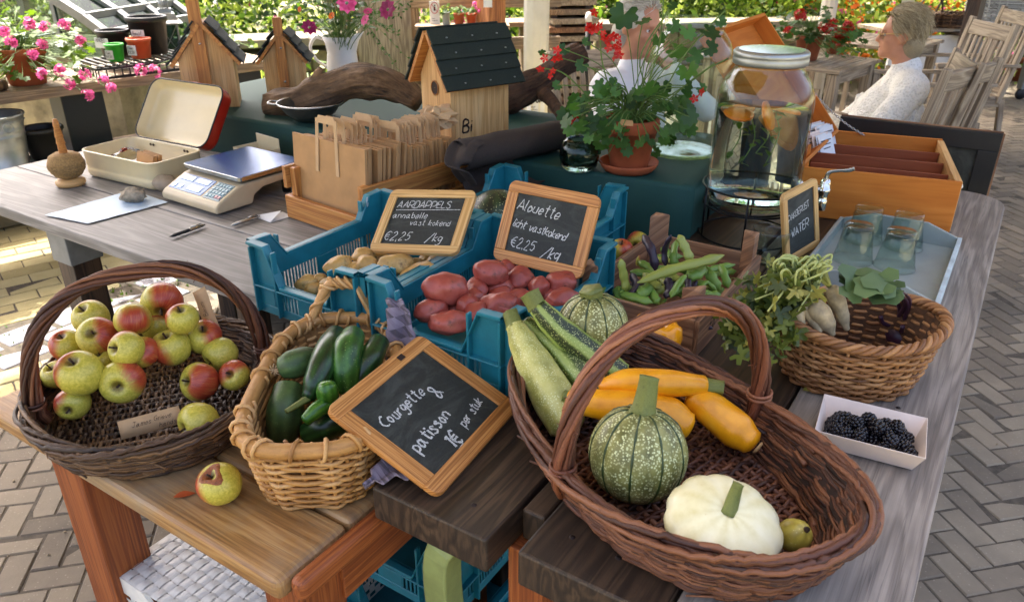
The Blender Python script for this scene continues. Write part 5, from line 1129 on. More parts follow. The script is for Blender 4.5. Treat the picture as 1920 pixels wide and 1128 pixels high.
def bean(P, r, mat, label, group='beans in the wooden crate', cat='bean'):
    S_ = bez(P, 6); m = len(S_); rad_ = [max(0.0012, r*min(1, 6*(i/(m-1))+0.15, 6*(1-i/(m-1))+0.1)*(1+0.12*math.sin(i*1.5))) for i in range(m)]; g = G()
    g.tube(S_, rad_, 8, flat=0.5); o = obj('bean_pod', g, M[mat]); tag(o, label, cat, group); return o
BN = [([(1195, 530, .865), (1260, 505, .885), (1320, 490, .89), (1358, 478, .89)], .0105, 'bean_yel', 'longest bean, a pale green one lying across the crate'),
 ([(1163, 485, .90), (1170, 520, .86), (1176, 548, .83)], .0115, 'bean_yel', 'pale green bean standing upright at the crate\'s left wall'),
 ([(1272, 440, .93), (1285, 465, .905), (1297, 492, .88)], .0125, 'bean_yel', 'broad light green bean standing at the back'),
 ([(1268, 450, .90), (1262, 480, .88), (1268, 500, .86)], .0105, 'bean', 'green bean half hidden behind the broad standing one'),
 ([(1205, 440, .91), (1222, 470, .89), (1230, 510, .85)], .0095, 'bean_purple', 'broad purple bean hanging over the back left post'),
 ([(1258, 440, .93), (1246, 470, .89), (1248, 500, .86)], .0095, 'bean_purple', 'slim purple bean standing at the back post'),
 ([(1183, 512, .85), (1192, 535, .845), (1178, 555, .83)], .009, 'bean_purple', 'small curved purple bean near the left wall'),
 ([(1287, 515, .86), (1290, 530, .85), (1289, 545, .84)], .008, 'bean_purple', 'short purple bean tip in the crate\'s middle'),
 ([(1250, 520, .86), (1255, 540, .845), (1248, 560, .83)], .011, 'bean_purple', 'wide dark purple bean under the longest bean'),
 ([(1305, 525, .85), (1300, 538, .84), (1310, 545, .835)], .009, 'bean_purple', 'small dark bean right of the middle'),
 ([(1285, 515, .87), (1270, 535, .86), (1258, 558, .845)], .0105, 'bean', 'green bean pointing toward the handle\'s top'),
 ([(1162, 550, .83), (1190, 557, .835), (1225, 568, .83)], .009, 'bean', 'thin green bean with its stalk at the front left'),
 ([(1195, 555, .835), (1210, 545, .845), (1223, 535, .845)], .0115, 'bean', 'short curved green bean beside the thin one'),
 ([(1220, 545, .84), (1228, 558, .835), (1235, 568, .83)], .009, 'bean', 'small green bean at the front wall'),
 ([(1290, 520, .86), (1310, 512, .865), (1322, 498, .865)], .0115, 'bean', 'green bean hooked over at the right of the heap'),
 ([(1318, 500, .86), (1335, 520, .85), (1348, 545, .83)], .0105, 'bean', 'dark green bean sloping down by the right wall'),
 ([(1349, 495, .86), (1358, 515, .85), (1366, 540, .83)], .009, 'bean', 'upright green bean in the back right corner'),
 ([(1312, 540, .845), (1325, 530, .85), (1345, 548, .835)], .0095, 'bean', 'arched green bean at the crate\'s right'),
 ([(1320, 545, .84), (1330, 552, .835), (1352, 552, .835)], .0085, 'bean', 'low green bean by the right wall'),
 ([(1160, 562, .82), (1180, 566, .82), (1200, 570, .82)], .009, 'bean_yel', 'pale bean lying along the front wall'),
 ([(1205, 512, .845), (1225, 530, .84), (1238, 542, .835)], .009, 'bean_yel', 'pale bean passing below the longest one')]
for P, r, m_, lb in BN: bean([pz(*q) for q in P], r, m_, lb)
for k in range(40):
    a_, b_ = U(1.30, 1.60), U(0.44, 0.64); th_ = U(0, 6.3); L = U(0.03, 0.05); z = U(0.775, 0.832); c = AB(a_, b_, z); d = Vector((math.cos(th_), math.sin(th_), U(-.15, .15)))*L; e = Vector((-d.y, d.x, 0))*0.15
    bean([c-d, c+e, c+d], U(.007, .011), ['bean', 'bean', 'bean_yel', 'bean_purple' if k < 12 else 'bean'][k % 4], ['green bean lying deep in the wooden crate', 'green bean lying deep in the wooden crate', 'yellowish bean lying deep in the wooden crate', 'purple bean lying deep in the wooden crate' if k < 12 else 'green bean lying deep in the wooden crate'][k % 4], ['deep green beans', 'deep green beans', 'deep yellowish beans', 'deep purple beans' if k < 12 else 'deep green beans'][k % 4])
# ================================================================== CHALK SLATES
def slate(label, TL, TR, BL, w_, h_, lines, mat='frame_wood', bar=0.021, th_=0.011, rc=0.016, seed=1, extra=None):
    TL, TR, BL = Vector(TL), Vector(TR), Vector(BL); x = (TR-TL).normalized(); y = (TL-BL); y = (y-x*y.dot(x)).normalized(); n = x.cross(y)
    Mx = Matrix((x, y, n)).transposed().to_4x4(); Mx.translation = BL
    t = bpy.data.objects.new('chalk_slate', None); link(t); t.matrix_world = Mx; tag(t, label, 'chalkboard')
    for (c, d, ax) in (((w_/2, bar/2), (w_, bar), 0), ((w_/2, h_-bar/2), (w_, bar), 0), ((bar/2, h_/2), (bar, h_-2*bar), 1), ((w_-bar/2, h_/2), (bar, h_-2*bar), 1)):
        g = G()
        if ax == 0:
            s_ = -1 if c[1] < h_/2 else 1; y0, y1 = c[1]-bar/2, c[1]+bar/2; P = []
            yo, yi = (y0, y1) if s_ < 0 else (y1, y0); arc = [(rc-rc*math.cos(k*PI/10), rc-rc*math.sin(k*PI/10)) for k in range(6)]
            P = [(0, yi)]+[(ax_, yo-s_*ay) for ax_, ay in arc]+[(w_-ax_, yo-s_*ay) for ax_, ay in reversed(arc)]+[(w_, yi)]
            if s_ > 0: P = P[::-1]
            g.poly(P, th_); o = obj('frame_bar', g, M[mat], t, smooth=False, bevel=0.0015, loc=(0, 0, th_/2))
        else: g.box((c[0], c[1], 0), (d[0], d[1], th_-0.0006), grain=1); obj('frame_bar', g, M[mat], t, smooth=False, bevel=0.0008)
    g = G(); g.box((w_/2, h_/2, 0), (w_-1.6*bar, h_-1.6*bar, 0.004)); obj('slate_panel', g, M['slate'], t, smooth=False)
    for i, q in enumerate(lines):
        g = G(); s, px, py, sz, ang = (list(q)+[0])[:5]; letters(g, s, px*w_, py*h_, sz, seed=seed*10+i, z=0.0032, slant=q[5] if len(q) > 5 else 0.15, heavy=q[6] if len(q) > 6 else 1.0, dirv=(math.cos(ang), math.sin(ang)), space=q[7] if len(q) > 7 else 2.2)
        obj('chalk_writing', g, M['chalk'], t, smooth=False)
    if extra: g = G(); extra(g, w_, h_); obj('chalk_rule', g, M['chalk'], t, smooth=False)
    return t
def rule(x0, y0, x1, y1, wd=0.0016):
    def f(g, w_, h_):
        a, b = Vector((x0*w_, y0*h_, 0.0032)), Vector((x1*w_, y1*h_, 0.0032)); d = (b-a).normalized(); n = Vector((-d.y, d.x, 0))*wd/2; g.add([a-n, b-n, b+n, a+n], [(0, 1, 2, 3)])
    return f
slate('pale framed slate chalked AARDAPPELS annabelle, resting on the yellow potatoes', (-.269, 1.682, .957), (-.074, 1.613, .977), (-.308, 1.547, .863), .208, .169,
 [('AARDAPPELS', .14, .71, .0180, 0, .12, 1.1, 1.5), ('annabelle', .13, .54, .0155, 0, .1, 1.05, 2.4), ('vast kokend', .36, .43, .0145, 0, .1, 1.0, 2.0), ('€2,25', .12, .19, .0215, 0, .2, 0.9, 2.6), ('/kg', .60, .185, .021, 0, .25, .9, 1.5)], 'frame_pale', seed=1, extra=rule(.14, .665, .88, .69))
slate('orange framed slate chalked Alouette, leaning over the red potatoes', (0.000, 1.558, 1.021), (.177, 1.455, 1.018), (-.04, 1.493, .87), .205, .169,
 [('Alouette', .14, .66, .022, -.04, .25, 1.05, 1.8), ('licht vastkokend', .14, .45, .0165, -.06, .25, 1.1, 1.0), ('€2.25', .17, .2, .0205, 0, .1, .9, 2.2), ('/kg', .52, .155, .0225, .05, .4, 1.0, 1.2)], 'frame_wood', bar=.024, seed=2, extra=rule(.60, .12, .70, .14))
slate('orange framed slate chalked Courgette & patisson, propped on the honey basket', (-.298, .966, .856), (-.186, 1.178, .862), (-.106, .874, .758), .252, .215,
 [('Courgette', .17, .60, .0205, .0, .1, 1.4, 1.9), ('&', .63, .49, .026, .1, .0, 1.3), ('patisson', .17, .31, .0225, .06, .05, 1.5, 2.0), ('1€', .37, .15, .025, .0, .1, 1.6, 2.0), ('per stuk', .56, .20, .0165, .12, .1, 1.4, 1.6)], 'frame_wood', bar=.027, seed=3, extra=rule(.37, .12, .44, .13, .0022))
slate('upright slate chalked PAK GERUST WATER, standing before the orange box', (.630, 1.743, .925), (.744, 1.841, .940), (.666, 1.735, .7505), .15, .178,
 [('PAKGERUST', .14, .58, .0160, .14, .0, 1.1, 1.1), ('WATER', .20, .34, .021, .1, .05, 1.2, 1.5)], 'frame_pale', bar=.018, seed=4)
sl3 = [o for o in bpy.data.objects if o.get('label', '').startswith('orange framed slate chalked Courgette')][0]
g = G(); g.box((.178, .2025, .0062), (.014, .010, .0004)); obj('stamped_mark', g, M['ink_brown'], sl3, smooth=False)
# paper tray with blackberries
tl, tr_, fr_, fl = pz(1530, 742, .79), pz(1722, 795, .79), pz(1668, 885, .755), pz(1590, 850, .755)
c = Vector((.568, 1.012, .7525)); th_ = R(-27); t = thing('berry_tray', 'small open white card tray full of blackberries', 'tray', tuple(c), th_); g = G(); bx, by, tx, ty, hh = .066, .041, .078, .058, .038
Bt = [(-bx, -by), (bx, -by), (bx, by), (-bx, by)]; Tp = [(-tx, -ty), (tx, -ty), (tx, ty), (-tx, ty)]
g.add([(x, y, 0.001) for x, y in Bt], [(0, 1, 2, 3)])
for k in range(4): k2 = (k+1) % 4; g.add([(*Bt[k], .001), (*Bt[k2], .001), (*Tp[k2], hh), (*Tp[k], hh)], [(0, 1, 2, 3)])
obj('card', g, M['card'], t, smooth=False, solid=0.0012, weld=True)
M['berry'] = plain('blackberry', '#0e0a10', 0.22, 0, 0.3, 60, 0)
bm_ = None
def berrymesh():
    g = G(); n = 0
    for i in range(6):
        ph = 0.35+2.5*i/5; k = max(3, int(9*math.sin(ph)))
        for j in range(k):
            a = 2*PI*j/k+i*0.5; d = Vector((math.sin(ph)*math.cos(a), math.sin(ph)*math.sin(a), math.cos(ph)*1.15)); g.blob(.0033, .0033, .0033, 8, 1, 0, c=d*0.0072)
    g.blob(.007, .007, .008, 8, 1, 0); return g
proto = None; rr = random.Random(31)
bpos = []
for k in range(110):
    x = rr.uniform(-.058, .06); y = rr.uniform(-.034, .036); z = .012 if k < 45 else .026 if k < 90 else .037
    if k >= 45: x *= .9; y *= .8
    if k >= 90: x *= .7; y *= .7
    if any((x-q[0])**2+(y-q[1])**2+(z-q[2])**2 < .0145**2 for q in bpos): continue
    bpos.append((x, y, z))
for k, (x, y, z) in enumerate(bpos):
    if proto is None: proto = o = obj('blackberry', berrymesh(), M['berry'])
    else: o = proto.copy(); link(o)
    tag(o, 'glossy blackberry heaped in the white card tray', 'berry', 'blackberries in the card tray')
    p = Matrix.Rotation(th_, 3, 'Z') @ Vector((x, y, z)); o.location = c+p; o.rotation_euler = (rr.uniform(0, 3), rr.uniform(0, 3), rr.uniform(0, 6)); s_ = rr.uniform(1.1, 1.4); o.scale = (s_, s_, s_)
# radishes with wilted greens and the kohlrabi in the round basket
rr = random.Random(12)
M['radish'] = plain('pale_root_skin', '#b9a57e', 0.55, 0, 0.3, 45, 0.4); M['pale_stem'] = plain('pale_radish_stem', '#a3aa62', 0.5, 0, 0.18, 40, 0.1); M['wilt'] = leafmat('wilted_radish_leaf', '#26380f', '#6d7a2e', 0.25); M['wilt_y'] = leafmat('yellowed_radish_leaf', '#7d7f2c', '#a8a050', 0.3)
RD = [((1525, 572, .91), (1562, 628, .865), .021, 'pale white radish root nearest the basket\'s centre'), ((1500, 562, .91), (1538, 622, .87), .016, 'slim white radish root between two thicker ones'), ((1558, 540, .925), (1588, 618, .86), .017, 'long white radish root behind the others'), ((1478, 565, .91), (1506, 608, .88), .015, 'short white radish root at the basket\'s left rim')]
for k, (a, b, r, lb) in enumerate(RD):
    p0, p1 = pz(*a), pz(*b); o = fruit('radish', lb, 'radish', [p0, p0.lerp(p1, .5)+Vector((0, 0, .004)), p1], [r*.75, r*.9, r*.72, .005], 'radish', group='white radishes in the round basket')
    gl, gs = G(), G()
    for q in range(7 if k < 3 else 5):
        sx = rr.uniform(-95, -20); ex_ = pz(1440+rr.uniform(-40, 60), 515+rr.uniform(-5, 70), .93); top = pz(1490+rr.uniform(-40, 70), 490+rr.uniform(-5, 25), .985)
        e = Vector((ex_.x, ex_.y, .93)); lo = e+Vector((rr.uniform(-.06, -.005), rr.uniform(-.04, .02), rr.uniform(-.1, -.04))); P = [tuple(p0), tuple(p0.lerp(top, .7)+Vector((0, 0, .02))), tuple(top), tuple(e)]
        gs.tube(bez(P, 6), [0.0030-0.0014*i/18 for i in range(19)], 6)
        for w_ in range(11):
            f = w_/10; c = (e.lerp(lo, f) if w_ > 3 else top.lerp(e, 0.45+w_*0.17))+Vector((rr.gauss(0, .01), rr.gauss(0, .01), rr.gauss(0, .008))); d = Vector((rr.gauss(0, .6), rr.gauss(0, .6), rr.gauss(-.6, .5))).normalized(); s_ = rr.uniform(.02, .042); gl.k = 1 if rr.random() < .3 else 0
            leafshape(gl, c, d, (rr.gauss(0, 1), rr.gauss(-1, .6), rr.gauss(.2, 1)), s_, 5, rr.uniform(-.95, .95), .4)
    obj('greens', gl, [M['wilt'], M['wilt_y']], o); obj('stems', gs, M['pale_stem'], o)
M['kohl'] = plain('purple_kohlrabi_skin', '#3b2236', 0.4, 0, 0.2, 20, 0.1); M['kohl_leaf'] = leafmat('kohlrabi_leaf', '#2f4a2a', '#6d8550', 0.2)
kb = pz(1688, 628, .80); g = G(); g.blob(.032, .032, .026, 22, 5, .03); o = obj('kohlrabi', g, M['kohl'], loc=tuple(kb)); tag(o, 'purple kohlrabi with its leafy stems leaning out of the basket', 'kohlrabi'); gs, gl = G(), G()
for k, (px, py, z) in enumerate([(1655, 535, .965), (1665, 545, .95), (1640, 520, .965), (1680, 540, .95), (1600, 522, .955)]):
    e = pz(px, py, z)-kb; P = [(rr.uniform(-.01, .01), rr.uniform(-.01, .01), .026), tuple(e*.4+Vector((.012, 0, .035))), tuple(e)]
    gs.tube(bez(P, 6), [.0045-.0025*i/12 for i in range(13)], 6)
    for q in range(3): leafshape(gl, e+Vector((rr.uniform(-.03, .01)*q, 0, rr.uniform(-.005, .01))), Vector((-1, rr.gauss(0, .5), rr.gauss(0, .4))), (rr.gauss(0, .4), -.4, 1), rr.uniform(.045, .065), 3, rr.uniform(-.4, .3), .2)
for k in range(6):
    a = k*1.05; gs.tube(bez([(math.cos(a)*.02, math.sin(a)*.02, .02), (math.cos(a)*.038, math.sin(a)*.038, .026), (math.cos(a)*.046, math.sin(a)*.046, .04)], 4), [.0045]*5+[.004]*3+[.0045], 6)
obj('leaf_stems', gs, M['kohl'], o); obj('leaves', gl, M['kohl_leaf'], o)
g = G(); oval_leaf(g, (0, 0, .004), (.045, .01, .006), .03, (0, 0, 1)); tag(obj('fallen_leaf', g, M['wilt_y'], loc=tuple(pz(1352, 632, .752))), 'limp yellow green leaf beside the bean crate\'s corner', 'leaf')
g = G(); oval_leaf(g, (0, 0, .004), (.02, .004, .006), .013, (0, 0, 1)); tag(obj('fallen_leaf', g, M['wilt_y'], loc=tuple(pz(1505, 735, .752))), 'tiny green leaf scrap by the berry tray', 'leaf')
# white woven plastic box under the bench
t = thing('storage_box', 'ivory woven plastic storage box under the pine bench', 'box', tuple(AB(.52, .93, .0)), TA); LX, LY, hh = .46, .33, .37; g = G(); nx, ny = 20, 15
g.box((LX/2, LY/2, hh-.012), (LX-.012, LY-.012, .006))
for i in range(nx):
    x = (i+.5)*LX/nx; g.add([(x+s_*LX/nx*.43, LY*j/(ny*3), hh-.004+.0022*math.cos(PI*(j/3-.5)+(i % 2)*PI)) for j in range(ny*3+1) for s_ in (-1, 1)], [(2*j, 2*j+1, 2*j+3, 2*j+2) for j in range(ny*3)])
for j in range(ny):
    y = (j+.5)*LY/ny; g.add([(LX*i/(nx*3), y+s_*LY/ny*.43, hh-.004-.0022*math.cos(PI*(i/3-.5)+(j % 2)*PI)) for i in range(nx*3+1) for s_ in (-1, 1)], [(2*i, 2*i+2, 2*i+3, 2*i+1) for i in range(nx*3)])
obj('woven_lid', g, M['ivory'], t, smooth=True)
for (o_, d, n, L) in (((0, 0, 0), (1, 0, 0), (0, -1, 0), LX), ((0, LY, 0), (0, -1, 0), (-1, 0, 0), LY), ((LX, 0, 0), (0, 1, 0), (1, 0, 0), LY), ((LX, LY, 0), (-1, 0, 0), (0, 1, 0), LX)):
    g = G(); O, D, N = Vector(o_), Vector(d), Vector(n); k1 = int(L/.016)
    for r_ in range(20):
        z0 = .02+r_*.016
        for i in range(k1):
            if (i+r_) % 2 == 0 or i in (0, k1-1): 
                s0, s1 = i*L/k1, (i+1)*L/k1; g.add([O+D*s0+Vector((0, 0, z0)), O+D*s1+Vector((0, 0, z0)), O+D*s1+Vector((0, 0, z0+.016)), O+D*s0+Vector((0, 0, z0+.016))], [(0, 1, 2, 3)])
        g.add([O+D*0+N*.001+Vector((0, 0, z0-.0035)), O+D*L+N*.001+Vector((0, 0, z0-.0035)), O+D*L+N*.001+Vector((0, 0, z0+.0035)), O+N*.001+Vector((0, 0, z0+.0035))], [(0, 1, 2, 3)])
    wallpoly(g, (O+N*.003, d, n), [(0, hh-.004), (L*.28, hh-.004), (L*.36, hh-.03), (L*.64, hh-.03), (L*.72, hh-.004), (L, hh-.004)], hh-.045, .008)
    obj('side_wall', g, M['ivory'], t, smooth=False)
# ================================================================== ON THE GREY TABLE
RB = TA-PI/2                                   # facing the viewer: x to the right along the edge, y away
def rrect(w_, h_, r, n=6, cx=0, cy=0):
    P = []
    for qx, qy, a0 in ((1, -1, -PI/2), (1, 1, 0), (-1, 1, PI/2), (-1, -1, PI)):
        for k in range(n+1): a = a0+PI/2*k/n; P.append((cx+qx*(w_/2-r)+r*math.cos(a), cy+qy*(h_/2-r)+r*math.sin(a)))
    return P
def ring(P, z): return [(x, y, z) for x, y in P]
# cream tin with the red lid thrown back
t = thing('storage_tin', 'cream enamel tin case standing open, its lid red outside', 'tin case', tuple(AB(1.31, 2.535, .7515)), RB+R(3)); W_, D_, Hh = .36, .20, .088; g = G(); c = (W_/2, D_/2)
R_ = lambda e, r=.035: rrect(W_-2*e, D_-2*e, r-e*.8, 6, *c)
g.loft([ring(R_(.012), 0.0), ring(R_(.004), .004), ring(R_(0), .014), ring(R_(0), .03), ring(R_(.002), .034), ring(R_(0), .038), ring(R_(0), Hh-.004), ring(R_(-.003), Hh-.002), ring(R_(-.003), Hh), ring(R_(.003), Hh+.001), ring(R_(.004), Hh-.004), ring(R_(.006), .012), ring(R_(.02), .006)], caps=False); g.add(ring(R_(.02), .006), [tuple(range(28))]); g.add(ring(R_(.012), 0), [tuple(range(27, -1, -1))])
obj('tin_body', g, M['cream'], t)
lid = bpy.data.objects.new('lid', None); link(lid); lid.parent = t; lid.location = (0, D_+.004, Hh+.002); lid.rotation_euler = (R(180-128+70-2), 0, 0)
LH = .215; c2_ = (W_/2, LH/2+.0); R2 = lambda e, r=.04: rrect(W_-2*e, LH-2*e, max(.006, r-e*.6), 6, *c2_); dp = .052
lid.rotation_euler = (R(55), 0, 0)             # local xy is the lid's mouth, leaning back; the shell bulges away from it
g = G(); g.loft([ring(R2(0), 0), ring(R2(0), -.03), ring(R2(.004), -.042), ring(R2(.016), -dp), ring(R2(.03), -dp-.002)], caps=False); g.add(ring(R2(.03), -dp-.002), [tuple(range(28))]); obj('lid_shell', g, M['red_enamel'], lid)
g = G(); g.loft([ring(R2(.0025), .0005), ring(R2(.004), -.002), ring(R2(.005), -.03), ring(R2(.012), -.042), ring(R2(.024), -dp+.004), ring(R2(.06, .04), -dp+.003)], caps=False); g.add(ring(R2(.06), -dp+.003), [tuple(range(28))]); obj('lid_lining', g, M['cream'], lid)
g = G(); g.tube(ring(R2(.0), .001), .0026, 6, closed=True); obj('lid_rim', g, M['blackp'], lid)
g = G(); g.tube([(W_*.45, LH+.004, -.03), (W_*.45, LH+.012, -.03), (W_*.56, LH+.012, -.03), (W_*.56, LH+.004, -.03)], .004, 6); obj('lid_catch', g, M['red_enamel'], lid)
g = G()
for x in (.1, .115, .27, .285): g.M = Matrix.Translation((x, D_-.006, Hh-.014)) @ Matrix.Rotation(PI/2, 4, 'X'); g.lathe([(.0045, 0), (.004, .002), (.001, .003)], 10)
g.M = Matrix(); obj('rivets', g, M['drift_dark'], t)
tw_ = lambda x, y, z: t.matrix_basis @ Vector((x, y, z))
Tm = Matrix.Translation(t.location) @ Matrix.Rotation(t.rotation_euler[2], 4, 'Z'); inT = lambda x, y, z: Tm @ Vector((x, y, z))
bt = thing('paper_bag_stack', 'small stack of brown paper bags standing inside the cream tin', 'paper bags', tuple(inT(.19, .07, .015)), RB-R(6)); g = G()
for k in range(9): g.box((.05+rnd.uniform(-.003, .003), k*.0035, .038), (.1, .0012, .074+rnd.uniform(-.006, .002)), rot=rotm(x=R(-14), z=rnd.uniform(-.04, .04)))
obj('bags', g, M['kraft'], bt, smooth=False)
g = G(); g.blob(.045, .03, .03, 18, 6, .3, 2.2); tag(obj('plastic_bag', g, glass('milky_plastic', (.92, .95, .97), .25), loc=tuple(inT(.1, .1, .05))), 'crumpled clear plastic bag inside the cream tin', 'bag')
g = G(); g.box((.02, 0, 0), (.05, .03, .001), rot=rotm(x=.6, y=-.3)); tag(obj('paper_scrap', g, M['paper'], loc=tuple(inT(.14, .06, .045)), smooth=False), 'white paper scrap leaning in the cream tin', 'paper')
g = G(); g.tube([(0, 0, 0), (.03, .01, .012), (.05, .015, .02)], [.004, .006, .007], 8); tag(obj('red_handle', g, M['red_enamel'], loc=tuple(inT(.05, .07, .05))), 'red handled tool lying in the cream tin', 'tool')
# spool of jute on a turned stand
p = at(134, 346, .7515); t = thing('string_spool', 'ball of jute string on a turned wooden stand with a peg', 'string', tuple(p)); g = G(); g.lathe([(.001, 0), (.04, 0), (.044, .006), (.044, .014), (.036, .022), (.001, .022)], 32); obj('stand', g, M['pine'], t)
g = G(); g.lathe([(.02, .022), (.04, .032), (.052, .055), (.053, .075), (.045, .095), (.028, .104), (.001, .104)], 32)
rr = random.Random(5)
for k in range(34):
    ax = Vector((rr.gauss(0, .45), rr.gauss(0, .45), 1)).normalized(); u = ax.orthogonal().normalized(); v_ = ax.cross(u); of = rr.uniform(-.25, .25); r0 = math.sqrt(1-of*of)
    g.tube([Vector((q.x*.054, q.y*.054, .064+q.z*.042)) for q in [(u*math.cos(2*PI*i/36)+v_*math.sin(2*PI*i/36))*r0+ax*of for i in range(36)]], .0011, 4, closed=True)
obj('ball', g, M['string'], t)
g = G(); g.lathe([(.013, .1), (.0115, .13), (.0135, .133), (.0105, .15), (.0125, .153), (.0085, .185), (.010, .188), (.007, .208), (.001, .21)], 18); obj('peg', g, M['pine_o'], t)
# paper sheet with a stone, second stone
t = thing('paper_sheet', 'large white sheet of paper, tinted sky blue, lying under the pitted stone', 'paper', (0, 0, 0)); g = G(); C4 = [at(84, 404, .7525), at(165, 420, .7525), at(315, 380, .7525), at(247, 357, .7525)]; rows = []
for i in range(15):
    rows.append([C4[0].lerp(C4[1], j/8).lerp(C4[3].lerp(C4[2], j/8), i/14)+Vector((0, 0, .0016+.0014*mnoise.noise(Vector((i*.5, j*.5, 0))))) for j in range(9)])
g.loft(rows, caps=False, closed_u=False); obj('sheet', g, M['paper_sky'], t)
g = G(); g.blob(.043, .03, .022, 26, 3, .22, 2.0); tag(obj('stone', g, M['stone'], loc=tuple(at(249, 366, .773)), rot=(0, 0, R(-15))), 'pitted flat stone weighing down the paper sheet', 'stone')
g = G(); g.blob(.04, .03, .026, 22, 9, .12, 1.6); tag(obj('stone', g, plain('smooth_tan_stone', '#a08f78', .7, 0, .2, 20, .3), loc=tuple(at(311, 344, .776))), 'smooth tan stone between the cream tin and the scale', 'stone')
def pen(a, b, label, c1_, c2_):
    P0, P1 = at(*a, .7575), at(*b, .7575); d = P1-P0; L = d.length; t = thing('ballpoint_pen', label, 'pen', tuple(P0), math.atan2(d.y, d.x)); g = G()
    g.M = Matrix.Rotation(PI/2, 4, 'Y'); g.lathe([(.001, 0), (.0015, .003), (.0045, .012), (.005, L*.55)], 14); obj('barrel', g, M[c1_], t)
    g = G(); g.M = Matrix.Rotation(PI/2, 4, 'Y'); g.lathe([(.005, L*.551), (.0046, L*.93), (.0025, L*.94), (.0025, L), (.001, L)], 14); g.M = Matrix(); g.box((L*.75, 0, .007), (L*.3, .003, .002)); obj('cap', g, M[c2_], t)
pen((318, 444), (384, 421), 'dark blue and white pen on the grey planks', 'blackp', 'steel'); pen((432, 423), (487, 405), 'slim silver pen by the pine crate', 'steel', 'steel')
t = thing('paper_sheet', 'folded pale paper lying against the pine crate\'s left end', 'paper', tuple(at(500, 405, .752)), RB); g = G(); g.poly([(-.03, -.02), (.05, -.03), (.06, .04), (.01, .05)], .001); g.add([(-.03, -.02, .001), (.05, -.03, .001), (.04, .02, .018)], [(0, 1, 2)]); obj('sheet', g, M['paper'], t, smooth=False)
# shop scale
t = thing('shop_scale', 'beige shop scale with a blue display panel and flat steel pan', 'scale', tuple(AB(1.295, 2.095, .7515)), RB-R(2)); W_ = .265; g = G()
pr = [(0, .006), (0, .026), (.012, .036), (.085, .068), (.10, .071), (.30, .071), (.30, .05), (.17, .046), (.135, .03), (.125, .006)]
g.loft([[(x, y, z) for y, z in pr] for x in (0, W_)], caps=True, closed_u=True); obj('housing', g, M['beige'], t, smooth=False, bevel=.006, seg=3)
sl_ = math.atan2(.032, .073)
def onslope(u, v, lift=.0008): return (u, .012+v*math.cos(sl_)-lift*math.sin(sl_), .036+v*math.sin(sl_)+lift*math.cos(sl_))
def slpanel(name, u0, u1, v0, v1, mat, parent, lift=.0008, h=.0012):
    g = G(); g.box((0, 0, 0), (u1-u0, v1-v0, h)); return obj(name, g, M[mat], parent, smooth=False, bevel=.0006, loc=onslope((u0+u1)/2, (v0+v1)/2, lift), rot=(sl_, 0, 0))
M['blue_panel'] = plain('blue_display_panel', '#2f6fb0', .35, 0, .05, 20, 0); M['lcd'] = plain('pale_blue_lcd', '#8fc0e2', .25, 0, .04, 20, 0); M['keypad'] = plain('grey_blue_keypad', '#5f7d88', .4, 0, .08, 20, 0); M['key'] = plain('pale_key', '#93b2b8', .45, 0, .05, 20, 0); M['key_red'] = plain('pale_red_key', '#c88f90', .45, 0, .05, 20, 0)
dp_ = slpanel('display_panel', .012, .168, .008, .076, 'blue_panel', t)
for (u0, u1, v0, v1) in ((.022, .082, .05, .07), (.096, .155, .05, .07), (.09, .15, .016, .04), (.046, .066, .014, .03), (.02, .036, .014, .03)): slpanel('display_window', u0, u1, v0, v1, 'lcd', t, .0022, .0012)
slpanel('keypad', .178, .253, .006, .077, 'keypad', t)
for i in range(5):
    for j in range(4): slpanel('key', .183+i*.0138, .1925+i*.0138, .014+j*.0155, .0245+j*.0155, 'key_red' if j == 0 and i > 2 else 'key', t, .0024, .002)
g = G(); g.loft([ring(rrect(.275, .245, .012, 4, W_/2, .21), z) for z in (.080, .0925)]); obj('pan_skirt', g, M['steel'], t, smooth=False, bevel=.001)
g = G(); g.loft([ring(rrect(.269, .239, .010, 4, W_/2, .21), z) for z in (.0927, .0935)]); obj('pan_plate', g, M['steel_blue'], t, smooth=False)
g = G(); g.box((W_/2, .2, .0755), (.1, .1, .009)); obj('pan_support', g, M['blackp'], t, smooth=False)
for x in (.03, W_-.03):
    g = G(); g.lathe([(.014, 0), (.014, .048), (.001, .048)], 14, caps=True); obj('foot', g, M['blackp'], t, loc=(x, .275, 0))
    g = G(); g.lathe([(.012, 0), (.012, .006), (.001, .006)], 14, caps=True); obj('foot', g, M['blackp'], t, loc=(x, .03, 0))
t = thing('open_carton', 'cream cardboard carton with its flap up behind the scale', 'carton', tuple(AB(1.60, 2.13, .7515)), RB-R(8)); g = G(); W_, D_, hh = .13, .09, .09
for (c, d) in (((W_/2, 0, hh/2), (W_, .002, hh)), ((W_/2, D_, hh/2+.015), (W_, .002, hh+.03)), ((0, D_/2, hh/2), (.002, D_, hh)), ((W_, D_/2, hh/2), (.002, D_, hh)), ((W_/2, D_/2, .002), (W_, D_, .002))): g.box(c, d)
obj('carton_body', g, M['cream'], t, smooth=False)
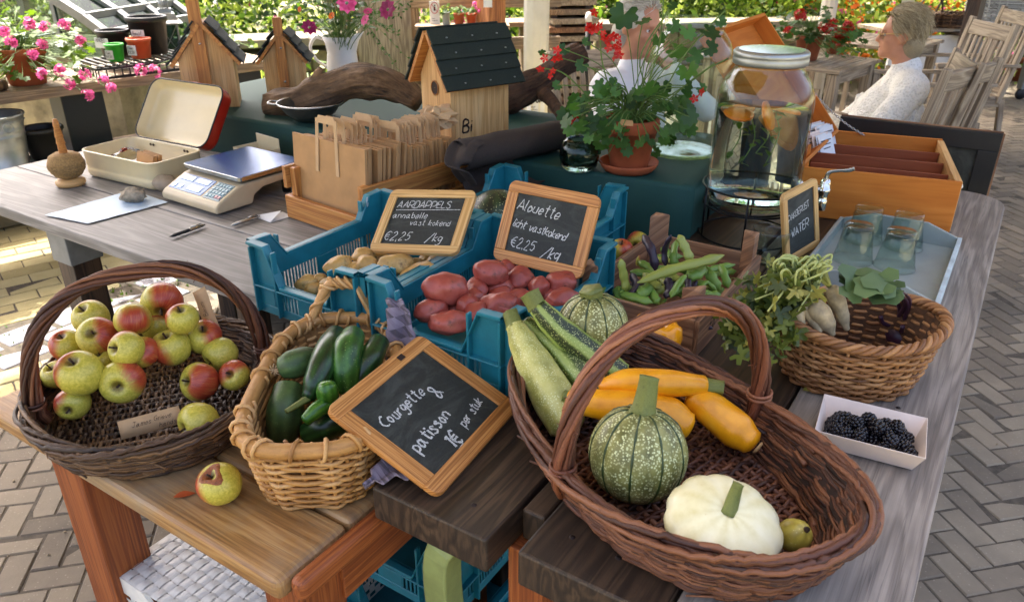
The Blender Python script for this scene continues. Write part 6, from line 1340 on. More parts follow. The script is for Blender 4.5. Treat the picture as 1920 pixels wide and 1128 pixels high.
# pine crate of paper bags
t = thing('pine_crate', 'open pine crate packed with brown kraft paper bags', 'crate', tuple(AB(1.395, 1.665, .7515)), RB-R(6)); W_, D_ = .335, .42
def cb(c, d, n='side_board', gr=None): g = G(); g.box(c, d, grain=gr); obj(n, g, M['pine_o'], t, smooth=False, bevel=.002)
cb((W_/2, .007, .034), (W_, .014, .066)); 
for x in (.007, W_-.007): cb((x, D_/2, .034), (.014, D_-.03, .066)); cb((x, D_/2, .118), (.014, D_-.003, .062))
cb((W_/2, D_-.007, .034), (W_, .014, .066)); cb((W_/2, D_-.007, .118), (W_-.03, .014, .062))
for x in (.026, W_-.026):
    for y in (.028, D_-.028): cb((x, y, .074), (.022, .026, .142), 'corner_post')
cb((W_/2, D_/2, .006), (W_-.03, D_-.03, .008), 'bottom')
Tm = Matrix.Translation(t.location) @ Matrix.Rotation(t.rotation_euler[2], 4, 'Z'); Tc = Tm.copy()
def kraftbag(x, y, z, w_, h_, tilt, label, group, mat='kraft', yaw=0, hw=.085, hh=.055, thick=.007, hand=True):
    p = Tc @ Vector((x, y, z)); b = thing('kraft_bag', label, 'paper bag', tuple(p), 0, group, rot=(tilt, 0, RB-R(6)+yaw)); g = G(); n = 12; rows = []
    for s_ in (-1, 1):
        pass
    fr_ = [[(-w_/2+w_*i/n, -thick/2-.003*math.sin(PI*i/n)*(1-j/6)-.0018*mnoise.noise(Vector((i*.6+x*40, j*.5, y*30))), h_*j/6) for i in range(n+1)] for j in range(7)]
    bk = [[(-w_/2+w_*i/n, thick/2, h_*j/6) for i in range(n, -1, -1)] for j in range(7)]
    g.loft([a+c for a, c in zip(fr_, bk)], caps=True); obj('bag_body', g, M[mat], b, smooth=False)
    if hand:
        g = G(); sw = .012
        for s_ in (-1, 1):
            ox = s_*hw/2; g.add([(ox-sw/2, -thick/2-.0035, h_*.62), (ox+sw/2, -thick/2-.0035, h_*.62), (ox*.86+sw/2, -thick/2-.001, h_+hh), (ox*.86-sw/2, -thick/2-.001, h_+hh)], [(0, 1, 2, 3)])
        g.add([(-hw*.43-sw/2, -thick/2-.001, h_+hh-sw), (hw*.43+sw/2, -thick/2-.001, h_+hh-sw), (hw*.43+sw/2-.012, -thick/2-.0005, h_+hh+.008), (-hw*.43-sw/2+.012, -thick/2-.0005, h_+hh+.008)], [(0, 1, 2, 3)])
        obj('handle', g, M['kraft_pale'], b, smooth=False, solid=.0015)
    return b
kraftbag(.158, .031, .004, .297, .232, R(-4), 'large kraft carrier bag at the front of the pine crate', 'large carrier bags in the crate', yaw=0)
for k in range(9): kraftbag(.155+rnd.uniform(-.006, .008), .05+k*.0145, .006+rnd.uniform(0, .006),   .272+rnd.uniform(-.02, .004), .222-rnd.uniform(0, .012), R(-5-k*.4), 'kraft carrier bag packed behind the large front one', 'large carrier bags in the crate', yaw=rnd.uniform(-.05, .05), thick=.008, hh=.055-rnd.uniform(0, .025) if k % 3 else .055, hw=rnd.uniform(.075, .09))
for k in range(13): kraftbag(.232+rnd.uniform(-.006, .006), .19+k*.0145, .05, .15+rnd.uniform(-.006, .006), .155+rnd.uniform(-.008, .008), R(-3+k*.6), 'small kraft bag in the rear row of the pine crate', 'small kraft bags in the crate', yaw=R(8)+rnd.uniform(-.05, .05), hw=.075, hh=.05, thick=.007)
kraftbag(.272, .11, .04, .115, .085, R(-6), 'low folded kraft bag by the crate\'s right side', 'folded kraft bags', yaw=R(38), thick=.02, hand=False)
g = G(); g.blob(.05, .035, .028, 18, 4, .4, 2.6); tag(obj('crumpled_paper', g, M['kraft_pale'], smooth=False, loc=tuple(Tc @ Vector((.235, .385, .25)))), 'crumpled pale paper on top of the rear bags', 'paper')
# ================================================================== ON THE DRAPED TABLE
def birdhouse(label, loc, rz, w_, d, he, ha, over, pole=None, hole=True, tiles=4, nails=True, text=None, roofm='felt'):
    t = thing('birdhouse', label, 'birdhouse', tuple(loc), rz); g = G(); th_ = .014
    for s_ in (-1, 1):                          # gable boards front and back
        g = G(); P = [(-w_/2, 0), (w_/2, 0), (w_/2, he), (0, ha), (-w_/2, he)]; n = 5; y0 = s_*d/2
        vs = [(x, y0, z) for x, z in P]+[(x, y0-s_*th_, z) for x, z in P]; g.add(vs, [tuple(range(5)), tuple(range(9, 4, -1))]+[(i, i+5, (i+1) % 5+5, (i+1) % 5) for i in range(5)], [[(vs[j][2], vs[j][0]*1.0) for j in f] for f in [tuple(range(5)), tuple(range(9, 4, -1))]+[(i, i+5, (i+1) % 5+5, (i+1) % 5) for i in range(5)]])
        obj('gable_wall', g, M['pine'], t, smooth=False, bevel=.001)
    for s_ in (-1, 1):
        g = G(); g.box((s_*(w_/2-.007), 0, he/2), (th_, d-2*th_-.001, he-.002), grain=2); o = obj('side_wall', g, M['pine'], t, smooth=False, bevel=.001)
        if text and s_ > 0: standtext(o, text, .035, (w_/2+.0008, -d*.32, .055), 'ink_brown', rot=(PI/2, 0, PI/2), jit=.1, heavy=1.6)
    sl_ = math.atan2(ha-he, w_/2); L = math.hypot(ha-he, w_/2)+over
    for s_ in (-1, 1):
        R3 = Matrix.Rotation(s_*sl_, 3, 'Y'); nrm = R3 @ Vector((0, 0, 1)); dn = R3 @ Vector((s_, 0, 0)); ap = Vector((0, 0, ha+.004))
        g = G(); g.box(ap+dn*(L/2)+nrm*.006, (L, d+over*1.6, .012), rot=R3, grain=1); o = obj('roof_board', g, M['pine_o'], t, smooth=False)
        g = G()
        for k in range(tiles):
            l0 = L*(k)/tiles; l1 = L*(k+1.12)/tiles if k < tiles-1 else L+.006; c = ap+dn*((l0+l1)/2)+nrm*(.016+.002*(tiles-k)*0)
            g.box(c+nrm*(.003*(tiles-1-k)+.002), (l1-l0, d+over*1.6+.012, .006), rot=Matrix.Rotation(s_*(sl_-.09), 3, 'Y'))
        ff = obj('roof_felt', g, M[roofm], t, smooth=False, bevel=.0012)
        if nails:
            for k in range(tiles):
                for q in range(3):
                    g = G()
                    c = ap+dn*(L*(k+.75)/tiles)+nrm*(.0245+.003*(tiles-1-k))+Vector((0, (q-1)*(d*.42)+(k % 2)*.015, 0)); g.blob(.0032, .0032, .002, 8, 1, 0, c=c); obj('nail', g, M['zinc'], ff)
    if hole:
        g = G(); g.M = Matrix.Translation((0, -d/2-.0012, he*.86)) @ Matrix.Rotation(PI/2, 4, 'X'); g.lathe([(.001, 0), (.019, 0)], 24); g.M = Matrix(); obj('entrance_hole', g, M['ink_brown'], t)
        g = G(); g.M = Matrix.Translation((0, -d/2-.001, he*.86)) @ Matrix.Rotation(PI/2, 4, 'X'); g.lathe([(.019, 0), (.022, .0015), (.019, .002)], 24); obj('hole_edge', g, M['pine_o'], t)
    if pole:
        g = G(); g.box((pole[0], -d/2-.0085, (pole[1]+pole[2])/2), (pole[3], .016, pole[2]-pole[1]), grain=2); o = obj('hanging_batten', g, M['pine_o'], t, smooth=False, bevel=.004 if pole[2] < .32 else .001)
        for z in (he*.35, ha*.8): g = G(); g.M = Matrix.Translation((pole[0]+.003, -d/2-.018, z)) @ Matrix.Rotation(PI/2, 4, 'X'); g.lathe([(.004, 0), (.003, .001), (.001, .0015)], 10); obj('screw', g, M['steel'], o)
    return t
C_ = at(848, 287, .891); rz = R(-54); w_, d = .165, .205; off = Matrix.Rotation(rz, 3, 'Z') @ Vector((w_/2, -d/2, 0))
birdhouse('large pine birdhouse with mossy black shingle roof and round hole', C_-off, rz, w_, d, .205, .325, .035, text=['Bi'])
birdhouse('pine birdhouse seen from behind, with the tallest batten, behind the open tin', at(391, 203, .891)+Vector((0, .07, 0)), R(15), .185, .14, .17, .285, .03, pole=(-.012, .02, .48, .042), hole=False, roofm='felt_blue', nails=False)
birdhouse('small pine birdhouse seen from behind with a rounded hanging batten', at(534, 172, .891)+Vector((0, .05, 0)), R(8), .15, .12, .125, .215, .025, pole=(0, .02, .285, .036), hole=False, roofm='felt_blue', nails=False)
def logobj(name, label, pts, radii, mat, seed, branches=(), flatn=14):
    S_ = bez(pts, 8); m = len(S_); g = G(); rings = []; tg = [(S_[min(i+1, m-1)]-S_[max(i-1, 0)]).normalized() for i in range(m)]; nrm = tg[0].orthogonal().normalized()
    for i in range(m):
        if i: nrm = tg[i-1].rotation_difference(tg[i]) @ nrm; nrm = (nrm-tg[i]*nrm.dot(tg[i])).normalized()
        b = tg[i].cross(nrm); u = i/(m-1)*(len(radii)-1); k = min(int(u), len(radii)-2); r = radii[k]+(radii[k+1]-radii[k])*(u-k)
        rings.append([S_[i]+(nrm*math.cos(2*PI*j/24)+b*math.sin(2*PI*j/24))*r*(1+.34*mnoise.noise(Vector((math.cos(2*PI*j/24)*1.4, math.sin(2*PI*j/24)*1.4, i*.16+seed)))+.13*mnoise.noise(Vector((math.cos(2*PI*j/24)*4, math.sin(2*PI*j/24)*4, i*.09+seed)))) for j in range(24)])
    g.loft(rings)
    for bp, br in branches: g.tube(bez(bp, 5), [br*(1-.5*i/(len(bez(bp, 5))-1)) for i in range(len(bez(bp, 5)))], 9)
    o = obj(name, g, M[mat]); tag(o, label, 'driftwood'); return o
logobj('driftwood_log', 'long arched grey brown driftwood log behind the paper bags', [aty(505, 205, 2.80), aty(560, 195, 2.78), aty(615, 172, 2.74), aty(690, 152, 2.70), aty(745, 165, 2.66), aty(785, 190, 2.62)], [.055, .062, .058, .062, .05, .035], 'drift', 1.3, [([aty(590, 150, 2.74), aty(598, 135, 2.73), aty(603, 128, 2.73)], .018)])
logobj('driftwood_log', 'dark driftwood limb jutting out right of the large birdhouse', [aty(905, 205, 2.78), aty(950, 185, 2.78), aty(1000, 160, 2.8), aty(1045, 128, 2.84), aty(1092, 100, 2.88)], [.055, .06, .05, .045, .042], 'drift_dark', 4.1, [([aty(1005, 165, 2.8), aty(1035, 190, 2.72), aty(1062, 235, 2.6)], .03)])
p = at(585, 226, .891); t = thing('steel_colander', 'grey metal bowl with a shiny rim behind the paper bags', 'bowl', tuple(p)); g = G(); g.lathe([(.001, .004), (.05, .004), (.085, .03), (.108, .062)], 36); g.lathe([(.108, .062), (.106, .06), (.083, .032), (.05, .008), (.001, .008)], 36); obj('bowl_body', g, plain('dull_grey_metal', '#6a6c6a', .35, .8, .1, 30, .03), t)
g = G(); g.tube([(math.cos(2*PI*i/48)*.11, math.sin(2*PI*i/48)*.11, .063) for i in range(48)], .0035, 6, closed=True); g.tube(bez([(-.108, .02, .062), (-.135, .01, .064), (-.135, -.03, .064), (-.103, -.04, .062)], 5), .003, 6); obj('rim', g, M['steel'], t)
# jug of cut flowers
p = at(645, 148, .891); t = thing('enamel_jug', 'white enamel jug full of cut garden flowers', 'jug', tuple(p), R(-5)); g = G()
sp = lambda th_, i, r, z: (r*(1+.35*math.exp(-((th_ if th_ < PI else th_-2*PI)/.35)**2)*max(0, (z-.09)/.09)), z+.018*math.exp(-((th_ if th_ < PI else th_-2*PI)/.4)**2)*max(0, (z-.09)/.09))
g.lathe([(.001, 0), (.062, 0), (.066, .004), (.068, .06), (.06, .11), (.066, .15), (.078, .18), (.0755, .18), (.064, .15), (.057, .11), (.064, .06), (.001, .008)], 40, mod=sp); obj('jug_body', g, M['white'], t)
g = G(); g.tube(bez([(-.074, 0, .165), (-.11, 0, .17), (-.135, 0, .13), (-.115, 0, .08), (-.066, 0, .045)], 6), .0085, 8, flat=.7); obj('handle', g, M['white'], t)
bq = thing('flower_bouquet', 'loose bouquet of magenta cosmos and leafy twigs standing in the white jug', 'flowers', tuple(p+Vector((0, 0, .06)))); rr = random.Random(8); gs, gl, g1, g2, g3 = G(), G(), G(), G(), G()
def cosmos(g, c, nrm, size):
    nrm = Vector(nrm).normalized(); u = nrm.orthogonal().normalized(); v_ = nrm.cross(u)
    for k in range(8): a = 2*PI*k/8; d = u*math.cos(a)+v_*math.sin(a); oval_leaf(g, Vector(c)+d*size*.08, Vector(c)+d*size*.5+nrm*size*.1, size*.38, nrm, .15)
B0 = p+Vector((0, 0, .06))
for (px, py, y, s_, gi) in ((580, 52, 3.0, .06, 0), (650, 6, 3.02, .075, 1), (727, 18, 3.05, .075, 0), (722, -20, 3.1, .06, 0), (685, 38, 3.05, .045, 1), (690, 22, 3.15, .04, 1), (622, 30, 3.05, .03, 2), (562, 18, 3.1, .022, 3), (660, -40, 3.1, .06, 1), (610, -30, 3.1, .05, 0), (770, -15, 3.1, .05, 0)):
    e = aty(px, py, y)-B0; gs.tube(bez([(rr.uniform(-.03, .03), rr.uniform(-.03, .03), 0), (e.x*.3, e.y*.3, .14), tuple(e)], 6), .0016, 5); gq = G(); cosmos(gq, e, (rr.gauss(0, .5), -1, rr.gauss(.3, .4)), s_); obj('flower_head', gq, M[['mauve_petal', 'pink_petal', 'orange_petal', 'orange_petal'][gi]], bq)
for k in range(90):
    a = rr.uniform(0, 2*PI); q = rr.random(); e = Vector((math.cos(a)*.16*q, math.sin(a)*.12*q, rr.uniform(.13, .34)))
    gs.tube(bez([(rr.uniform(-.04, .04), rr.uniform(-.04, .04), .02), (e.x*.4, e.y*.4, e.z*.6), tuple(e)], 4), .0014, 4); d = Vector((math.cos(a), math.sin(a), rr.uniform(-.3, .8))).normalized()*rr.uniform(.04, .07)
    oval_leaf(gl, e, e+d, rr.uniform(.018, .034), (rr.gauss(0, .3), -.5, 1), .2)
for k in range(16):
    e = aty(rr.uniform(700, 775), rr.uniform(-10, 150), 3.1)-B0; S_ = bez([(0, 0, .05), (e.x*.4, e.y*.4, .2), tuple(e)], 8); gs.tube(S_, .001, 4)
    for i in range(8, len(S_), 1):
        d = Vector((rr.gauss(0, 1), rr.gauss(0, 1), rr.gauss(0, 1))).normalized()*.016; oval_leaf(gl, S_[i], S_[i]+d, .007, (0, -1, .3))
obj('leaves', gl, M['leaf'], bq); obj('stems', gs, M['stem'], bq)
# rolled felt cloth
t = thing('rolled_cloth', 'rolled charcoal felt cloth lying before the large birdhouse', 'cloth', (0, 0, 0)); A_, B_ = at(858, 290, .94), at(1048, 250, .94); d = (B_-A_); g = G(); nn = 20; rows = []
for i in range(nn+1):
    c = A_+d*(i/nn); row = []; sd = d.cross(Vector((0, 0, 1))).normalized()
    for j in range(46):
        a = j/45*2*PI*2.2+.6; r = .018+.031*(j/45)+.004*mnoise.noise(Vector((j*.2, i*.25, 3))); row.append(c+sd*math.cos(a)*r*1.15-Vector((0, 0, 1))*math.sin(a)*r*.9)
    e = row[-1]
    for j in range(1, 9): row.append(e+sd*(.014*j)+Vector((0, 0, -min(.055, .016*j)+.006*math.sin(i*.9+j)))+Vector((0, 0, max(0, .89-(e.z-min(.055, .016*j)))*0)))
    rows.append(row)
g.loft(rows, caps=False, closed_u=False); obj('roll', g, M['grey_cloth'], t, solid=.005, sub=1)
clothstrip('hanging_flap', [at(885, 262, .975), at(868, 275, .965), at(858, 310, .93), at(880, 345, .87)], [.09, .06], 'grey_cloth', fold=.006, seed=4, parent=t, nu=10, th_=.005)
# dark glass candle holder
p = at(1085, 316, .8915); t = thing('candle_glass', 'squat dark green pressed glass candle holder beside the terracotta pot', 'candle holder', tuple(p)); g = G(); br = lambda th_, i, r, z: (r*(1+.012*math.sin(9*th_+z*160)*math.sin(z*300)), z)
g.lathe([(.001, 0), (.04, 0), (.05, .01), (.055, .035), (.053, .06), (.044, .078), (.034, .084), (.031, .083), (.04, .074), (.048, .058), (.05, .035), (.045, .014), (.001, .012)], 48, mod=br); obj('glass_body', g, M['glass_dark'], t)
# red geranium in its terracotta pot
p = at(1178, 318, .892); t = pot('flower_pot', 'terracotta pot of straggling red geranium standing in a saucer', tuple(p+Vector((0, 0, .008))), .075, .135, 'terra', 'potted plant', .68, .25)
g = G(); g.lathe([(.001, -.007), (.066, -.007), (.076, .004), (.08, .012), (.081, .018), (.078, .018), (.07, .006), (.058, .0), (.001, -.001)], 40); obj('saucer', g, M['terra'], t)
rr = random.Random(17); gl, gs, gf = G(), G(), G()
def wleaf(px, py, y, s_, nrm=None):
    e = loc_of(t, aty(px, py, y)); mid = Vector((e.x*.4, e.y*.4, .15+(e.z-.15)*.55+.02)); gs.tube(bez([(rr.uniform(-.03, .03), rr.uniform(-.03, .03), .12), tuple(mid), tuple(e)], 5), .0016, 4)
    leafshape(gl, e, Vector((e.x*1.5+rr.gauss(0, .1), rr.gauss(-.1, .1), rr.gauss(-.12, .1))), nrm or (rr.gauss(0, .5), -1+rr.gauss(0, .5), rr.gauss(.55, .4)), s_, 7, rr.uniform(-.1, .25), .17)
for k in range(125):
    a = rr.uniform(0, 2*PI); q = math.sqrt(rr.random()); wleaf(1178+math.cos(a)*125*q+8, 222+math.sin(a)*70*q-(1-q)*25, 2.06+rr.uniform(-.14, .13), rr.uniform(.028, .05))
for (px, py, s_) in ((1170, 28, .075), (1205, 40, .045), (1262, 48, .04), (1290, 58, .05), (1255, 75, .045), (1235, 72, .042), (1268, 95, .06), (1300, 105, .05), (1330, 60, .06), (1330, 90, .045), (1290, 132, .06), (1058, 92, .035), (1018, 100, .028), (1092, 122, .04), (1100, 78, .026), (1045, 160, .03), (1260, 10, .03), (1350, 40, .035), (1280, 200, .06), (1275, 230, .055), (1245, 262, .035), (1110, 245, .06), (1060, 215, .05), (1290, 160, .04), (1315, 165, .03)): wleaf(px, py, 2.05+rr.uniform(-.08, .08), s_)
for P in ([(1225, 190), (1200, 110), (1255, 15), (1262, -30)], [(1230, 200), (1280, 110), (1320, 60), (1360, 20)], [(1200, 200), (1235, 90), (1245, -10)], [(1240, 190), (1300, 150), (1340, 118)], [(1150, 190), (1130, 120), (1125, 70)], [(1120, 200), (1060, 140), (1018, 128)], [(1240, 200), (1310, 140), (1365, 110)]): gs.tube(bez([loc_of(t, aty(x, y, 2.05)) for x, y in P], 6), .0019, 5)
for (px, py, n, s_) in ((1112, 40, 3, .014), (1112, 62, 3, .014), (1155, 75, 5, .014), (1152, 95, 5, .013), (1045, 105, 3, .013), (1018, 128, 2, .013), (1035, 142, 2, .01), (1318, 180, 2, .014), (1080, 222, 2, .012), (1140, 62, 2, .01)):
    gf = G()
    for k in range(n):
        c = loc_of(t, aty(px+rr.gauss(0, 7), py+rr.gauss(0, 7), 2.0)); petals(gf, c, (rr.gauss(0, .6), -1, rr.gauss(0, .6)), s_, 5, rr)
    obj('bloom', gf, M['red_petal'], t)
obj('foliage', gl, M['leaf'], t); obj('stems', gs, M['stem'], t)
g = G()
for k in range(4): oval_leaf(g, loc_of(t, aty(1166+k*4, 224+k, 1.985)), loc_of(t, aty(1172+k*5, 236, 1.98)), .016, (0, -1, .2))
obj('yellow_leaf', g, M['kraft'], t)
# big glass jars
def bigjar(name, label, loc, lid=True):
    t = thing(name, label, 'glass jar', tuple(loc), R(-25)); g = G(); r = .118; th_ = .005
    out = [(.001, .004), (.05, .003), (.095, 0), (.108, .006), (.114, .02), (r, .04), (r, .26), (.116, .285), (.103, .315), (.088, .335), (.082, .345), (.082, .352), (.086, .355), (.086, .36), (.082, .363), (.084, .372), (.0835, .376)]
    inn = [(x-th_ if x > .02 else x, z+(.01 if i < 3 else .004 if i < 5 else 0)) for i, (x, z) in enumerate(out)]; g.lathe(out+inn[::-1], 56, mod=lambda a, i, q, z: (q*(1+.004*math.sin(14*a)*math.exp(-((z-.15)/.09)**2)), z)); obj('jar_glass', g, M['glass'], t); return t
JL = Vector((.628, 1.945, .842)); t = bigjar('water_jar', 'big glass drink dispenser of water with orange slices and metal lid', JL)
g = G(); g.lathe([(.001, .0145), (.09, .0145), (.107, .02), (.1134, .04), (.1134, .243), (.001, .243)], 48); obj('water', g, M['water'], t)
g = G(); g.lathe([(.001, .3862), (.05, .3865), (.078, .3855)], 40); obj('lid_top', g, plain('teal_lid_top', '#44716e', .15, .3, .08, 20, 0), t)
g = G(); g.lathe([(.076, .385), (.086, .384), (.0895, .38), (.0895, .372), (.088, .370), (.0895, .366), (.0895, .354), (.0875, .352), (.0865, .36), (.0865, .3765), (.001, .378)], 48); obj('lid', g, M['zinc'], t)
M['orange_flesh'] = plain('orange_flesh', '#ef8a12', .35, 0, .08, 40, .1); M['orange_peel'] = plain('orange_peel', '#ee7d0e', .4, 0, .08, 60, .1)
for k, (x, y, z, rx, ry) in enumerate(((-.05, -.045, .232, .25, .1), (.02, -.06, .238, 1.2, .1), (-.06, .03, .22, .5, .6), (.04, .04, .225, .2, -.3))):
    o = bpy.data.objects.new('orange_slice', None); link(o); tag(o, ['orange slice floating nearest the front of the water jar', 'upright orange slice showing its bright rind in the water jar', 'orange slice floating at the left back of the water jar', 'orange slice floating at the right back of the water jar'][k], 'orange slice', 'orange slices in the water jar'); o.location = JL+Matrix.Rotation(R(-25), 3, 'Z') @ Vector((x, y, z)); o.rotation_euler = (rx, ry, k); g = G(); g.lathe([(.001, -.003), (.033, -.003), (.033, .003), (.001, .003)], 24); obj('flesh', g, M['orange_flesh'], o); g = G(); g.lathe([(.0332, -.0035), (.037, -.0025), (.037, .0025), (.0332, .0035)], 24); obj('peel', g, M['orange_peel'], o)
rr = random.Random(3); sp_ = thing('mint_sprig', 'mint sprigs drifting among the orange slices in the water jar', 'herb', tuple(JL)); gl, gs = G(), G()
for k in range(4):
    x, y = rr.uniform(-.06, .06), rr.uniform(-.07, .02); S_ = bez([(x, y, .22), (x+.01, y-.01, .17), (x-.01, y, rr.uniform(.09, .14))], 6); gs.tube(S_, .0014, 5)
    for i in range(0, len(S_), 2): d = Vector((rr.gauss(0, 1), rr.gauss(0, 1), rr.gauss(0, .5))).normalized()*.026; oval_leaf(gl, S_[i], S_[i]+d, .016, (0, 0, 1), .2)
obj('leaves', gl, M['leaf_sun'], sp_); obj('stems', gs, M['stem'], sp_)
tp = bpy.data.objects.new('tap', None); link(tp); tp.parent = t; tp.location = (.116, 0, .055); tp.rotation_euler = (0, 0, R(2)); g = G(); g.M = Matrix.Rotation(PI/2, 4, 'Y'); g.lathe([(.001, -.004), (.019, -.004), (.019, .004), (.0125, .006), (.0125, .03), (.015, .031), (.015, .037), (.0105, .038), (.0105, .06), (.001, .06)], 24); g.M = Matrix.Translation((.058, 0, 0)); g.lathe([(.001, .03), (.009, .029), (.0125, .02), (.0125, .006), (.015, .004), (.015, -.004), (.0125, -.006), (.010, -.022), (.0125, -.025), (.0105, -.052), (.008, -.052), (.001, -.04)], 24); obj('tap_body', g, plain('chrome', '#d4d2cc', .08, 1, .02, 30, 0), tp)
g = G(); g.tube(bez([(.058, 0, .028), (.062, 0, .045), (.08, 0, .052), (.105, 0, .056), (.118, 0, .062)], 6), [.007]*8+[.006]*8+[.0075]*9, 8, flat=.5); obj('lever', g, M['steel'], tp)
t = thing('wire_stand', 'black wire stand carrying the big water jar', 'stand', (JL.x, JL.y, .752), R(10)); g = G(); circ = lambda r, z, n=48: [(math.cos(2*PI*i/n)*r, math.sin(2*PI*i/n)*r, z) for i in range(n)]
g.tube(circ(.126, .137), .0028, 6, closed=True); g.tube(circ(.12, .085), .0028, 6, closed=True); g.tube(circ(.105, .0855), .0028, 6, closed=True); g.tube(circ(.125, .003), .0028, 6, closed=True)
for k in range(6): a = 2*PI*k/6; g.tube([(math.cos(a)*.1265, math.sin(a)*.1265, .003), (math.cos(a)*.1265, math.sin(a)*.1265, .137)], .0028, 6)
for k in range(3): a = PI*k/3; g.tube([(math.cos(a)*.12, math.sin(a)*.12, .085), (-math.cos(a)*.12, -math.sin(a)*.12, .085)], .0025, 6)
obj('wire_frame', g, M['wire'], t)
p = at(1288, 300, .8915)+Vector((0.005, .09, 0)); bigjar('empty_jar', 'big empty glass jar without a lid behind the geranium', p)
# small glass and tumblers
def tumbler(label, loc, inv=True, s_=1, group=None):
    t = thing('drinking_glass', label, 'glass', tuple(loc), 0, group); g = G(); o_ = [(.001, 0), (.031, 0), (.0335, .004), (.034, .012), (.0375, .04), (.044, .078), (.048, .092)]; i_ = [(.0462, .092), (.0425, .078), (.036, .042), (.0318, .016), (.029, .012), (.001, .011)]
    pr = [(r*s_, z*s_) for r, z in o_+i_]
    if inv: pr = [(r, .093*s_-z) for r, z in pr]
    g.lathe(pr, 40, mod=lambda a, i, q, z: (q*(1+(.012*math.cos(16*a) if i < 5 else 0)), z)); obj('glass_body', g, M['glass'], t)
gx = [at(1598, 487, .7605), at(1676, 500, .7605), at(1618, 450, .7605), at(1692, 463, .7605)]
for q, lb in zip(gx, ('upturned tumbler at the tray\'s front left', 'upturned tumbler at the tray\'s front right', 'upturned tumbler at the tray\'s back left', 'upturned tumbler at the tray\'s back right')): tumbler(lb, q, group='tumblers on the tray')
tumbler('small upright glass half hidden behind the radish greens', at(1438, 500, .752)+Vector((.01, .03, 0)), False, .95)
t = thing('serving_tray', 'grey blue painted wooden tray holding four upturned tumblers', 'tray', tuple(AB(1.70, .335, .752)), RB); W_, D_ = .295, .45; g = G(); g.box((W_/2, D_/2, .004), (W_-.02, D_-.02, .006)); obj('tray_floor', g, M['tray'], t, smooth=False)
M['tray_edge'] = plain('pale_tray_edge', '#b4c4c8', .5, 0, .2, 20, .1)  # paler tone, used on the right side rail only
for x in (.005, W_-.005): g = G(); g.box((x, D_/2, .018), (.01, D_, .034)); obj('side_rail', g, M['tray'] if x < .1 else M['tray_edge'], t, smooth=False, bevel=.0015)
for y in (.005, D_-.005):
    g = G(); P = [(.0105, 0), (W_-.0105, 0), (W_-.0105, .034), (W_*.72, .06), (W_*.28, .06), (.0105, .034)]; g.M = Matrix.Translation((0, y-.0049, 0.001)) @ Matrix.Rotation(PI/2, 4, 'X'); g.poly(P, .0098); obj('end_rail', g, M['tray'], t, smooth=False, bevel=.0015)
# orange partitioned box with its lid thrown back
FR = Vector((1.178, 1.953, .752)); BR = Vector((1.44, 2.364, .752)); BL = Vector((1.074, 2.505, .752)); FL = FR+(BL-BR); xr = (FR-FL); W_, D_ = xr.length, (BR-FR).length; bz = math.atan2(xr.y, xr.x)
t = thing('partition_box', 'orange plywood box with partitions, open beside the water jar', 'box', tuple(FL), bz); hh = .14; th_ = .011; yv = Matrix.Rotation(-bz, 3, 'Z') @ (BL-FL); sk = yv.x/yv.y
def pb_(c, d, n, m, gr=None): g = G(); g.box(c, d, grain=gr); return obj(n, g, M[m], t, smooth=False, bevel=.0012)
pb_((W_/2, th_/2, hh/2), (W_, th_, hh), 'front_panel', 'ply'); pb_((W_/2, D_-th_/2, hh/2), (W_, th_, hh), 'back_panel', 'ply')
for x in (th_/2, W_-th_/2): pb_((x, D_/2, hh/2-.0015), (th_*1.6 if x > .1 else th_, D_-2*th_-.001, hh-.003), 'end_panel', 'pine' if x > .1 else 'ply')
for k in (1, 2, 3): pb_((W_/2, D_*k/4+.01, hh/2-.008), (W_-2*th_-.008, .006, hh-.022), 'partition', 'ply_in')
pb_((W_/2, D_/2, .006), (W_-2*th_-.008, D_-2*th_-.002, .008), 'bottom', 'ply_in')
hn = bpy.data.objects.new('handle', None); link(hn); hn.parent = t; hn.location = (W_, D_*.42, hh*.62); g = G(); g.tube(bez([(0, -.035, 0), (.02, -.034, -.004), (.032, -.022, -.008), (.032, .022, -.008), (.02, .034, -.004), (0, .035, 0)], 5), .006, 8, flat=.7); obj('grip', g, M['white_metal'], hn)
for s_ in (-1, 1): g = G(); g.box((.002, s_*.035, 0), (.004, .018, .03)); obj('handle_plate', g, M['steel'], hn, smooth=False)
for y in (.15, .72): g = G(); g.box((W_+.002, D_*y, hh*.8), (.004, .016, .034)); g.tube([(W_+.006, D_*y, hh*.9), (W_+.01, D_*y, hh*.75), (W_+.006, D_*y, hh*.62)], .002, 5); obj('catch', g, M['steel'], t, smooth=False)
lid = bpy.data.objects.new('lid', None); link(lid); lid.parent = t; lid.location = (-.004, 0, hh); lid.rotation_euler = (0, R(180+52), 0)   # hinged on the left end
LW = .455; dp = .055                             # local -x is away from the hinge once thrown back; the hollow faces the box
def lb_(c, d, m='ply', gr=None): g = G(); g.box(c, d, grain=gr); return obj('lid_board', g, M[m], lid, smooth=False, bevel=.0012)
lb_((LW/2, D_/2, dp-.004), (LW, D_, .007)); lb_((LW/2, .005, dp/2-.004), (LW, .010, dp-.008)); lb_((LW/2, D_-.005, dp/2-.004), (LW, .010, dp-.008)); lb_((LW-.005, D_/2, dp/2-.004), (.010, D_-.021, dp-.008)); lb_((.005, D_/2, dp/2-.004), (.010, D_-.021, dp-.008))
lid.rotation_euler = (0, R(-130), R(-11))
for o in lid.children:
    pass
Tb = Matrix.Translation(FL) @ Matrix.Rotation(bz, 4, 'Z')
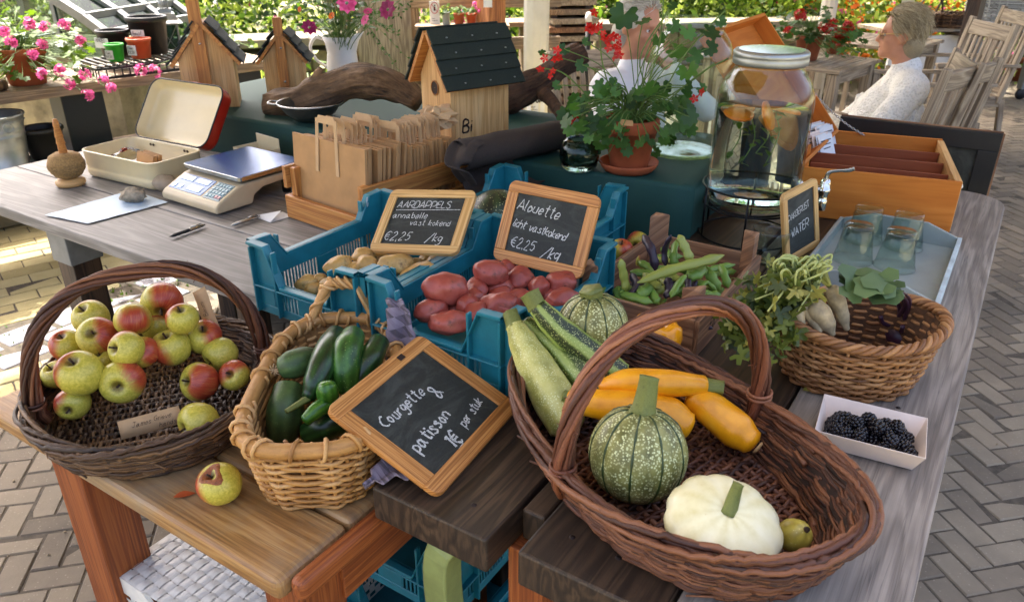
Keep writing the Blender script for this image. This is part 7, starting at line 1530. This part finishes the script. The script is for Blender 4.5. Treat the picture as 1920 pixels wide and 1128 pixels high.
def chain(A_, B_, sag, n):
    g = G()
    for k in range(n):
        f = (k+.5)/n; c = A_.lerp(B_, f)+Vector((0, 0, -sag*4*f*(1-f))); f2 = f+.01; d = (A_.lerp(B_, f2)+Vector((0, 0, -sag*4*f2*(1-f2)))-c).normalized(); s_ = d.cross(Vector((0, 0, 1))).normalized(); u = s_.cross(d)
        e = s_ if k % 2 else u; L = (B_-A_).length/n*.68; g.tube([c+d*L*math.cos(a)+e*L*.5*math.sin(a) for a in [2*PI*i/12 for i in range(12)]], .0011, 5, closed=True)
    return g
ca, cb2 = aty(1500, 140, 2.6), Tb @ Vector((W_*.42, D_-.02, hh-.004))
o = obj('chain', chain(ca, cb2, .02, 34), M['steel']); o.parent = t; o.matrix_parent_inverse = Tb.inverted()
rr = random.Random(6)
for k in range(12):
    x, y = .03+.012*(k % 6)+rr.uniform(0, .01), (.42, .30)[k // 6]+rr.uniform(-.015, .015); q = thing('seed_packet', ['seed packet leaning in the orange box\'s rear compartment', 'seed packet leaning in the orange box\'s middle compartment'][k // 6], 'packet', tuple(Tb @ Vector((x, y, .015))), 0, ['packets in the rear compartment', 'packets in the middle compartment'][k // 6], rot=(0, R(-12-2*(k % 6)), bz-.5+rr.uniform(-.1, .1))); g = G(); g.box((0, 0, .08), (.0012, .085, .155)); obj('card', g, M['paper' if k % 3 else 'card'], q, smooth=False)
    g = G(); g.box((.0009, 0, .055), (.0006, .07, .06)); obj('picture', g, M[['leaf_sun', 'yellow', 'drift'][k % 3]], q, smooth=False)
    g = G()
    for r_ in range(3): g.box((.0009, 0, .14-.012*r_), (.0006, .06-.01*r_, .003))
    obj('print_lines', g, M['ink'], q, smooth=False)
# black framed board standing behind the table end
p0, p1 = Vector((1.17, 2.76, 0)), Vector((1.60, 2.50, 0)); d = p1-p0; t = thing('sandwich_board', 'black framed board with worn edges standing behind the orange box', 'board', tuple(p0), math.atan2(d.y, d.x)); L = d.length; Hb = .885
for (c, dd) in (((L/2, 0, Hb-.03), (L, .02, .06)), ((L/2, 0, .15), (L, .02, .06)), ((.03, 0, Hb/2+.06), (.06, .02, Hb-.24)), ((L-.03, 0, Hb/2+.06), (.06, .02, Hb-.24))): g = G(); g.box(c, dd); obj('frame_bar', g, M['blackp'], t, smooth=False, bevel=.002)
g = G(); g.box((L/2, .004, Hb/2+.06), (L-.12, .006, Hb-.24)); obj('panel', g, M['slate'], t, smooth=False)
g = G(); g.box((L/2, .0125, Hb-.002), (L, .004, .012)); g.box((L+.003, .003, Hb/2+.06), (.005, .02, Hb-.12)); obj('raw_edge', g, M['crate_wood'], t, smooth=False)
for x in (.05, L-.05): g = G(); g.tube([(x, .03, .8), (x, .28, 0)], .014, 4); g.box((x, 0, .06), (.03, .018, .12)); obj('leg', g, M['crate_wood'], t, smooth=False)
# ================================================================== PEOPLE
def capsule(g, p0, p1, r0, r1, n=14):
    p0, p1 = Vector(p0), Vector(p1); d = (p1-p0); L = d.length; d.normalize(); u = d.orthogonal().normalized(); v_ = d.cross(u); rings = []
    for k in range(5): a = PI/2*(1-k/5); rings.append((p0-d*r0*math.sin(a), r0*math.cos(a)))
    for k in range(5): a = PI/2*k/4; rings.append((p1+d*r1*math.sin(a), max(.0005, r1*math.cos(a))))
    g.loft([[c+(u*math.cos(2*PI*j/n)+v_*math.sin(2*PI*j/n))*r for j in range(n)] for c, r in rings])
def chainc(g, P, r):
    for i in range(len(P)-1): capsule(g, P[i], P[i+1], r[i], r[i+1])
def head(g, c, fwd, s_=1.0, tilt=0):
    """head at c facing fwd"""
    f = Vector(fwd).normalized(); up = Vector((0, 0, 1)); l = up.cross(f).normalized(); up = f.cross(l); B = Matrix((f, l, up)).transposed(); Q = lambda x, y, z: Vector(c)+B @ Vector((x*s_, y*s_, z*s_))
    g.blob(.094*s_, .074*s_, .098*s_, 24, 1, 0, c=Q(-.008, 0, .03), rot=B); g.blob(.068*s_, .062*s_, .075*s_, 20, 1, 0, c=Q(.022, 0, -.045), rot=B)
    g.blob(.03*s_, .032*s_, .028*s_, 14, 1, 0, c=Q(.07, 0, -.088), rot=B)                               # chin
    capsule(g, Q(.083, 0, .02), Q(.106, 0, -.022), .010*s_, .0145*s_); g.blob(.012*s_, .02*s_, .01*s_, 10, 1, 0, c=Q(.094, 0, -.026), rot=B)   # nose
    capsule(g, Q(.078, -.03, .03), Q(.078, .03, .03), .014*s_, .014*s_)                                  # brow
    g.blob(.014*s_, .026*s_, .008*s_, 12, 1, 0, c=Q(.086, 0, -.052), rot=B); g.blob(.013*s_, .022*s_, .008*s_, 12, 1, 0, c=Q(.085, 0, -.063), rot=B)   # lips
    for s in (-1, 1):
        g.blob(.03*s_, .024*s_, .026*s_, 12, 1, 0, c=Q(.052, s*.04, -.02), rot=B); g.blob(.022*s_, .011*s_, .034*s_, 12, 2, .1, c=Q(-.012, s*.074, -.005), rot=B)
    return Q, B
def remesh(o, v=.008, sm=4):
    m = o.modifiers.new('join', 'REMESH'); m.mode = 'VOXEL'; m.voxel_size = v; m.use_smooth_shade = True; s = o.modifiers.new('soft', 'SMOOTH'); s.iterations = sm; s.factor = .5
def hand(g, wrist, fwd, pn, s_=1.0, side=1, curl=.5):
    f = Vector(fwd).normalized(); n = Vector(pn).normalized(); l = n.cross(f).normalized()*side; W = Vector(wrist); g.blob(.045*s_, .038*s_, .015*s_, 14, 1, 0, c=W+f*.045, rot=Matrix((f, l, n)).transposed())
    for k, (o_, L, r) in enumerate(((-.028, .066, .0082), (-.010, .075, .0086), (.009, .07, .0083), (.026, .055, .0073))):
        b = W+f*.08+l*o_; m = b+(f*math.cos(curl*.5)-n*math.sin(curl*.5))*L*.5; e = m+(f*math.cos(curl*1.3)-n*math.sin(curl*1.3))*L*.5; chainc(g, [b-f*.015, b, m, e], [r, r, r*.95, r*.8])
    b = W+f*.025-l*.032; chainc(g, [b, b+(f*.6-l*.7)*.035-n*.008, b+(f*.9-l*.5)*.065-n*.016], [.011, .0095, .008])
def hairtufts(g, Q, B, n, rr, L, s_, part=None, back=True, r=.004):
    for k in range(n):
        th_ = rr.uniform(0, 2*PI); ph = abs(rr.gauss(0, .75)); ph = min(ph, 1.95); d = Vector((math.sin(ph)*math.cos(th_), math.sin(ph)*math.sin(th_), math.cos(ph)))
        if d.x > .62 and d.z < .62: continue
        if d.x > .25 and d.z < .12: continue
        if abs(d.y) > .75 and d.z < -.25 and d.x > -.25: continue
        p = Vector((-.008+d.x*.094, d.y*.076, .03+d.z*.1)); sw = Vector((-.55-.5*max(0, d.z), d.y*.5+rr.gauss(0, .38), -.9+.5*max(0, d.z)+rr.gauss(0, .25))); sw = (sw-d*sw.dot(d)*.97).normalized(); l_ = L*rr.uniform(.6, 1.2)
        lf = rr.uniform(.003, .024); P = [p*.97, p+d*(.006+lf*.6)+sw*l_*.3, p+d*lf*(1-.3*max(0, -d.z+.3))+sw*l_*.65-d*l_*.12, p-d*(l_*.32-lf*.8)+sw*l_+Vector((rr.gauss(0, .007), rr.gauss(0, .009), rr.gauss(0, .007)))]
        q = bez([Q(*[c/1 for c in v]) for v in P], 3); m = len(q); g.tube(q, [max(.0006, r*(1-(i/(m-1))**2)*rr.uniform(.7, 1.2)) for i in range(m)], 5, flat=.6)
M['hair_blond'] = wickermat('ash_blond_hair', '#857658', '#b0a080', '#d6cba9', .5); M['hair_white'] = wickermat('white_hair', '#a49b88', '#cfc8b8', '#eae6dc', .5)
tk = NT('white_crochet_knit'); v = tk.coord('Object'); vo = tk.n('ShaderNodeTexVoronoi'); tk.l(v, vo.inputs['Vector']); vo.inputs['Scale'].default_value = 95; tk.base(tk.ramp(vo.outputs['Distance'], [(.0, '#cfccc0'), (.5, '#efece2')])); tk.set(Roughness=.9); tk.bump(vo.outputs['Distance'], .8, .006); M['knit'] = tk.m
M['shirt'] = plain('white_cotton_shirt', '#e6e6e8', .8, 0, .04, 12, .15); M['trouser'] = plain('dark_blue_trousers', '#27303d', .85, 0, .1, 40, .2); M['shoe'] = plain('brown_leather_shoe', '#3a281c', .5, 0, .1, 30, .1)
def seated(name, label, loc, rz, cloth, hairm, headf, hc, arms, lean, hairn, hairL, glasses=False, v=.008, collar=True, seed=1, hair_r=.0045, hs=1.0):
    t = thing(name, label, 'person', tuple(loc), rz); rr = random.Random(seed); g = G(); hip = Vector((0, 0, .47)); ch = Vector((-.05-lean, 0, .70)); nb = Vector((-.07-lean*1.3, 0, .885))
    Q, B = head(g, hc, headf, hs); g.blob(.12, .17, .12, 18, 1, 0, c=hip); chainc(g, [hip, ch, nb], [.12, .125, .06]); capsule(g, nb+Vector((-.012, -.12, -.03)), nb+Vector((-.012, .12, -.03)), .062, .062); capsule(g, nb, Q(-.02, 0, -.05), .055, .05)
    kn, an = {}, {}
    for s in (-1, 1):
        kn[s] = Vector((.44, s*.11, .49)); an[s] = Vector((.42+.05*s, s*.11, .1)); chainc(g, [hip+Vector((.02, s*.085, -.01)), kn[s], an[s]], [.085, .058, .04]); chainc(g, [an[s]+Vector((-.02, 0, -.05)), an[s]+Vector((.15, 0, -.065))], [.04, .03])
        sh, el, wr, fd, pn = arms[s]; chainc(g, [nb+Vector((-.012, s*.155, -.05)), el, wr], [.052, .042, .028]); hand(g, wr, fd, pn, 1, s, .7)
    body = obj('body', g, M['skin'], t); remesh(body, v)
    g = G(); g.blob(.135, .185, .13, 18, 1, 0, c=hip+Vector((-.01, 0, .01))); chainc(g, [hip, ch, nb+Vector((0, 0, -.045))], [.14, .15, .085]); capsule(g, nb+Vector((-.015, -.13, -.04)), nb+Vector((-.015, .13, -.04)), .078, .078); chainc(g, [nb+Vector((0, 0, -.05)), nb+Vector((.0, 0, .03))], [.09, .066])
    for s in (-1, 1): sh, el, wr, fd, pn = arms[s]; chainc(g, [nb+Vector((-.012, s*.16, -.05)), el, Vector(el).lerp(Vector(wr), .9)], [.068, .06, .046])
    for k in range(26):
        a = rr.uniform(0, 6.3); z = rr.uniform(.5, .82); x = -.05-lean+math.cos(a)*.14; y = math.sin(a)*.15; capsule(g, (x, y, z), (x+rr.gauss(0, .02), y+rr.gauss(0, .02), z-rr.uniform(.05, .12)), .018, .008, 8)
    o = obj('top', g, M[cloth], t); remesh(o, .009, 3)
    g = G()
    for s in (-1, 1): chainc(g, [hip+Vector((.02, s*.085, -.01)), kn[s], an[s]+Vector((0, 0, .03))], [.098, .072, .062])
    o = obj('trousers', g, M['trouser'], t); remesh(o, .012, 3)
    for s in (-1, 1): g = G(); chainc(g, [an[s]+Vector((-.03, 0, -.05)), an[s]+Vector((.16, 0, -.063))], [.047, .037]); o = obj('shoe', g, M['shoe'], t); remesh(o, .01, 2)
    g = G(); g.blob(.100*hs, .085*hs, .104*hs, 22, 2, .03, c=Q(-.026, 0, .038), rot=B); g.blob(.062*hs, .076*hs, .085*hs, 16, 2, .03, c=Q(-.056, 0, -.04), rot=B); hairtufts(g, Q, B, hairn, rr, hairL, hs, r=hair_r); obj('hair', g, M[hairm], t)
    for s in (-1, 1):
        g = G(); g.blob(.006, .0105, .0085, 12, 1, 0, c=Q(.0755, s*.032, .008), rot=B); e_ = obj('eye', g, M['white'], t); g = G(); g.blob(.003, .005, .0055, 10, 1, 0, c=Q(.0802, s*.032, .008), rot=B); obj('pupil', g, M['ink'], e_)
        g = G(); g.blob(.0075, .0125, .006, 12, 1, 0, c=Q(.0752, s*.032, .0165), rot=B); obj('eyelid', g, M['skin'], t)
    g = G(); capsule(g, Q(.0925, -.018, -.057), Q(.0925, .018, -.057), .0028, .0028); obj('mouth', g, plain('lip_'+name, '#a25f52', .5), t)
    if glasses:
        g = G()
        for s in (-1, 1): g.tube([Q(.099, s*.033+.024*math.cos(a), .006+.021*math.sin(a)) for a in [2*PI*i/20 for i in range(20)]], .0014, 6, closed=True); g.tube([Q(.097, s*.057, .01), Q(.05, s*.078, .014), Q(-.012, s*.081, .012)], .0022, 6)
        g.tube([Q(.099, -.01, .008), Q(.103, 0, .011), Q(.099, .01, .008)], .002, 6); gl_ = obj('glasses', g, M['pine'], t)
        for s in (-1, 1): g = G(); g.M = Matrix.Translation(Q(.099, s*.033, .006)) @ B.to_4x4() @ Matrix.Rotation(PI/2, 4, 'Y'); g.lathe([(.001, 0), (.021, 0)], 20); obj('lens', g, M['pane'], gl_, solid=.001)
    return t
hcW = aty(1690, 66, 3.62)
wl = Vector((hcW.x, hcW.y, 0)); rzw = R(164); hl = Matrix.Rotation(-rzw, 3, 'Z') @ (hcW-Vector((wl.x, wl.y, 0)))
base = Matrix.Rotation(rzw, 3, 'Z') @ Vector((-.10, 0, 0)); wl = wl-base
seated('person', 'seated person with tousled blond hair and glasses, in a white knitted cardigan, looking left', (wl.x, wl.y, hcW.z-1.055), rzw, 'knit', 'hair_blond', (1, -.16, -.04), (-.10, 0, 1.055), {1: (None, (.02, .26, .60), (.26, .12, .60), (.9, -.4, -.1), (0, 0, 1)), -1: (None, (.02, -.26, .60), (.26, -.10, .61), (.9, .4, -.1), (0, 0, 1))}, .06, 2400, .10, True, seed=4, hair_r=.0026, hs=.88)
hcM = aty(1198, 50, 3.55); rzm = R(-52); base = Matrix.Rotation(rzm, 3, 'Z') @ Vector((-.02, 0, 0)); ml = Vector((hcM.x, hcM.y, 0))-base
hb = Vector((-.02, 0, 1.09)); seated('person', 'seated person with white hair and white shirt, chin on hand, behind the geranium', (ml.x, ml.y, hcM.z-1.09), rzm, 'shirt', 'hair_white', (1, .1, -.22), tuple(hb), {1: (None, (.2, .24, .74), (.12, .06, .93), (-.15, -.35, .9), (-.9, -.2, .2)), -1: (None, (.1, -.25, .62), (.3, -.08, .68), (.8, .5, .1), (0, 0, 1))}, -.02, 900, .055, False, seed=9, hair_r=.003)
# ================================================================== TEAK FURNITURE
def chair(label, loc, rz, group='slatted teak chairs', seat=.43, arms=True):
    """faces local +x"""
    t = thing('teak_chair', label, 'chair', tuple(loc), rz, group); W_, D_ = .50, .48
    g = G()
    for k in range(6): g.box((-.19+k*.078, 0, seat), (.066, W_-.03, .02))
    g.box((0, -W_/2+.02, seat-.035), (D_, .025, .05)); g.box((0, W_/2-.02, seat-.035), (D_, .025, .05)); obj('seat', g, M['teak'], t, smooth=False, bevel=.004)
    lean = R(-11); Rm = rotm(y=lean); b0 = Vector((-.22, 0, seat-.02)); L = .58
    def bk(y, z0, z1, w_, th_, n, off=0): g = G(); c = b0+Rm @ Vector((off, 0, (z0+z1)/2))+Vector((0, y, 0)); g.box(c, (th_, w_, z1-z0), rot=Rm, grain=2 if z1-z0 > w_ else 1); obj(n, g, M['teak'], t, smooth=False, bevel=.005)
    bk(-W_/2+.02, -.02, L, .042, .03, 'back_post'); bk(W_/2-.02, -.02, L, .042, .03, 'back_post'); bk(0, L-.10, L-.015, W_-.085, .024, 'top_rail', -.001); bk(0, .04, .09, W_-.085, .022, 'bottom_rail', -.001)
    for k in range(7): bk(-.168+k*.056, .091, L-.101, .03, .012, 'back_slat')
    for s in (-1, 1):
        g = G(); g.box((.21, s*(W_/2-.02), seat/2+(.1 if arms else 0)), (.045, .04, seat+(.2 if arms else 0))); obj('leg', g, M['teak'], t, smooth=False, bevel=.004)
        g = G(); g.tube([(-.24, s*(W_/2-.02), seat-.01), (-.30, s*(W_/2-.02), 0)], .024, 4); obj('leg', g, M['teak'], t, smooth=False)
        if arms: g = G(); g.box((-.03, s*(W_/2-.02), seat+.212), (.54, .055, .022)); obj('armrest', g, M['teak'], t, smooth=False, bevel=.006)
    return t
cw = chair('teak chair carrying the blond person in the knitted cardigan', (wl.x+.06, wl.y-.02, 0), rzw, arms=True)
p = aty(1800, 170, 3.30); chair('teak chair with its slatted back turned to the viewer, at the right', (p.x-.16, p.y+.28, 0), R(128))
p = aty(1745, 110, 4.9); chair('teak armchair just behind the blond person\'s shoulder', (p.x, p.y, 0), R(180))
p = aty(1800, 100, 5.6); chair('teak armchair farther back beside the dark post', (p.x, p.y, 0), R(175))
chair('teak chair hidden under the person in the white shirt', (ml.x, ml.y, 0), rzm, arms=False)
def slat_table(label, loc, rz, L, W_, h=.72):
    t = thing('teak_table', label, 'table', tuple(loc), rz); g = G(); n = int(W_/.07)
    for k in range(n): g.box((L/2, (k+.5)*W_/n, h-.012), (L-.09, W_/n-.008, .022))
    g.box((.022, W_/2, h-.012), (.044, W_, .024)); g.box((L-.022, W_/2, h-.012), (.044, W_, .024)); obj('tabletop', g, M['teak'], t, smooth=False, bevel=.003)
    for x in (.05, L-.05):
        for y in (.05, W_-.05): g = G(); g.box((x, y, h/2-.015), (.06, .06, h-.03)); obj('leg', g, M['teak'], t, smooth=False, bevel=.003)
    for y in (.05, W_-.05): g = G(); g.box((L/2, y, h-.06), (L-.16, .022, .07)); obj('apron', g, M['teak'], t, smooth=False)
    for k in range(7): 
        g = G(); g.box((.05, .14+k*(W_-.28)/6, h/2-.03), (.02, .035, h-.2)); obj('end_slat', g, M['teak'], t, smooth=False)
    return t
slat_table('slatted teak table left of the seated blond person', (1.93, 4.68, 0), R(46), .62, .95)
slat_table('second slatted teak table with the small flower pot, farther back', (2.75, 5.55, 0), R(46), .7, 1.1)
p = at(1512, 112, .722); t = pot('flower_pot', 'terracotta pot of red geraniums on the slatted teak table', tuple(p), .085, .15, 'terra_dark', 'potted plant'); rr = random.Random(33)
geranium(t, rr, .24, 150, .06, 0, [loc_of(t, aty(x, y, 5.0)) for x, y in ((1548, 52), (1560, 48), (1578, 66), (1590, 70), (1572, 72), (1500, 30), (1480, 62), (1590, 50))], 'leaf', 'red_petal', .3, .14, .03, 16, .1)
p = at(1562, 100, .722); t = pot('flower_pot', 'small terracotta pot of trailing greenery on the farther table', tuple(p), .06, .09, 'terra_dark', 'potted plant'); geranium(t, rr, .14, 70, .05, 0, [loc_of(t, aty(x, y, p.y)) for x, y in ((1600, 62), (1588, 72))], 'leaf', 'orange_petal', .2, .08, .03, 14, .15)
# ================================================================== MORE BACKGROUND
# stack of weathered boards
rr = random.Random(2); p = aty(1068, 60, 6.6)
for k in range(17):
    t = thing('stacked_board', 'weathered board end in the tall stack beside the white post', 'board', (p.x+rr.uniform(-.03, .03), p.y+rr.uniform(-.02, .02), .03+k*.068), R(10)+rr.uniform(-.05, .05), 'stacked weathered boards'); g = G()
    g.box((0, .3, .02), (.36+rr.uniform(-.05, .05), .75, .042)); obj('board', g, M[['shelf_wood', 'teak', 'crate_wood', 'teak'][k % 4]], t, smooth=False, bevel=.003)
    g = G(); g.box((-.14, .2, -.014), (.05, .5, .02)); g.box((.14, .2, -.014), (.05, .5, .02)); obj('spacer', g, M['dark_wood'], t, smooth=False)
t = thing('patio_lamp', 'slim black lamp post with a white top beside the board stack', 'lamp', tuple(Vector((aty(1103, 50, 6.2).x, 6.2, 0)))); g = G(); g.tube([(0, 0, 0), (0, 0, .83)], .02, 10); obj('pole', g, M['blackp'], t); g = G(); g.lathe([(.001, .9), (.018, .895), (.026, .86), (.026, .83), (.02, .83)], 16); obj('lamp_head', g, M['white'], t)
# fence with a prohibition sign, shelf with pots
p = aty(790, 60, 6.25); t = thing('board_fence', 'open weathered board fence behind the cut flowers', 'fence', (-1.35, 6.05, 0), R(7))
for x in (.12, .62, 1.1, 1.6): g = G(); g.box((x, 0, .53), (.08, .08, 1.06)); obj('post', g, M['shelf_wood'], t, smooth=False, bevel=.003)
for z in (.34, .68, .98): g = G(); g.box((.85, -.052, z), (1.75, .022, .09)); obj('rail', g, M['shelf_wood'], t, smooth=False, bevel=.003)
g = G(); g.box((.40, -.07, .72), (.40, .012, .55)); obj('panel', g, M['teak'], t, smooth=False)
p = aty(815, 25, 5.95); t = thing('prohibition_sign', 'small white sign with a red circled figure and small print', 'sign', tuple(p), R(4)); g = G(); g.box((0, 0, 0), (.072, .004, .165)); obj('sign_plate', g, M['white'], t, smooth=False, bevel=.001); g = G(); g.tube([(math.cos(a)*.027, -.004, .035+math.sin(a)*.037) for a in [2*PI*i/32 for i in range(32)]], .0022, 6, closed=True); g.tube([(-.02, -.004, .06), (.02, -.004, .008)], .002, 5); obj('red_ring', g, M['red_petal'], t); g = G(); g.blob(.005, .002, .006, 10, 1, 0, c=(.002, -.003, .052)); g.box((0, -.003, .03), (.012, .002, .026)); obj('figure', g, M['ink'], t); standtext(t, ['Geen', 'toegang'], .009, (-.022, -.003, -.04), 'ink')
t = thing('plank_shelf', 'plank shelf of small pots between the fence and timber post', 'shelf', (-.66, 5.93, 0), R(3)); g = G(); g.box((.3, 0, .825), (.68, .22, .03)); obj('plank', g, M['shelf_wood'], t, smooth=False)
for x in (.03, .58): g = G(); g.box((x, 0, .405), (.05, .15, .81)); obj('leg', g, M['shelf_wood'], t, smooth=False)
def shp_(px): return Vector((aty(px, 45, 5.92).x, 5.92, .841))
t = pot('tin_can', 'grey green tin can of a plant on the plank shelf', shp_(837), .028, .085, 'tray', 'plant pot', .95, .1); geranium(t, rr, .08, 14, .03, 0, [], 'leaf_sun', 'pink_petal', .04, .08)
t = pot('flower_pot', 'left small terracotta pot on the plank shelf', shp_(861), .042, .08, 'terra', 'potted plant'); geranium(t, rr, .07, 30, .028, 0, [], 'leaf_sun', 'pink_petal', .06, .07)
t = pot('flower_pot', 'small orange terracotta pot next to the timber post', shp_(884), .042, .08, 'orange_p', 'potted plant'); geranium(t, rr, .06, 26, .026, 0, [(.05, 0, .12), (.06, -.02, .1), (.03, .02, .13)], 'leaf_sun', 'pink_petal', .06, .07, .02)
p = aty(882, 14, 6.3); t = thing('bird_feeder', 'turquoise bird feeder with a red gable on the fence', 'bird feeder', (p.x, p.y, 0), R(10)); g = G(); g.box((0, 0, p.z-.01), (.12, .1, .05)); g.box((0, 0, (p.z-.03)/2), (.03, .03, p.z-.036)); M['turq'] = plain('turquoise_paint', '#7ab8ac', .6); obj('feeder_body', g, M['turq'], t, smooth=False); g = G(); g.loft([[(-.09, y, p.z+.016), (0, y, p.z+.07), (.09, y, p.z+.016)] for y in (-.07, .07)]); obj('roof', g, M['turq'], t, smooth=False)
t = thing('garden_bench', 'pale plank bench behind the large birdhouse', 'bench', tuple(Vector((-.1, 6.5, 0))), R(8)); g = G(); g.box((.0, 0, .79), (.5, .3, .035)); obj('plank', g, M['shelf_wood'], t, smooth=False)
for x in (-.2, .2): g = G(); g.box((x, 0, .386), (.05, .25, .77)); obj('leg', g, M['shelf_wood'], t, smooth=False)
p = aty(985, 75, 6.3); pot('flower_pot', 'orange pot on the ground left of the fluted white post', (p.x, p.y, 0), .1, .16, 'orange_p', 'plant pot')
# printed label on the white post
for (z, txt, s_, nm) in ((.52, ['GP'], .05, 'logo'),):
    b = aty(1008, 205, 5.53); g = G(); g.loft([[(math.cos(a)*.0845, math.sin(a)*.0845, zz) for a in [R(-150+i*8) for i in range(16)]] for zz in (-.13, .13)], caps=False, closed_u=False); o = obj('printed_label', g, M['paper'], pt, loc=(0, 0, b.z)); standtext(o, ['GP'], .035, (.0, -.09, .05), 'ink', name='logo', jit=.05, heavy=2); standtext(o, ['hout', 'schoon', 'water'], .013, (-.035, -.09, .015), 'ink', name='small_print'); 
    g = G(); g.tube([(math.cos(a)*.018-.03, -.09, .066+math.sin(a)*.018) for a in [2*PI*i/20 for i in range(20)]], .003, 5, closed=True); obj('ring_mark', g, M['ink'], o)
# stand of dark baskets and the silver basket trolley at the far right
p = aty(1775, 55, 7.4); t = thing('display_table', 'low table with a pale front panel carrying dark baskets', 'table', (p.x-.45, p.y, 0), R(12)); zt2 = p.z; g = G(); g.box((.4, .2, zt2-.015), (1.0, .5, .03)); obj('tabletop', g, M['teak'], t, smooth=False); g = G(); g.box((.4, -.02, zt2*.5), (.9, .02, zt2*.8)); obj('front_panel', g, M['white'], t, smooth=False)
for k, (px, s_) in enumerate(((1742, .12), (1785, .17))):
    q = aty(px, 52, 7.5); wicker('display_basket', ['small dark basket with a tall hoop handle, on the far table', 'wide dark basket with two hoop handles, on the far table'][k], (q.x, q.y+.05, zt2+.001), 0, s_, s_*.8, .12, ('wick_dark', 'wick_dark', 'wick_dark'), rows=9, nst=16, rad=.006, rim=(2, .008, .007), handle=(.16, 0, .008, 4, .005, 1, .9), floor=False, seed=40+k)
p = aty(1862, 56, 7.6); t = thing('garden_trolley', 'dark wheeled trolley carrying the silver basket', 'trolley', (p.x, p.y, 0), R(6)); zt3 = p.z; g = G(); g.box((.1, 0, zt3-.015), (1.1, .5, .03)); obj('deck', g, M['dark_wood'], t, smooth=False)
for x in (-.28, .3): 
    g = G(); g.box((x, -.2, zt3*.5+.03), (.07, .07, zt3-.14)); g.box((x, .2, zt3*.5+.03), (.07, .07, zt3-.14)); obj('leg', g, M['alu'], t, smooth=False)
    g = G(); g.M = Matrix.Translation((x, -.2, .055)) @ Matrix.Rotation(PI/2, 4, 'X'); g.lathe([(.001, -.012), (.03, -.012), (.05, -.012), (.055, -.006), (.055, .006), (.05, .012), (.001, .012)], 20); obj('wheel', g, M['blackp'], t)
wicker('silver_basket', 'silver grey woven basket standing on the wheeled trolley', (p.x, p.y, zt3+.001), R(6), .26, .2, .3, ('silver', 'silver', 'silver') if 'silver' in M else ('wick_light', 'wick_light', 'wick_light'), p=3.5, bot=.85, rows=16, nst=26, rad=.007, rim=(2, .006, .007), floor=False, seed=44) if False else None
M['silver'] = wickermat('silver_grey_cane', '#8b8b86', '#b2b2ac', '#d6d6d0', .4); M['silver_l'] = plain('silver_lining', '#85857f', .6)
wicker('silver_basket', 'silver grey woven basket standing on the wheeled trolley', (p.x, p.y, zt3+.001), R(6), .26, .2, .3, ('silver', 'silver', 'silver'), p=3.5, bot=.85, rows=16, nst=26, rad=.008, rim=(2, .006, .008), floor=False, seed=44, liner='silver_l')
p = at(1898, 150, 0); t = pot('grass_pot', 'rusty pot of tall bright grass at the far right edge', (p.x+.1, p.y, 0), .2, .25, 'terra_dark', 'potted plant'); gl = G(); rr = random.Random(5)
for k in range(260):
    a = rr.uniform(0, 6.3); q = rr.uniform(0, .16); b = Vector((math.cos(a)*q, math.sin(a)*q, .2)); e = b+Vector((math.cos(a)*rr.uniform(.05, .4), math.sin(a)*rr.uniform(.05, .4), rr.uniform(.4, .95))); oval_leaf(gl, b, e, .014, (math.cos(a), math.sin(a), .4), .3)
obj('grass_blades', gl, M['leaf_sun'], t)
# things seen under the grey table
t = thing('water_butt', 'dark green plastic barrel standing under the grey table', 'barrel', tuple(AB(1.62, 1.62, 0))); g = G(); g.lathe([(.001, 0), (.13, 0), (.15, .02), (.165, .3), (.16, .5), (.165, .52), (.15, .52), (.145, .05), (.001, .04)], 32); obj('barrel_body', g, M['green_cloth'], t)
